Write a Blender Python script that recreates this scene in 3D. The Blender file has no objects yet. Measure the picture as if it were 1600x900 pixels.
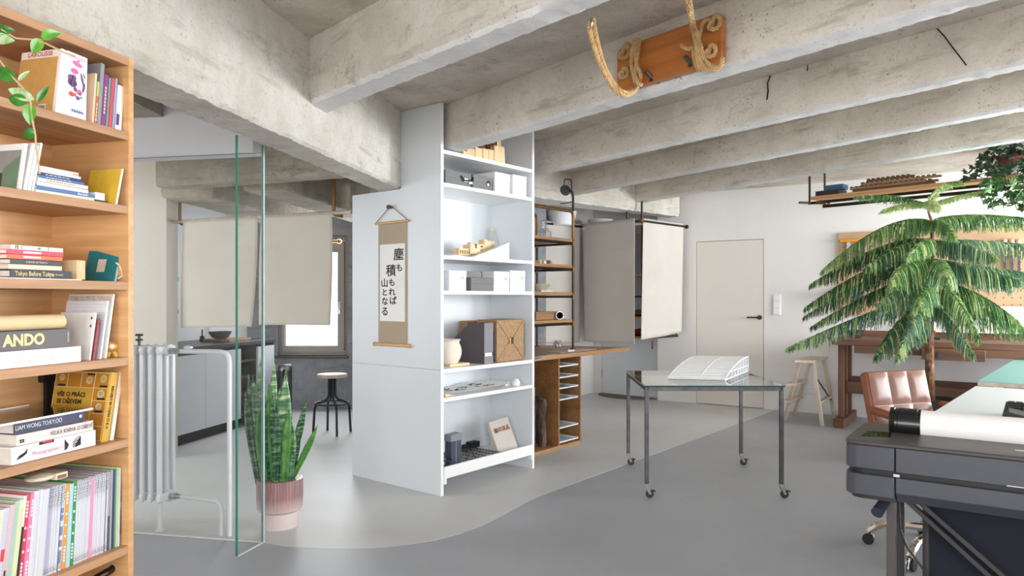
import bpy, bmesh, math, random
from mathutils import Matrix, Vector
random.seed(7)
S = bpy.context.scene
COL = S.collection
R = math.radians
PI = math.pi

# ------------------------------------------------------------------ camera, world, light, exposure
FPX, HOR, EYE = 1132.0, 464.0, 1.32
cam = bpy.data.cameras.new('camera'); cam.sensor_width = 36; cam.lens = 36 * FPX / 1600
cam.shift_y = (HOR - 450) / 1600; cam.clip_start = .05
co = bpy.data.objects.new('camera', cam); COL.objects.link(co)
co.location = (0, 0, EYE); co.rotation_euler = (R(90), 0, 0); S.camera = co

W = bpy.data.worlds.new('daylight'); S.world = W; W.use_nodes = True
bg = W.node_tree.nodes['Background']; bg.inputs[0].default_value = (.93, .965, 1, 1); bg.inputs[1].default_value = 1.1

def area(name, loc, size, power, aim, col=(1, 1, 1)):
    l = bpy.data.lights.new(name, 'AREA'); l.shape = 'RECTANGLE'; l.size, l.size_y = size
    l.energy = power; l.color = col
    o = bpy.data.objects.new(name, l); COL.objects.link(o); o.location = loc
    d = Vector(aim); o.rotation_euler = d.to_track_quat('-Z', 'Z').to_euler()
    return o
DAY = (.915, .958, 1)
for t, e_ in ((.2, 14), (2.9, 72), (5.6, 222)):    # the row of windows along the right wall
    area('window_daylight', (3.55 + .64 * t, .1 + .77 * t, 1.55), (2.2, 1.5), e_, (-.77, .64, .10), DAY)
for x in (-2.2, 1.2):     # the windows behind the camera
    area('window_daylight', (x, -2.55, 1.6), (2.6, 1.5), 70, (.0, 1, .12), (.95, .975, 1))
area('window_daylight', (-2.0, 8.44, 1.62), (.7, 1.1), 18, (-.1, -1, -.1), DAY)   # the kitchen window
area('window_daylight', (-4.6, 4.6, 1.6), (1.6, 1.4), 22, (1, .1, 0), DAY)   # unseen fill lamp added to brighten the kitchen, no window here

sl = bpy.data.lights.new('sun', 'SUN'); sl.energy = 4.5; sl.angle = R(1); sl.color = (1, .97, .92)
so = bpy.data.objects.new('sun', sl); COL.objects.link(so); so.rotation_euler = Vector((.35, .4, -.85)).to_track_quat('-Z', 'Z').to_euler()

S.view_settings.view_transform = 'Standard'; S.view_settings.look = 'None'
S.view_settings.gamma = 1; S.view_settings.use_curve_mapping = False
S.view_settings.exposure = 1.02
S.cycles.caustics_reflective = False; S.cycles.caustics_refractive = False
S.cycles.sample_clamp_indirect = 6; S.cycles.diffuse_bounces = 6; S.cycles.transparent_max_bounces = 16
S.cycles.use_denoising = True

# ------------------------------------------------------------------ materials
def C(r, g, b):
    f = lambda c: c / 12.92 if c <= .04045 else ((c + .055) / 1.055) ** 2.4
    return (f(r / 255), f(g / 255), f(b / 255), 1)
class NT:
    def __init__(s, name):
        s.m = bpy.data.materials.new(name); s.m.use_nodes = True
        s.t = s.m.node_tree; s.b = s.t.nodes['Principled BSDF']; s.out = s.t.nodes['Material Output']
    def n(s, typ, **kw):
        x = s.t.nodes.new(typ)
        for k, v in kw.items():
            if k.startswith('i_'): x.inputs[k[2:].replace('_', ' ')].default_value = v
            else: setattr(x, k, v)
        return x
    def l(s, a, b): s.t.links.new(a, b)
    def coords(s, scale=(1, 1, 1)):
        tc = s.n('ShaderNodeTexCoord'); mp = s.n('ShaderNodeMapping'); mp.inputs['Scale'].default_value = scale
        s.l(tc.outputs['Object'], mp.inputs['Vector']); return mp.outputs[0]
    def noise(s, vec, scale, detail=4, rough=.6):
        x = s.n('ShaderNodeTexNoise'); x.inputs['Scale'].default_value = scale; x.inputs['Detail'].default_value = detail
        x.inputs['Roughness'].default_value = rough; s.l(vec, x.inputs['Vector']); return x.outputs['Fac']
    def ramp(s, fac, stops):
        x = s.n('ShaderNodeValToRGB'); e = x.color_ramp.elements
        while len(e) < len(stops): e.new(.5)
        for el, (p, c) in zip(e, stops): el.position = p; el.color = c
        s.l(fac, x.inputs[0]); return x.outputs[0]
    def mix(s, fac, a, b, mode='MIX'):
        x = s.n('ShaderNodeMix'); x.data_type = 'RGBA'; x.blend_type = mode
        for sock, val in ((x.inputs[0], fac), (x.inputs[6], a), (x.inputs[7], b)):
            if isinstance(val, (float, int, tuple)): sock.default_value = val
            else: s.l(val, sock)
        return x.outputs[2]
    def bump(s, h, strength=.3, dist=.01):
        x = s.n('ShaderNodeBump'); x.inputs['Strength'].default_value = strength; x.inputs['Distance'].default_value = dist
        s.l(h, x.inputs['Height']); s.l(x.outputs[0], s.b.inputs['Normal'])
    def base(s, c): 
        if isinstance(c, tuple): s.b.inputs['Base Color'].default_value = c
        else: s.l(c, s.b.inputs['Base Color'])
    def rough(s, r): s.b.inputs['Roughness'].default_value = r
G0 = (0, 0, 0, 1); G1 = (1, 1, 1, 1)
_cache = {}
def paint(rgb, rough=.55, metal=0, var=.05, scale=6, bump=0, spec=.5, name=None):
    key = (rgb, rough, metal, var, scale, bump, spec)
    if key in _cache: return _cache[key]
    t = NT(name or 'paint_%d_%d_%d' % rgb); c = C(*rgb)
    v = t.coords(); f = t.noise(v, scale, 3)
    lo = tuple(x * (1 - var) for x in c[:3]) + (1,); hi = tuple(min(1, x * (1 + var)) for x in c[:3]) + (1,)
    t.base(t.ramp(f, [(.3, lo), (.7, hi)])); t.rough(rough)
    t.b.inputs['Metallic'].default_value = metal; t.b.inputs['Specular IOR Level'].default_value = spec
    if bump: t.bump(t.noise(v, scale * 12, 4), bump, .003)
    _cache[key] = t.m; return t.m
def wood(name, c1, c2, axis='x', scale=1.0, rough=.45, dark=.0, contrast=1.0):
    t = NT(name); k = {'x': (1.2, 22, 22), 'y': (22, 1.2, 22), 'z': (22, 22, 1.2)}[axis]
    v = t.coords(tuple(a * scale for a in k))
    wob = t.coords(tuple(a * scale * .18 for a in k))
    g = t.noise(v, 1.6, 6, .62); g2 = t.noise(wob, 2.2, 3, .5)
    col = t.ramp(g, [(.5 - .22 * contrast, C(*c2)), (.5 + .16 * contrast, C(*c1))])
    lo = tuple(x * .74 for x in C(*c2)[:3]) + (1,)
    col = t.mix(t.ramp(g2, [(.42, G0), (.72, (.75, .75, .75, 1))]), col, lo)
    t.base(col); t.rough(rough); t.bump(g, .12, .002)
    return t.m
def concrete(name, light, mid, dark, pits=.5):
    t = NT(name); v = t.coords(); vs = t.coords((1, 1, 6))
    big = t.noise(v, 1.9, 6, .66); med = t.noise(v, 11, 8, .74); fine = t.noise(v, 70, 4, .75); st = t.noise(vs, 2.4, 8, .7)
    col = t.ramp(big, [(.38, C(*mid)), (.58, C(*light))])
    col = t.mix(t.ramp(med, [(.50, G0), (.66, (.75, .75, .75, 1))]), col, C(*mid))
    col = t.mix(t.ramp(st, [(.54, G0), (.70, (.75, .75, .75, 1))]), col, C(*dark))
    stain = t.noise(v, 4.3, 10, .80)
    col = t.mix(t.ramp(stain, [(.585, G0), (.66, (.7, .7, .7, 1))]), col, C(*dark))
    vor = t.n('ShaderNodeTexVoronoi'); vor.inputs['Scale'].default_value = 30; t.l(v, vor.inputs['Vector'])
    pit = t.ramp(vor.outputs['Distance'], [(.10, G1), (.17, G0)])
    pm = t.mix(1.0, pit, t.ramp(t.noise(v, 5.3, 5), [(.50, G0), (.58, G1)]), 'MULTIPLY')
    pk = t.mix(1.0, pm, (pits, pits, pits, 1), 'MULTIPLY')
    col = t.mix(pk, col, C(92, 80, 68))
    crust = t.mix(1.0, t.ramp(t.noise(v, 38, 5, .8), [(.56, G0), (.64, G1)]), t.ramp(t.noise(v, 2.6, 6, .7), [(.55, G0), (.66, G1)]), 'MULTIPLY')
    col = t.mix(crust, col, C(108, 94, 78))
    col = t.mix(t.ramp(fine, [(.32, (.45, .45, .45, 1)), (.45, G0)]), col, C(*dark))
    t.base(col); t.rough(.9)
    h = t.mix(.5, med, fine); h = t.mix(.22, h, pm, 'DIFFERENCE'); t.bump(h, .5, .009)
    return t.m
def metal(rgb, rough=.3, name=None, var=.12):
    return paint(rgb, rough, 1, var, 14, 0, .5, name)
def clear(name, tint, refl=.5, ior=1.45):
    t = NT(name); tr = t.n('ShaderNodeBsdfTransparent'); tr.inputs[0].default_value = tint
    gl = t.n('ShaderNodeBsdfGlossy'); gl.inputs['Roughness'].default_value = .02
    lw = t.n('ShaderNodeLayerWeight'); lw.inputs[0].default_value = .5
    pw = t.n('ShaderNodeMath', operation='POWER'); t.l(lw.outputs['Facing'], pw.inputs[0]); pw.inputs[1].default_value = 5
    f0 = ((ior - 1) / (ior + 1)) ** 2
    mu = t.n('ShaderNodeMath', operation='MULTIPLY_ADD'); t.l(pw.outputs[0], mu.inputs[0]); mu.inputs[1].default_value = (1 - f0) * refl; mu.inputs[2].default_value = f0 * refl
    mx = t.n('ShaderNodeMixShader'); t.l(mu.outputs[0], mx.inputs[0]); t.l(tr.outputs[0], mx.inputs[1]); t.l(gl.outputs[0], mx.inputs[2])
    t.l(mx.outputs[0], t.out.inputs[0]); return t.m
def screed(name, c1, c2, rough):
    t = NT(name); v = t.coords((1, 1, 1)); f = t.noise(v, .9, 5, .6); g = t.noise(t.coords((3, .8, 1)), 2.6, 6, .65)
    col = t.ramp(f, [(.3, C(*c2)), (.7, C(*c1))]); col = t.mix(t.ramp(g, [(.45, G0), (.8, (.4, .4, .4, 1))]), col, C(*c2))
    t.base(col); t.rough(rough); t.bump(t.noise(v, 30, 4), .06, .002)
    t.b.inputs['Specular IOR Level'].default_value = .45
    return t.m
def cloth(name, rgb, weave=420, bump=.25):
    t = NT(name); v = t.coords(); c = C(*rgb)
    f = t.noise(v, 3, 4); t.base(t.ramp(f, [(.3, tuple(x * .93 for x in c[:3]) + (1,)), (.7, c)]))
    t.rough(.95); t.b.inputs['Specular IOR Level'].default_value = .15
    t.bump(t.noise(t.coords((1, 1, 1)), weave, 2), bump, .002); return t.m
def emissive(name, rgb, k):
    t = NT(name); t.base(C(*rgb)); t.b.inputs['Emission Color'].default_value = C(*rgb); t.b.inputs['Emission Strength'].default_value = k
    return t.m
def leafmat(name, c1, c2, scale=30, axis=(1, 1, 1), rough=.4):
    t = NT(name); f = t.noise(t.coords(axis), scale, 3); t.base(t.ramp(f, [(.35, C(*c1)), (.65, C(*c2))])); t.rough(rough)
    return t.m

# ------------------------------------------------------------------ mesh building
class MB:
    def __init__(s): s.v = []; s.f = []
    def add(s, vs, fs, M=None):
        k = len(s.v)
        s.v += [tuple(M @ Vector(p)) if M else tuple(p) for p in vs]
        s.f += [tuple(i + k for i in f) for f in fs]; return s
    def box(s, x0, x1, y0, y1, z0, z1, M=None):
        vs = [(x0, y0, z0), (x1, y0, z0), (x1, y1, z0), (x0, y1, z0), (x0, y0, z1), (x1, y0, z1), (x1, y1, z1), (x0, y1, z1)]
        return s.add(vs, [(3, 2, 1, 0), (4, 5, 6, 7), (0, 1, 5, 4), (1, 2, 6, 5), (2, 3, 7, 6), (3, 0, 4, 7)], M)
    def prism(s, poly, axis, a, b, M=None):
        n = len(poly); mk = {'x': lambda p, q: (q, p[0], p[1]), 'y': lambda p, q: (p[0], q, p[1]), 'z': lambda p, q: (p[0], p[1], q)}[axis]
        vs = [mk(p, a) for p in poly] + [mk(p, b) for p in poly]
        return s.add(vs, [tuple(range(n))[::-1], tuple(range(n, 2 * n))] + [(i, (i + 1) % n, n + (i + 1) % n, n + i) for i in range(n)], M)
    def tube(s, pts, r, n=8, cap=True, M=None):
        pts = [Vector(p) for p in pts]; k = len(pts); rs = [r] * k if isinstance(r, (int, float)) else r
        T = [(pts[min(i + 1, k - 1)] - pts[max(i - 1, 0)]).normalized() for i in range(k)]
        up = Vector((0, 0, 1)) if abs(T[0].z) < .9 else Vector((1, 0, 0))
        a = T[0].cross(up).normalized(); vs = []
        for i in range(k):
            a = (a - T[i] * a.dot(T[i])).normalized(); b = T[i].cross(a)
            vs += [tuple(pts[i] + (a * math.cos(2 * PI * j / n) + b * math.sin(2 * PI * j / n)) * rs[i]) for j in range(n)]
        fs = [(i * n + j, i * n + (j + 1) % n, (i + 1) * n + (j + 1) % n, (i + 1) * n + j) for i in range(k - 1) for j in range(n)]
        if cap: fs += [tuple(range(n))[::-1], tuple(range((k - 1) * n, k * n))]
        return s.add(vs, fs, M)
    def cyl(s, p, q, r0, r1=None, n=14, M=None): return s.tube([p, q], [r0, r0 if r1 is None else r1], n, True, M)
    def lathe(s, prof, n=24, M=None, c=(0, 0, 0)):
        k = len(prof); vs = [(c[0] + r * math.cos(2 * PI * j / n), c[1] + r * math.sin(2 * PI * j / n), c[2] + z) for r, z in prof for j in range(n)]
        fs = [(i * n + j, i * n + (j + 1) % n, (i + 1) * n + (j + 1) % n, (i + 1) * n + j) for i in range(k - 1) for j in range(n)]
        if prof[0][0] > 1e-4: fs.append(tuple(range(n))[::-1])
        if prof[-1][0] > 1e-4: fs.append(tuple(range((k - 1) * n, k * n)))
        return s.add(vs, fs, M)
    def ball(s, c, r, n=12, sq=(1, 1, 1), M=None):
        vs = []; k = n // 2
        for i in range(k + 1):
            a = PI * i / k
            vs += [(c[0] + r * sq[0] * math.sin(a) * math.cos(2 * PI * j / n), c[1] + r * sq[1] * math.sin(a) * math.sin(2 * PI * j / n), c[2] - r * sq[2] * math.cos(a)) for j in range(n)]
        return s.add(vs, [(i * n + j, i * n + (j + 1) % n, (i + 1) * n + (j + 1) % n, (i + 1) * n + j) for i in range(k) for j in range(n)], M)
    def bar(s, p, q, w, d, up=(0, 0, 1)):
        p, q = Vector(p), Vector(q); z = (q - p); L = z.length; z.normalize(); x = Vector(up).cross(z)
        if x.length < 1e-3: x = Vector((1, 0, 0))
        x.normalize(); y = z.cross(x)
        M = Matrix((x, y, z)).transposed().to_4x4(); M.translation = p
        return s.box(-w / 2, w / 2, -d / 2, d / 2, 0, L, M)
    def mesh(s, name):
        me = bpy.data.meshes.new(name); me.from_pydata(s.v, [], s.f)
        bm = bmesh.new(); bm.from_mesh(me); bmesh.ops.remove_doubles(bm, verts=bm.verts, dist=1e-6); bmesh.ops.recalc_face_normals(bm, faces=bm.faces)
        bm.to_mesh(me); bm.free(); return me
def arc(c, r, a0, a1, n, ax='xz'):
    o = []
    for i in range(n + 1):
        a = a0 + (a1 - a0) * i / n; p = [c[0], c[1], c[2]]
        p['xyz'.index(ax[0])] += r * math.cos(a); p['xyz'.index(ax[1])] += r * math.sin(a); o.append(tuple(p))
    return o
def round_path(pts, r, n=5):
    pts = [Vector(p) for p in pts]; out = [pts[0]]
    for i in range(1, len(pts) - 1):
        a = (pts[i - 1] - pts[i]).normalized(); b = (pts[i + 1] - pts[i]).normalized()
        p, q = pts[i] + a * r, pts[i] + b * r
        for k in range(n + 1):
            t = k / n; out.append(p * (1 - t) ** 2 + pts[i] * 2 * t * (1 - t) + q * t * t)
    return out + [pts[-1]]
def bez(p0, p1, p2, n):
    p0, p1, p2 = Vector(p0), Vector(p1), Vector(p2)
    return [p0 * (1 - t) ** 2 + p1 * 2 * t * (1 - t) + p2 * t * t for t in [i / n for i in range(n + 1)]]

def link(name, me, mat, parent=None, smooth=True, bevel=0):
    o = bpy.data.objects.new(name, me); COL.objects.link(o)
    if mat and not me.materials: me.materials.append(mat)
    if parent: o.parent = parent
    if smooth:
        me.polygons.foreach_set('use_smooth', [True] * len(me.polygons)); me.set_sharp_from_angle(angle=R(32))
    if bevel:
        b = o.modifiers.new('bevel', 'BEVEL'); b.width = bevel; b.segments = 2; b.limit_method = 'ANGLE'; b.angle_limit = R(40)
    return o
PRINT = {'tool_drawing', 'white_print', 'pink_flower', 'purple_flower', 'red_flower', 'flower_leaf', 'ink_figure', 'ink_drawing', 'barcode', 'gold_lettering', 'pale_lettering', 'title_print', 'small_print', 'ruled_line', 'blue_patch', 'side_print', 'cover_grid', 'black_rule', 'dark_block', 'staple', 'arch_opening', 'grey_bits', 'facade_joint'}   # flat print and marks
def part(mb, name, mat, parent, bevel=0, label=None, smooth=True):
    o = link(name, mb.mesh(name), mat, parent, smooth, bevel)
    if name in PRINT: o['kind'] = 'stuff'
    if label: o['label'] = label
    return o
def tag(o, label, cat, group=None):
    o['label'] = label; o['category'] = cat
    if group: o['group'] = group
    return o
def thing(name, label, cat, loc=(0, 0, 0), rz=0, group=None, rot=None):
    o = bpy.data.objects.new(name, None); COL.objects.link(o); o.empty_display_size = .05
    o.location = loc; o.rotation_euler = rot or (0, 0, rz); return tag(o, label, cat, group)
def solo(mb, name, mat, label, cat, loc=(0, 0, 0), rz=0, group=None, bevel=0, rot=None):
    o = link(name, mb.mesh(name), mat, None, True, bevel); o.location = loc; o.rotation_euler = rot or (0, 0, rz)
    return tag(o, label, cat, group)
def struct(mb, name, mat, parent=None, bevel=0, loc=None, rz=0):
    o = link(name, mb.mesh(name), mat, parent, True, bevel)
    if loc: o.location = loc; o.rotation_euler = (0, 0, rz)
    if not parent: o['kind'] = 'structure'
    return o
def copy_tree(o, parent=None):
    c = o.copy(); COL.objects.link(c); c.parent = parent
    for ch in list(o.children): copy_tree(ch, c)
    return c

# ------------------------------------------------------------------ lettering (fonts that ship with Blender)
_texts = []
def text(body, size, parent, M, mat, bold=0, align='CENTER', name='lettering', sx=1, spacing=1):
    cu = bpy.data.curves.new('t', 'FONT'); cu.body = body; cu.size = size; cu.align_x = align; cu.align_y = 'CENTER'
    cu.offset = bold; cu.space_character = spacing; cu.resolution_u = 3
    o = bpy.data.objects.new('t', cu); COL.objects.link(o)
    _texts.append((o, parent, M, mat, name, sx))
def flush_text():
    bpy.context.view_layer.update(); dg = bpy.context.evaluated_depsgraph_get(); got = {}
    for o, parent, M, mat, name, sx in _texts:
        me = bpy.data.meshes.new_from_object(o.evaluated_get(dg))
        me.transform(Matrix.Diagonal((sx, 1, 1, 1))); me.transform(M)
        got.setdefault((parent.name, name), [parent, mat, name, []])[3].append(me)
    for parent, mat, name, ms in got.values():
        mb = MB()
        for me in ms: mb.add([tuple(v.co) for v in me.vertices], [tuple(p.vertices) for p in me.polygons])
        me = bpy.data.meshes.new(name); me.from_pydata(mb.v, [], mb.f); me.materials.append(mat)
        o = bpy.data.objects.new(name, me); COL.objects.link(o); o.parent = parent
    for o, *_ in _texts:
        cu = o.data; bpy.data.objects.remove(o); bpy.data.curves.remove(cu)
def facing(axis_x, axis_y, origin):
    x, y = Vector(axis_x).normalized(), Vector(axis_y).normalized(); z = x.cross(y)
    M = Matrix((x, y, z)).transposed().to_4x4(); M.translation = Vector(origin); return M

# ------------------------------------------------------------------ places: a picture point on a known plane of the room gives a place in the room
def P(px, py, d): return ((px - 800) / FPX * d, d, EYE + (HOR - py) / FPX * d)
def at_height(px, py, h): return P(px, py, (h - EYE) * FPX / (HOR - py))
def on_floor(px, py): return at_height(px, py, 0)
class Frame:
    def __init__(s, x, y, ang):
        s.o = (x, y); s.a = ang; s.c, s.s = math.cos(ang), math.sin(ang)
    def w(s, u, v, z=0): return (s.o[0] + u * s.c - v * s.s, s.o[1] + u * s.s + v * s.c, z)
    def loc(s, x, y):
        dx, dy = x - s.o[0], y - s.o[1]; return (dx * s.c + dy * s.s, -dx * s.s + dy * s.c)
    def at_v(s, px, py, v):      # (u, z) where the sight line through a picture point meets the plane v
        d = ((px - 800) / FPX, 1.0); t = (v - s.loc(0, 0)[1]) / (-d[0] * s.s + d[1] * s.c)
        return s.loc(d[0] * t, t)[0], EYE + (HOR - py) / FPX * t
    def at_u(s, px, py, u):
        d = ((px - 800) / FPX, 1.0); t = (u - s.loc(0, 0)[0]) / (d[0] * s.c + d[1] * s.s)
        return s.loc(d[0] * t, t)[1], EYE + (HOR - py) / FPX * t
BS = Frame(-1.1486, 2.2, math.atan2(.964, .2657))      # oak bookcase: u towards its far end, v into it
WS = Frame(-.471, 4.793, math.atan2(.777, .629))       # white shelving
FW = Frame(2.632, 8.762, math.atan2(-.5547, .832))     # wall with the door
DK = Frame(.6215, 6.538, math.atan2(.777, .629))       # work desk with the pipe rack
PR = Frame(.986, 2.15, math.atan2(-.570, .821))        # plotter
KC = Frame(-2.94, 6.25, math.atan2(.975, .2203))       # kitchen units
GL = Frame(-1.337, 3.89, math.atan2(-.204, .979))      # glass partition: u negative along the pane to the left
# ------------------------------------------------------------------ materials in use
m_conc = concrete('board_marked_concrete', (208, 203, 193), (190, 183, 171), (158, 148, 133))
m_conc2 = concrete('raw_concrete', (224, 216, 205), (206, 197, 185), (166, 155, 140), .7)
m_slab = concrete('slab_concrete', (208, 200, 188), (188, 179, 166), (144, 133, 118), .8)
m_soff = concrete('levelled_soffit_with_bounce', (226, 224, 222), (214, 211, 208), (188, 183, 176), .3)  # levelled cement underside, with light bounced off the floor put into its colour
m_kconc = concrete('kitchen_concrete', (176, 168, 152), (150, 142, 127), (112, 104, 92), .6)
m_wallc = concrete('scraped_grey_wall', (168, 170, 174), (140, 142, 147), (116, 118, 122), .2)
m_white = paint((231, 228, 225), .75, 0, .02, 3, .05, name='white_wall_paint')
m_wallwarm = paint((206, 199, 187), .8, 0, .02, 3, .05, name='pier_paint')
m_lav = paint((214, 213, 217), .85, 0, .02, 3, name='bulkhead_paint')
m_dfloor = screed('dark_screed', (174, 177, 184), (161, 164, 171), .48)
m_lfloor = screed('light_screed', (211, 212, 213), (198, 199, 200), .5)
m_black = paint((28, 28, 30), .5, 0, .1, name='black_paint')
m_dark = paint((52, 50, 50), .6, 0, .1, name='charcoal')
m_lam = paint((222, 226, 230), .38, 0, .012, 2, name='white_laminate')
m_edge = paint((243, 243, 242), .35, 0, .01, 2, name='white_edge_band')
m_gap = paint((40, 38, 37), .9, 0, .05, name='shadow_gap')
m_oak = wood('oiled_oak', (232, 186, 132), (202, 148, 94), 'x', .8, .42)
m_oakz = wood('oiled_oak_upright', (216, 166, 113), (182, 121, 71), 'x', 1.1, .42)
m_oaky = wood('oiled_oak_depth', (232, 186, 132), (204, 150, 96), 'y', .9, .42)
m_oake = wood('oak_front_edge', (206, 160, 120), (182, 134, 94), 'x', 2, .5)
m_desk = wood('desk_veneer', (194, 152, 108), (156, 112, 70), 'x', 1.4, .45)
m_deskz = wood('cabinet_veneer', (172, 128, 86), (138, 96, 56), 'x', 1.2, .5)
m_beech = wood('pale_beech', (238, 212, 170), (222, 190, 140), 'z', 2, .55, contrast=.8)
m_ply = wood('pale_stool_wood', (212, 198, 180), (190, 174, 154), 'z', 1.6, .6, contrast=.8)
m_bench = wood('old_bench_wood', (128, 90, 66), (84, 56, 40), 'x', 1.2, .6)
m_benchz = wood('old_bench_post', (130, 94, 70), (88, 60, 44), 'z', 1.2, .6)
m_paper = paint((244, 243, 240), .8, 0, .015, 8, name='white_paper')
m_pages = paint((226, 222, 214), .85, 0, .05, 60, name='page_edges')
m_brass = metal((134, 102, 66), .48, 'copper_pipe')
m_steel = metal((104, 104, 106), .5, 'raw_steel', .25)
m_chrome = metal((222, 214, 202), .12, 'chrome', .03)
m_zinc = metal((190, 192, 194), .3, 'zinc')
m_pipe = metal((70, 62, 56), .45, 'blackened_pipe')
m_glass = clear('glass_pane', (.985, .992, .989, 1), .7)
m_tglass = clear('table_glass', (.93, .965, .95, 1), 1.0, 1.5)
m_clear = clear('clear_plastic', (.94, .95, .95, 1), 1.0)
m_gedge = paint((62, 140, 118), .25, 0, .1, name='green_glass_edge')
m_gedge2 = paint((176, 205, 203), .25, 0, .1, name='pale_glass_edge')
m_radi = paint((232, 235, 238), .3, 0, .01, name='radiator_enamel')
m_linen = cloth('natural_linen', (206, 199, 187))
m_canvas = cloth('grey_canvas', (202, 196, 188))
m_canvas2 = cloth('pale_canvas', (206, 200, 192))

# ------------------------------------------------------------------ floor, slab, walls
H1 = 2.61
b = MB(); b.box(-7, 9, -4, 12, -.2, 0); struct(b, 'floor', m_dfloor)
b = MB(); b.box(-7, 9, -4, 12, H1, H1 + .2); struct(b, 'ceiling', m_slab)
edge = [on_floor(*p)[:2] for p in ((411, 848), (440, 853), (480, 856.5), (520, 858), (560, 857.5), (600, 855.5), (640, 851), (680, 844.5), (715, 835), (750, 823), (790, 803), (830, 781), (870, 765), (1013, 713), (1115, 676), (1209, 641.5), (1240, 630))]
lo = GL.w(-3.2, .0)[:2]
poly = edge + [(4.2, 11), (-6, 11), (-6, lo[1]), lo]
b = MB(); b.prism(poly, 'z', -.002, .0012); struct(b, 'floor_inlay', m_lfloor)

# the door wall: u along it, door leaf flush in the plaster
u0 = FW.at_v(1087.8, 600, 0)[0]; u1 = FW.at_v(1193.4, 600, 0)[0]; uL = FW.at_v(1027.5, 600, 0)[0]; ZD = 2.005
loc = FW.w(0, 0)
b = MB(); b.box(uL, u0, 0, .22, 0, H1); b.box(u0, u1, 0, .22, ZD, H1); b.box(u1, 5.4, 0, .22, 0, H1)
struct(b, 'wall_back', m_white, None, 0, loc, FW.a)
b = MB(); b.box(u0, u1, .05, .2, 0, ZD); struct(b, 'trim_1', m_gap, None, 0, loc, FW.a)
dm = paint((226, 220, 212), .6, 0, .01, 3, name='door_paint')
b = MB(); b.box(u0 + .006, u1 - .006, .002, .05, .008, ZD - .006)
door = struct(b, 'door_1', dm, None, 0, loc, FW.a)
hu = FW.at_v(1187, 496, 0)[0]; hz = FW.at_v(1187, 496, 0)[1]
b = MB(); b.cyl((hu, -.008, hz), (hu, .003, hz), .027, n=20); b.cyl((hu, -.05, hz), (hu, 0, hz), .010); b.tube(round_path([(hu, -.05, hz), (hu - .02, -.052, hz), (hu - .135, -.05, hz)], .01), .0095)
part(b, 'handle', m_dark, door, label='dark lever handle')
# recess with a second flush door
RV = .19; uR0 = FW.at_v(927, 600, RV)[0]; uR1 = uL + .0; ud = FW.at_v(940.5, 600, RV)[0]
b = MB(); b.box(uR0 - .05, ud, RV, RV + .15, 0, H1); b.box(ud, uR1 + .3, RV + .012, RV + .15, 0, H1); b.box(ud, uR1 + .3, RV, RV + .15, 2.0, H1)
struct(b, 'wall_recess', m_white, None, 0, loc, FW.a)
b = MB(); b.box(ud + .006, uR1 - .004, RV + .001, RV + .03, .008, 1.994); d2 = struct(b, 'door_2', m_lam, None, 0, loc, FW.a)
for z in (.28, 1.0, 1.72):
    b = MB(); b.cyl((ud + .004, RV - .006, z - .05), (ud + .004, RV - .006, z + .05), .007, n=8); part(b, 'hinge', m_zinc, d2)
c0 = FW.w(uR0, RV); dr = Vector((-.55, -.835))
b = MB(); p = Vector(c0[:2]); q = p + dr * 4.2; nn = Vector((-.835, .55)) * .12
b.prism([tuple(p), tuple(q), tuple(q + nn), tuple(p + nn)], 'z', 0, H1); struct(b, 'wall_inner', m_white)
# kitchen end wall with its window
WX0, WX1 = P(433, 0, 8.5)[0], P(543, 0, 8.5)[0]; WZ0, WZ1 = P(0, 556, 8.5)[2], P(0, 368, 8.5)[2]
b = MB(); b.box(-4.4, WX0, 8.5, 8.75, 0, H1); b.box(WX1, .4, 8.5, 8.75, 0, H1); b.box(WX0, WX1, 8.5, 8.75, 0, WZ0); b.box(WX0, WX1, 8.5, 8.75, WZ1, H1)
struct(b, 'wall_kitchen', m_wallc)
m_wframe = paint((178, 170, 162), .45, 0, .03, name='window_frame_paint')
gx0, gx1, gz0 = P(446, 0, 8.56)[0], P(528, 0, 8.56)[0], P(0, 541, 8.56)[2]; gz1 = P(0, 394, 8.56)[2]
def ring(b, x0, x1, z0, z1, X0, X1, Z0, Z1, y0, y1):
    b.box(X0, X1, y0, y1, Z0, z0); b.box(X0, X1, y0, y1, z1, Z1); b.box(X0, x0, y0, y1, z0, z1); b.box(x1, X1, y0, y1, z0, z1)
b = MB(); ring(b, WX0 + .045, WX1 - .045, WZ0 + .05, WZ1 - .05, WX0, WX1, WZ0, WZ1, 8.56, 8.66); win = struct(b, 'window_1', m_wframe, None, .004)
b = MB(); ring(b, gx0, gx1, gz0, gz1, WX0 + .05, WX1 - .05, WZ0 + .055, WZ1 - .055, 8.535, 8.6); part(b, 'sash', m_wframe, win, .005)
b = MB(); b.box(gx0 - .01, gx1 + .01, 8.575, 8.58, gz0 - .01, gz1 + .01); part(b, 'pane', m_glass, win)
hx, hzz = P(530.5, 478, 8.53)[0], P(0, 478, 8.53)[2]
b = MB(); b.box(hx - .012, hx + .012, 8.522, 8.536, hzz - .03, hzz + .05); b.box(hx - .009, hx + .009, 8.49, 8.522, hzz + .02, hzz + .04); b.box(hx - .009, hx + .009, 8.485, 8.5, hzz - .09, hzz + .04); part(b, 'handle', m_edge, win, .003)
b = MB(); b.box(WX0 - .02, WX1 + .02, 8.40, 8.56, WZ0 - .022, WZ0); part(b, 'sill', paint((92, 80, 70), .5, name='dark_sill'), win, .003)
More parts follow.
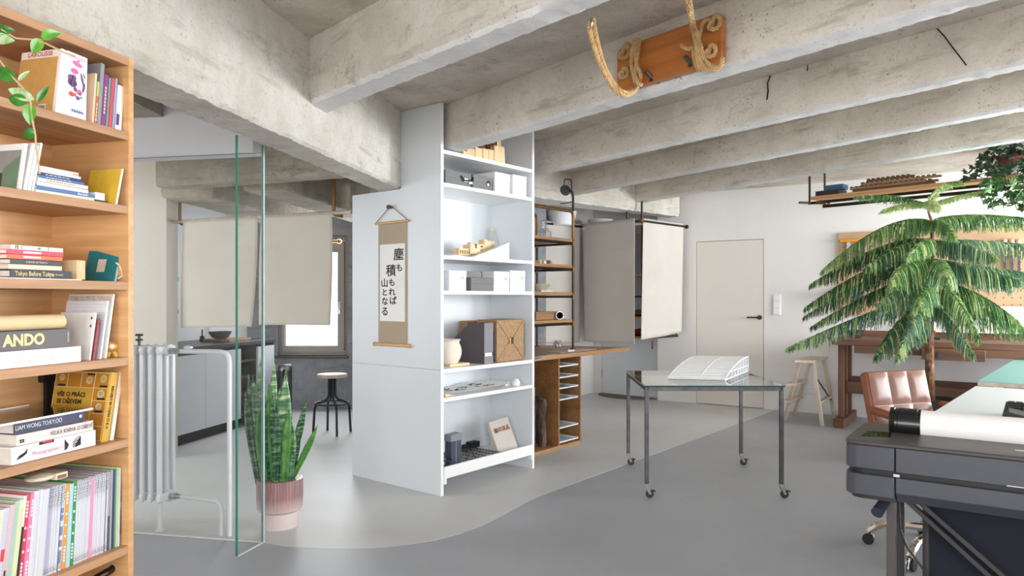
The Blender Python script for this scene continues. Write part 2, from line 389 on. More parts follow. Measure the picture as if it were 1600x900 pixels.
# white building across the yard, seen through the panes
b = MB(); b.box(-14, 6, 16, 16.2, -6, 9); fac = struct(b, 'wall_neighbour', paint((250, 249, 246), .8, 0, .01, name='white_facade'))
b = MB()
for z in (.42, 1.50): b.box(-14, 6, 15.985, 16, z, z + .035)
b.box(-3.75, -3.71, 15.985, 16, -2, 1.5); part(b, 'facade_joint', paint((205, 206, 208), .8, name='joint'), fac)
# kitchen long wall, pier, outer walls
b = MB(); b.box(-.5, 2.6, .66, .8, 0, H1); struct(b, 'wall_left', m_lav, None, 0, KC.w(0, 0), KC.a)
px1 = P(260, 0, 5.9)[0]
b = MB(); b.box(px1 - 2.4, px1, 5.9, 6.1, 0, H1); struct(b, 'wall_pier', m_wallwarm)
b = MB(); b.box(-5.4, -5.2, -4, 7, 0, H1); struct(b, 'wall_outer', m_white)
# outer walls with their windows, behind and beside the camera
b = MB(); b.box(-5.4, 3.4, -2.9, -2.7, 0, .85); b.box(-5.4, 3.4, -2.9, -2.7, 2.36, H1)
for x0, x1 in ((-5.4, -3.5), (-.9, -.1), (2.5, 3.4)): b.box(x0, x1, -2.9, -2.7, .85, 2.36)
struct(b, 'wall_front', m_white)
RW = Frame(3.65, .1, math.atan2(.77, .64))
b = MB(); b.box(-3.9, 8, -.3, -.1, 0, .8); b.box(-3.9, 8, -.3, -.1, 2.32, H1)
for x0, x1 in ((-3.9, -.92), (1.32, 1.78), (4.02, 4.48), (6.72, 8)): b.box(x0, x1, -.3, -.1, .8, 2.32)
struct(b, 'wall_right', m_white, None, 0, RW.w(0, 0), RW.a)
k = 2
for x0, x1 in ((-.92, 1.32), (1.78, 4.02), (4.48, 6.72)):
    b = MB(); ring(b, x0 + .06, x1 - .06, .86, 2.26, x0, x1, .8, 2.32, -.26, -.18); b.box((x0 + x1) / 2 - .03, (x0 + x1) / 2 + .03, -.26, -.18, .86, 2.26)
    struct(b, 'window_%d' % k, m_wframe, None, 0, RW.w(0, 0), RW.a); k += 1
for x0, x1 in ((-3.5, -.9), (-.1, 2.5)):
    b = MB(); ring(b, x0 + .06, x1 - .06, .91, 2.30, x0, x1, .85, 2.36, -2.86, -2.78); b.box((x0 + x1) / 2 - .03, (x0 + x1) / 2 + .03, -2.86, -2.78, .91, 2.30)
    struct(b, 'window_%d' % k, m_wframe); k += 1

# ------------------------------------------------------------------ concrete beams (rough lower arrises)
def beam(name, f0, f1, r0, r1, zb, mat, ext0=0, ext1=0, seed=1, top=H1 + .02, seg=110, rough=.0035):
    """f0-f1: lower front edge, r0-r1: lower rear edge, in plan; drawn out by ext0/ext1 at the ends"""
    f0, f1, r0, r1 = [Vector(p[:2]) for p in (f0, f1, r0, r1)]
    d = (f1 - f0).normalized(); e = (r1 - r0).normalized(); n = Vector((-d.y, d.x))
    if (r0 - f0).dot(n) < 0: n = -n
    A = f0 - d * ext0; B = f1 + d * ext1
    w0 = (r0 + e * ((A - r0).dot(d) / e.dot(d)) - A).dot(n); w1 = (r0 + e * ((B - r0).dot(d) / e.dot(d)) - B).dot(n)
    rnd = random.Random(seed); vs = []; fs = []; L = (B - A).length; k = max(6, int(seg * L / 3))
    for i in range(k + 1):
        t = i / k; c = A.lerp(B, t); w = w0 + (w1 - w0) * t; j = lambda s=1: rnd.gauss(0, rough) * s
        prof = [(0 + j(.4), top), (j(.5), zb + (top - zb) * .45), (j(.5), zb + .05), (.004 + abs(j()), zb + .016 + j(.6)), (.02 + abs(j(1.4)), zb + j(.5)),
                (w * .5, zb + j(.5)), (w - .018 - abs(j()), zb + j(.5)), (w - .003 - abs(j(.7)), zb + .014 + j(.6)), (w + j(.4), zb + .05), (w + j(.4), top)]
        vs += [tuple(c + n * a) + (z,) for a, z in prof]
    m = 10
    for i in range(k):
        fs += [(i * m + q, i * m + q + 1, (i + 1) * m + q + 1, (i + 1) * m + q) for q in range(m - 1)] + [(i * m + m - 1, i * m, (i + 1) * m, (i + 1) * m + m - 1)]
    fs += [tuple(range(m))[::-1], tuple(range(k * m, k * m + m))]
    b = MB(); b.add(vs, fs); o = struct(b, name, mat)
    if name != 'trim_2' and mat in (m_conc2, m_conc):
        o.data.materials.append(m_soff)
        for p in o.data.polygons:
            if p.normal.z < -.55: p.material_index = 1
    return o
def bl(pts, h): return [at_height(px, py, h) for px, py in pts]
hM = EYE + .755
beam('trim_2', *bl([(212, 103), (626, 294)], hM), *bl([(212, 150), (549, 283)], hM), hM, m_conc, 3.2, 1.1, 2)
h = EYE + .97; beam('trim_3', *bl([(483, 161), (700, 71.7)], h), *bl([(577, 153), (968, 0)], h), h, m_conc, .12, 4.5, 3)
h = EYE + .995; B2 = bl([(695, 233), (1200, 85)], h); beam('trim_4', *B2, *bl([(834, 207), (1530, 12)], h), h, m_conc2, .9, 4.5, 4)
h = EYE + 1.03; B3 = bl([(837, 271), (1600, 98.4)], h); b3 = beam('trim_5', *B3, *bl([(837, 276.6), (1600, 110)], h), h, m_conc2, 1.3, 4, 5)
F3 = Frame(B3[0][0], B3[0][1], math.atan2(B3[1][1] - B3[0][1], B3[1][0] - B3[0][0])); q3 = -.002 if F3.loc(0, 0)[1] < 0 else .002
for pts_, r_ in (([(1463, 43), (1476, 57), (1490, 76), (1510, 102)], .003), ([(1201, 112), (1203, 120), (1199, 130), (1200, 142), (1198, 156)], .0045), ([(1260, 92), (1262, 104), (1261, 111)], .003)):
    b = MB(); b.tube([(lambda uz: F3.w(uz[0], q3, uz[1]))(F3.at_v(px, py, q3)) for px, py in pts_], r_, 5); part(b, 'crack', m_gap, b3)
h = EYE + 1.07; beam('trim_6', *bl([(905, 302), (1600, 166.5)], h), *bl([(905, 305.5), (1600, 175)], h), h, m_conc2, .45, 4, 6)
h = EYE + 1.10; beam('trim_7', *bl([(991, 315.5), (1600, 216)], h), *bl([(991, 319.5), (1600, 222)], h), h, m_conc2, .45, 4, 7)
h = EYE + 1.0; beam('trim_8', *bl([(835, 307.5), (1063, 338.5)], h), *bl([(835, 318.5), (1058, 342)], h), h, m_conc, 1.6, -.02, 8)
# kitchen side: bulkhead over the glass, stub beam, three lower beams
b = MB(); b.box(-3.2, -.06, .0, .10, 2.095, H1); struct(b, 'trim_9', m_lav, None, 0, GL.w(0, 0), GL.a)
q = P(252, 178, 3.95)
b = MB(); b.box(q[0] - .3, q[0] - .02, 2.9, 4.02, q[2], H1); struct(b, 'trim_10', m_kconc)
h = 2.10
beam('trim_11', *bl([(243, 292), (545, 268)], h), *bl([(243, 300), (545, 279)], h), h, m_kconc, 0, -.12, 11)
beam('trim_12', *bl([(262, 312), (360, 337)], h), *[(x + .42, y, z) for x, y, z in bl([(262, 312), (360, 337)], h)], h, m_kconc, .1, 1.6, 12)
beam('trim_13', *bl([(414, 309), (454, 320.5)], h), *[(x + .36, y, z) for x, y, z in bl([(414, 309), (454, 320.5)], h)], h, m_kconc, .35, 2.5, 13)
# rusty bits of reinforcement and a crack on the near beams
# ------------------------------------------------------------------ oak bookcase
BT, BD, BZ = .025, .29, 2.04
LEV = [1.816, 1.594, 1.366, 1.139, .894, .572, .24]     # tops of the shelf boards
bc = thing('bookcase', 'tall oak bookcase full of books under the concrete beam', 'bookcase', BS.w(0, 0), BS.a)
b = MB(); b.box(-.020, 0, 0, BD + .01, 0, BZ); part(b, 'side_panel', m_oaky, bc, .0015)
b = MB(); b.box(-1.9, -1.88, 0, BD + .01, 0, BZ); part(b, 'side_panel', m_oaky, bc, .0015)
b = MB(); b.box(-1.88, -.020, BD, BD + .012, 0, BZ); part(b, 'back_panel', m_oak, bc)
b = MB(); b.box(-1.88, -.020, .001, BD, BZ - .024, BZ); part(b, 'top_board', m_oake, bc, .0015)
for z in LEV:
    b = MB(); b.box(-1.88, -.020, .001, BD, z - BT, z); part(b, 'shelf_board', m_oake, bc, .0015)
fx, fz = BS.at_v(73, 600, BD)
b = MB(); b.box(fx - .012, fx + .012, BD - .014, BD, .90, 1.112); b.cyl((fx - .03, BD - .01, 1.07), (fx + .03, BD - .01, 1.07), .012); part(b, 'shelf_bracket', m_black, bc, label='black shelf bracket')
def ub(px, v=.02): return BS.at_v(px, 500, v)[0]
def bz(px, py, v=.02): return BS.at_v(px, py, v)[1]
def book(name, label, u, v, z, T, D, H, cover, lean=0, spine=None, group=None, yaw=0, cat='book', pages=None, soft=False):
    """upright: thickness along u, spine forward, lean tilts the top to the far end"""
    x, y, _ = BS.w(u, v); t = thing(name, label, cat, (x, y, z), group=group, rot=(0, lean, BS.a + yaw))
    k = .0012 if soft else .0025; e = 0 if soft else .003
    b = MB(); b.box(0, k, 0, D, 0, H); b.box(T - k, T, 0, D, 0, H); b.box(k, T - k, 0, k, 0, H); part(b, 'cover', cover, t, .0006)
    b = MB(); b.box(k, T - k, k, D - e, e, H - e); part(b, 'page_block', pages or m_pages, t)
    return t
def flat_book(name, label, u0, u1, v, z, T, D, cover, group=None, yaw=0, cat='book', soft=False, endspine=False):
    """lying: length along u, thickness up, spine forward (towards the room)"""
    L = u1 - u0; x, y, _ = BS.w(u0, v); t = thing(name, label, cat, (x, y, z), group=group, rz=BS.a + yaw)
    k = .0012 if soft else .0028; e = 0 if soft else .003
    b = MB(); b.box(0, L, 0, D, 0, k); b.box(0, L, 0, D, T - k, T); b.box(0, L, 0, k, k, T - k); part(b, 'cover', cover, t, .0008)
    b = MB(); b.box(e, L - e, k, D - e, k, T - k); part(b, 'page_block', m_pages, t)
    return t
ink = paint((38, 36, 36), .7, name='print_ink'); cream_ink = paint((240, 214, 158), .6, name='cream_print'); grey_ink = paint((205, 203, 200), .7, name='grey_print')
white_ink = paint((240, 240, 238), .6, name='white_print'); red_ink = paint((196, 62, 66), .6, name='red_print')
def spine_text(t, body, x, z, size, mat, bold=0, sx=1, align='CENTER', name='spine_lettering'): text(body, size, t, facing((1, 0, 0), (0, 0, 1), (x, -.0012, z)), mat, bold, align, name, sx)

def petal(bm, cx, cz, rx, rz, rot=0, y=-.0007, n=10):
    vs = [(cx + rx * math.cos(a) * math.cos(rot) - rz * math.sin(a) * math.sin(rot), y, cz + rx * math.cos(a) * math.sin(rot) + rz * math.sin(a) * math.cos(rot)) for a in [2 * PI * i / n for i in range(n)]]
    bm.add(vs, [tuple(range(n))])
def row(items, z, lean, v=.02, D=.17, names='book'):
    """items: (label, left px, right px, height, rgb, extra)"""
    out = []
    for it in items:
        lab, pa, pb, Hh, rgb = it[:5]; ln = it[5] if len(it) > 5 else lean
        a, c = ub(pa, v), ub(pb, v)
        out.append(book(names, lab, a, v, z, max(.006, c - a - .001), D, Hh, paint(rgb, .5, 0, .05, 30), ln))
    return out

def find(lab): return [o for o in COL.objects if o.get('label', '').startswith(lab)][0]
def face(t, body, size, y, z, mat, bold=0, sx=1, name='cover_lettering', align='CENTER', x=-.0016): text(body, size, t, facing((0, -1, 0), (0, 0, 1), (x, y, z)), mat, bold, align, name, sx)
# --- top shelf (under the top board)
z0 = LEV[0]
D, H = .140, .184
t = book('book', 'tan cloth-backed dictionary showing its back cover, on the top shelf', ub(86, .02), .02, z0 + .001, .030, D, H, paint((244, 240, 234), .5, name='dictionary_cover'), .12)
b = MB(); b.box(-.0012, 0, .010, D, 0, H * .88); part(b, 'back_cloth', paint((206, 162, 92), .7, 0, .06, 40, name='ochre_cloth'), t, label='ochre back cover')
face(t, 'LAROUSSE', .0185, D * .52, H * .94, red_ink, .0003, x=-.0006)
b = MB(); b.box(-.002, -.0012, .034, .058, .008, .028); part(b, 'barcode_label', m_paper, t)
b = MB()
for i in range(6): b.box(-.0024, -.002, .0365 + i * .0034, .0365 + i * .0034 + .0017, .011, .025)
part(b, 'barcode', ink, t)
T, H, D = .066, .182, .15
t = book('book', 'white book with pink and purple flowers on its wide spine', ub(103, .015), .015, z0, T, D, H, paint((246, 243, 242), .4, name='white_cover'), .03)
for mat, spec, nm in ((paint((216, 110, 170), .5, name='pink_print'), ((.032, .154, .017, .007, -.2), (.024, .132, .013, .008, 0), (.040, .078, .010, .008, 0), (.036, .164, .006, .003, 0)), 'pink_flower'),
                      (paint((120, 82, 128), .5, name='purple_print'), ((.012, .110, .010, .010, 0), (.022, .113, .008, .009, .4), (.018, .096, .011, .011, 0), (.010, .098, .008, .009, 0), (.026, .098, .007, .009, 0), (.027, .082, .006, .007, 0), (.050, .115, .004, .020, .3), (.055, .094, .004, .015, -.2), (.036, .060, .007, .006, 0)), 'purple_flower'),
                      (paint((212, 70, 66), .5, name='red_flower_print'), ((.016, .066, .010, .007, 0), (.043, .074, .006, .005, 0)), 'red_flower'),
                      (paint((128, 152, 104), .5, name='green_print'), ((.046, .064, .006, .003, .5), (.028, .067, .004, .006, 0), (.056, .128, .003, .008, .4)), 'flower_leaf')):
    bm = MB()
    for cx, cz, rx, rz, ro in spec: petal(bm, cx, cz, rx, rz, ro)
    part(bm, nm, mat, t)
spine_text(t, 'LAROUSSE', T / 2, H * .94, .0115, paint((214, 120, 140), .6, name='rose_print'), 0, 1, name='upper_lettering')
b = MB(); r = random.Random(5); x = T * .25
while x < T * .85: w = r.uniform(.003, .007); b.box(x, x + w, -.0011, -.0003, H * .10, H * .14); x += w + .002
part(b, 'title_print', paint((110, 120, 160), .6, name='blue_print'), t)
row([('thin white and orange paperback leaning beside the flowered book', 143.5, 147, .150, (238, 206, 178)),
     ('small paperback with an orange spine and lime top edge', 147.2, 151, .128, (206, 108, 60)),
     ('tall grey hardback with a mottled spine, top shelf', 151.3, 157.5, .186, (142, 146, 150)),
     ('purple hardback with gold lettering on the top shelf', 157.8, 165, .158, (136, 52, 128)),
     ('thin teal paperback between the purple and red books', 165.3, 169, .152, (104, 152, 148)),
     ('thin red paperback on the top shelf', 169.4, 174.5, .153, (210, 72, 72)),
     ('pale blue-grey paperback beside the red one', 175, 179, .157, (146, 160, 196)),
     ('cream paperback with a dark violet patch at its foot', 180, 190, .140, (244, 240, 232))], z0, .085)
lst = find('cream paperback')
b = MB(); b.box(.001, .011, -.0012, -.0004, .018, .052); part(b, 'violet_patch', paint((76, 56, 110), .5, name='violet'), lst)
lst = find('purple hard'); b = MB()
for i in range(8): b.box(.005, .0095, -.0012, -.0004, .040 + i * .0105, .040 + i * .0105 + .0075)
part(b, 'gold_lettering', cream_ink, lst)
lst = find('small paperback with'); b = MB(); b.box(0, .0075, -.0011, -.0003, .085, .128); part(b, 'lime_band', paint((176, 204, 104), .5, name='lime'), lst)
b = MB()
for i in range(5): b.box(.0022, .0056, -.0012, -.0004, .012 + i * .011, .012 + i * .011 + .008)
part(b, 'pale_lettering', cream_ink, lst)

# --- second shelf
z0 = LEV[1]
H, D = .128, .24
t = book('picture_book', 'large picture book showing a grey and green cover', ub(29, .03), .03, z0, .008, D, H, m_paper, .15, soft=True)
b = MB(); b.box(-.0010, 0, .008, D, 0, H * .86); part(b, 'cover_picture', paint((150, 150, 148), .5, 0, .25, 9, name='grey_photo_print'), t, label='grey photograph on the cover')
b = MB(); b.prism([(.008, .0), (.060, 0), (.060, .062), (.008, .096)], 'x', -.0016, -.0010); part(b, 'cover_green', paint((112, 142, 118), .5, 0, .1, 20, name='green_cover_print'), t)
b = MB(); b.box(-.0017, -.0010, .060, .14, 0, .05); part(b, 'cover_dark', paint((66, 62, 56), .5, 0, .2, 20, name='dark_cover_print'), t)
row([('white magazine with a pale grey spine behind the picture book', 36, 42, .134, (226, 222, 218)),
     ('white softcover standing next to the grey-spined magazine', 42.5, 48, .130, (242, 242, 240)),
     ('thin white brochure leaning on the flat book stack', 49.0, 53.0, .140, (236, 238, 240))], z0, .20, .03)
st = [(54, 147.5, .0100, (246, 243, 210), 'white and yellow paperback at the bottom of the blue and white stack'),
      (56, 147, .0112, (80, 118, 172), 'wide blue book with white title second from the stack bottom'),
      (58, 139, .0100, (246, 246, 244), 'plain white book above the wide blue one'),
      (58, 135, .0095, (240, 236, 224), 'cream book with orange title in the middle of the stack'),
      (60, 131, .0076, (62, 112, 170), 'narrow mid-blue book in the upper stack'),
      (60, 128, .0058, (44, 56, 92), 'thin navy booklet near the stack top'),
      (60, 124, .0080, (206, 206, 226), 'lilac-grey book under the topmost white one'),
      (62, 122, .0092, (244, 240, 236), 'topmost white book with an orange corner on the stack')]
z = z0 + .0004
for i, (pa, pb, T, rgb, lab) in enumerate(st):
    t = flat_book('book', lab, ub(pa, .03), ub(pb, .03), .026 + .002 * (i % 3), z, T, .14, paint(rgb, .5, 0, .04, 30), yaw=R((i % 3 - 1) * .7), soft=True); z += T + .0005; L = ub(pb) - ub(pa)
    if i == 1: spine_text(t, 'Blue Book', L * .78, T / 2, .008, white_ink, .0002)
    if i in (3, 4, 5, 7):
        b = MB(); r = random.Random(i)
        x = L * .15
        while x < L * .7: w = r.uniform(.004, .012); b.box(x, x + w, -.001, -.0003, T * .35, T * .65); x += w + .003
        part(b, 'title_print', (paint((206, 140, 70), .6, name='orange_print'), 0, grey_ink, white_ink, white_ink, 0, 0, grey_ink)[i - 2] if i != 3 else paint((206, 140, 70), .6, name='orange_print'), t)
    if i == 7: b = MB(); b.box(L * .84, L - .001, -.0011, -.0003, .001, T * .5); part(b, 'orange_corner', paint((230, 150, 90), .5, name='orange_corner'), t)
flat_book('notepad', 'small dark notepad lying in front of the yellow booklet', ub(148.5), ub(170), .022, z0 + .0004, .0075, .05, m_dark, cat='notepad', soft=True)
b = MB(); b.box(0, .034, 0, .038, 0, .022); solo(b, 'card_box', paint((238, 234, 226), .6, name='card'), 'small white card box lying on the dark notepad', 'box', BS.w(ub(149, .03), .03, z0 + .0083), BS.a, bevel=.001)
H = .112
t = book('booklet', 'yellow booklet leaning against the bookcase side', ub(181, .006), .006, z0, .006, .115, H, m_paper, .22, soft=True)
b = MB(); b.box(-.001, 0, .002, .115, 0, H); part(b, 'front_cover', paint((226, 186, 62), .5, 0, .12, 20, name='yellow_cover'), t, label='yellow cover')

# --- third shelf
z0 = LEV[2]
b = MB(); b.box(0, ub(124) - ub(-60), 0, .2, 0, .003); solo(b, 'drawing_sheet', m_paper, 'white sheet under the pile of small books', 'paper', BS.w(ub(-60), .012, z0), BS.a)
st = [(16, 110, .0215, (40, 40, 46), 'black hardback with a cream title lying at the bottom of the pile', 'Tokyo Before Tokyo', .0145, cream_ink),
      (14, 98, .0128, (226, 212, 186), 'beige hardback lying on the black one', '', .006, grey_ink),
      (16, 97, .0125, (66, 62, 66), 'dark grey paperback in the middle of the small pile', 'A BOOK OF TOKYO', .007, white_ink),
      (12, 97, .0118, (226, 104, 62), 'orange paperback third from the top of the small pile', '', .006, None),
      (10, 99, .0118, (226, 70, 92), 'pinkish red paperback second from the top of the small pile', '', .01, None),
      (18, 101, .0112, (246, 244, 242), 'white paperback with black and green marks on top of the pile', '12', .011, ink)]
z = z0 + .0036
for i, (pa, pb, T, rgb, lab, tx, sz, mt) in enumerate(st):
    t = flat_book('book', lab, ub(pa, .03), ub(pb, .03), .03 + .002 * (i % 2), z, T, .14, paint(rgb, .45, 0, .04, 30), yaw=R((i % 3 - 1) * 1.2), soft=i > 1); z += T + .0005; L = ub(pb) - ub(pa)
    if i == 0: spine_text(t, tx, L * .38, T / 2, .0165, mt, .0002, .8); spine_text(t, 'Timon Screech', L * .73, T / 2, .009, mt, 0, .8, name='author_lettering')
    elif i == 2: spine_text(t, tx, L * .5, T / 2, sz, mt)
    elif i == 5:
        spine_text(t, tx, L * .1, T / 2, .011, mt, .0003); b = MB(); b.box(L * .5, L * .55, -.0011, -.0003, .003, T - .003); part(b, 'green_mark', paint((60, 150, 110), .5, name='green'), t)
        b = MB(); b.box(L * .19, L * .195, -.0011, -.0003, .001, T - .001); b.box(L * .7, L * .704, -.0011, -.0003, .001, T - .001); part(b, 'black_rule', ink, t)
    elif i in (3, 4):
        b = MB()
        for k in range(9): b.box(L * (.28 + .035 * k), L * (.28 + .035 * k) + .005, -.0011, -.0003, T * .3, T * .72)
        part(b, 'title_print', white_ink, t)
b = MB(); b.box(0, .034, 0, .05, 0, .055); solo(b, 'wood_block', m_beech, 'pale wooden cube standing between the books', 'block', BS.w(ub(120, .035), .035, z0 + .0034), BS.a + R(8), bevel=.001)
t = thing('notebook', 'teal notebook with a cream label, tied with ribbon', 'notebook', BS.w(ub(178, .035), .035, z0 + .0005), rot=(0, .26, BS.a + R(4)))
teal = paint((26, 122, 132), .55, 0, .05, 40, name='teal_cloth'); D, H = .108, .097
b = MB(); b.box(0, .002, 0, D, 0, H); b.box(.0135, .0155, 0, D, 0, H); b.box(0, .0155, D - .002, D, 0, H); part(b, 'cover', teal, t, .0008)
b = MB(); b.box(.002, .0135, .003, D - .002, .002, H - .002); part(b, 'page_block', m_paper, t)
b = MB(); b.box(-.0008, 0, .04, .068, .030, .070); part(b, 'label', paint((226, 216, 196), .7, name='cream_label'), t)
b = MB()
b.tube([(.006, -.003, .052), (.012, -.010, .035), (.018, -.012, .018), (.022, -.010, .008)], .0026, 6); b.tube([(.006, -.003, .052), (.016, -.008, .054), (.024, -.012, .040), (.014, -.014, .022), (.004, -.008, .010)], .0024, 6); b.tube([(-.002, .004, .058), (.004, -.004, .053)], .0026, 6)
part(b, 'ribbon', paint((226, 220, 206), .7, name='ribbon'), t)

# --- fourth shelf
z0 = LEV[3]
t = flat_book('book', 'white hardback atlas lying at the bottom, embossed grey title', ub(-90), ub(124), .014, z0 + .0004, .043, .21, paint((240, 240, 240), .5, name='atlas_cover')); L = ub(124) - ub(-90)
spine_text(t, 'AN ATLAS OF', L - .195, .0315, .0125, grey_ink, 0, .95); spine_text(t, 'WORLD ARCHITECTURE', L - .150, .0145, .0125, grey_ink, 0, .95, name='lower_lettering')
t = flat_book('book', 'dark grey hardback with big cream capitals on its spine', ub(-70), ub(114), .020, z0 + .044, .049, .2, paint((112, 108, 110), .6, name='slate_cover'), yaw=R(.8)); L = ub(114) - ub(-70)
spine_text(t, 'ANDO', L - .146, .0245, .040, cream_ink, .0018, .98)
text('TASCHEN', .0065, t, facing((0, 0, 1), (-1, 0, 0), (L - .012, -.0012, .026)), cream_ink, .0001, name='publisher_lettering')
b = MB(); b.cyl((-.34, 0, .0), (0, 0, 0), .020, n=22)
solo(b, 'kraft_roll', paint((232, 206, 160), .75, 0, .03, 20, name='kraft_paper'), 'rolled sheet of cream kraft paper lying on the dark grey book', 'roll', BS.w(ub(95, .05), .05, z0 + .0934 + .0202), BS.a)
for px, v_, D, H, lab, mt, k in ((164, .03, .165, .192, 'tall white folder with a printed top, rearmost of the leaning folders', m_paper, 0), (156, .028, .15, .172, 'white lined pad leaning in the middle of the folders', paint((236, 236, 242), .7, 0, .03, 60, name='lined_paper'), 1), (139, .026, .125, .138, 'short white booklet with staples, nearest of the leaning folders', paint((240, 238, 234), .6, name='booklet_white'), 2)):
    t = book('folder', lab, ub(px, v_), v_, z0, .006, D, H, mt, .165, cat='folder', soft=True)
    if k == 0: b = MB(); b.box(-.0008, 0, .004, D - .004, H - .024, H - .005); part(b, 'printed_strip', paint((216, 204, 184), .6, 0, .2, 60, name='printed_strip'), t)
    if k == 1:
        b = MB()
        for q in range(8): b.box(-.0006, 0, .006, D - .008, H - .012 - q * .008, H - .011 - q * .008)
        part(b, 'ruled_line', grey_ink, t)
    if k == 2: b = MB(); b.box(-.0012, 0, .008, .012, .095, .102); b.box(-.0012, 0, .008, .012, .118, .125); part(b, 'staple', m_dark, t)
book('book', 'maroon patterned booklet wedged between the folders', ub(144, .03), .028, z0, .008, .09, .118, paint((160, 84, 88), .6, 0, .3, 60, name='maroon_print'), .165, soft=True)
t = thing('ribbon_rosette', 'small gold and white rosette leaning in the corner', 'ornament', BS.w(ub(174, .05), .05, z0 + .030), rot=(0, 0, BS.a - R(40)))
b = MB(); b.lathe([(.0, .004), (.012, .003), (.018, .0), (.012, -.003), (0, -.004)], 14, Matrix.Rotation(R(90), 4, 'X')); part(b, 'rosette', paint((226, 170, 62), .35, .6, .1, name='gold_foil'), t)
b = MB(); b.ball((0, -.007, .002), .009, 10); part(b, 'white_centre', m_paper, t)
b = MB(); b.bar((.006, 0, -.01), (.014, 0, -.029), .010, .002, (0, 1, 0)); part(b, 'ribbon_tail', paint((218, 168, 70), .4, .5, .1, name='gold_ribbon'), t)
b = MB(); b.bar((-.004, 0, -.01), (-.010, 0, -.0295), .010, .002, (0, 1, 0)); part(b, 'ribbon_tail', paint((218, 168, 70), .4, .5, .1, name='gold_ribbon'), t)

# --- fifth shelf
z0 = LEV[4]
T, D, H = .026, .205, .206
yel = paint((212, 166, 56), .5, 0, .04, 20, name='yellow_print_cover'); och = paint((198, 136, 44), .5, 0, .04, 20, name='ochre_print_cover'); gridm = paint((240, 224, 170), .6, name='pale_grid')
t = book('book', 'large yellow woodworking book with a gridded cover, leaning back', ub(158, .03), .03, z0, T, D, H, yel, .19)
b = MB(); b.box(-.0006, 0, .003, D - .002, H * .76, H - .004); b.box(-.0006, 0, .003, D * .27, .004, H * .76); part(b, 'tool_panel', och, t)
b = MB()
for z in (.004, .22 * H, .40 * H, .58 * H): b.box(-.0012, -.0006, .003, D * .27, z, z + .0016)
for z in (H * .76, H - .005): b.box(-.0012, -.0006, .003, D - .002, z, z + .0016)
for y in (.003, D * .27, D - .0035): b.box(-.0012, -.0006, y, y + .0016, .004, H - .004)
for y in (D * .51, D * .76): b.box(-.0012, -.0006, y, y + .0016, H * .76, H - .004)
part(b, 'cover_grid', gridm, t)
face(t, 'VŠE O PRÁCI', .0185, D * .66, H * .655, ink, .0006); face(t, 'SE DŘEVEM', .0185, D * .68, H * .555, ink, .0006)
b = MB()
for i in range(6): b.box(-.0012, -.0006, D * (.42 + .03 * (i % 2)), D * .93, H * (.47 - i * .028), H * (.474 - i * .028))
part(b, 'small_print', paint((150, 116, 50), .6, name='brown_print'), t)
text('VŠE O PRÁCI SE DŘEVEM', .0115, t, facing((0, 0, 1), (-1, 0, 0), (T * .5, -.0012, H * .5)), ink, .0003, name='spine_lettering')
b = MB()
for y, z, r in ((D * .87, H * .9, .009), (D * .37, H * .87, .010), (D * .12, H * .9, .010), (D * .13, H * .68, .011), (D * .14, H * .5, .009)):
    b.lathe([(r - .0012, 0), (r, .0004), (r + .0012, 0)], 14, Matrix.Translation((-.0011, y, z)) @ Matrix.Rotation(R(90), 4, 'Y'))
part(b, 'tool_drawing', gridm, t)
b = MB()
for y, z in ((D * .86, H * .79), (D * .35, H * .96), (D * .10, H * .79), (D * .12, H * .61), (D * .13, H * .43)): b.box(-.0014, -.0006, y - .014, y + .014, z - .003, z + .003)
part(b, 'small_print', ink, t)
row([('thin cream book standing behind the yellow woodworking book', 172, 178, .203, (238, 230, 214))], z0, .19, .03, .2)
t = flat_book('book', 'white art book with a pink title and black drawings, bottom of the pile', ub(14), ub(147), .012, z0 + .0004, .044, .19, paint((240, 238, 238), .5, name='art_book_cover'), yaw=R(.5)); L = ub(147) - ub(14)
spine_text(t, 'Photographien 1-2', L * .42, .017, .0155, paint((206, 140, 150), .6, name='pink_title'), 0, .9)
b = MB(); b.prism([(L * .60, .006), (L * .60, .036), (L * .65, .020), (L * .63, .010)], 'y', -.0012, -.0003); b.prism([(L * .72, .008), (L * .80, .012), (L * .80, .036), (L * .77, .028)], 'y', -.0012, -.0003)
for k in range(3): b.tube([(L * .70, -.0006, .010 + k * .006), (L * .75, -.0006, .020 + k * .006), (L * .79, -.0006, .022 + k * .007)], .0012, 4)
b.prism([(L * .05, .010), (L * .08, .020), (L * .14, .026), (L * .17, .034), (L * .16, .022), (L * .12, .016)], 'y', -.0012, -.0003); b.box(L * .30, L * .47, -.0011, -.0003, .036, .0435); part(b, 'ink_drawing', ink, t)
b = MB(); b.box(L * .34, L * .45, -.0013, -.0004, .038, .0425); part(b, 'red_print', red_ink, t)
t = flat_book('book', 'pale pink hardback about wood in the middle of the pile', ub(24), ub(143), .016, z0 + .0452, .028, .19, paint((232, 218, 212), .5, name='wood_book_cover'), yaw=R(-.6)); L = ub(143) - ub(24)
spine_text(t, 'VELKÁ KNIHA O DŘEVĚ', L * .70, .0145, .0165, paint((110, 92, 90), .6, name='brown_title'), .0001, .78); spine_text(t, 'zz', L * .06, .012, .016, ink, .0006, name='publisher_mark')
t = flat_book('book', 'dark blue photo book with white lettering on top of the pile', ub(22), ub(134), .020, z0 + .0742, .031, .19, paint((58, 62, 92), .4, 0, .35, 12, name='night_photo_cover'), yaw=R(.8)); L = ub(134) - ub(22)
spine_text(t, 'LIAM WONG TO:KY:OO', L * .33, .0155, .0165, white_ink, 0, .78)
b = MB(); b.lathe([(0, 0), (.0045, 0), (.0045, .0006), (0, .0006)], 12, Matrix.Translation((L * .93, -.0003, .016)) @ Matrix.Rotation(R(90), 4, 'X')); part(b, 'white_dot', white_ink, t)
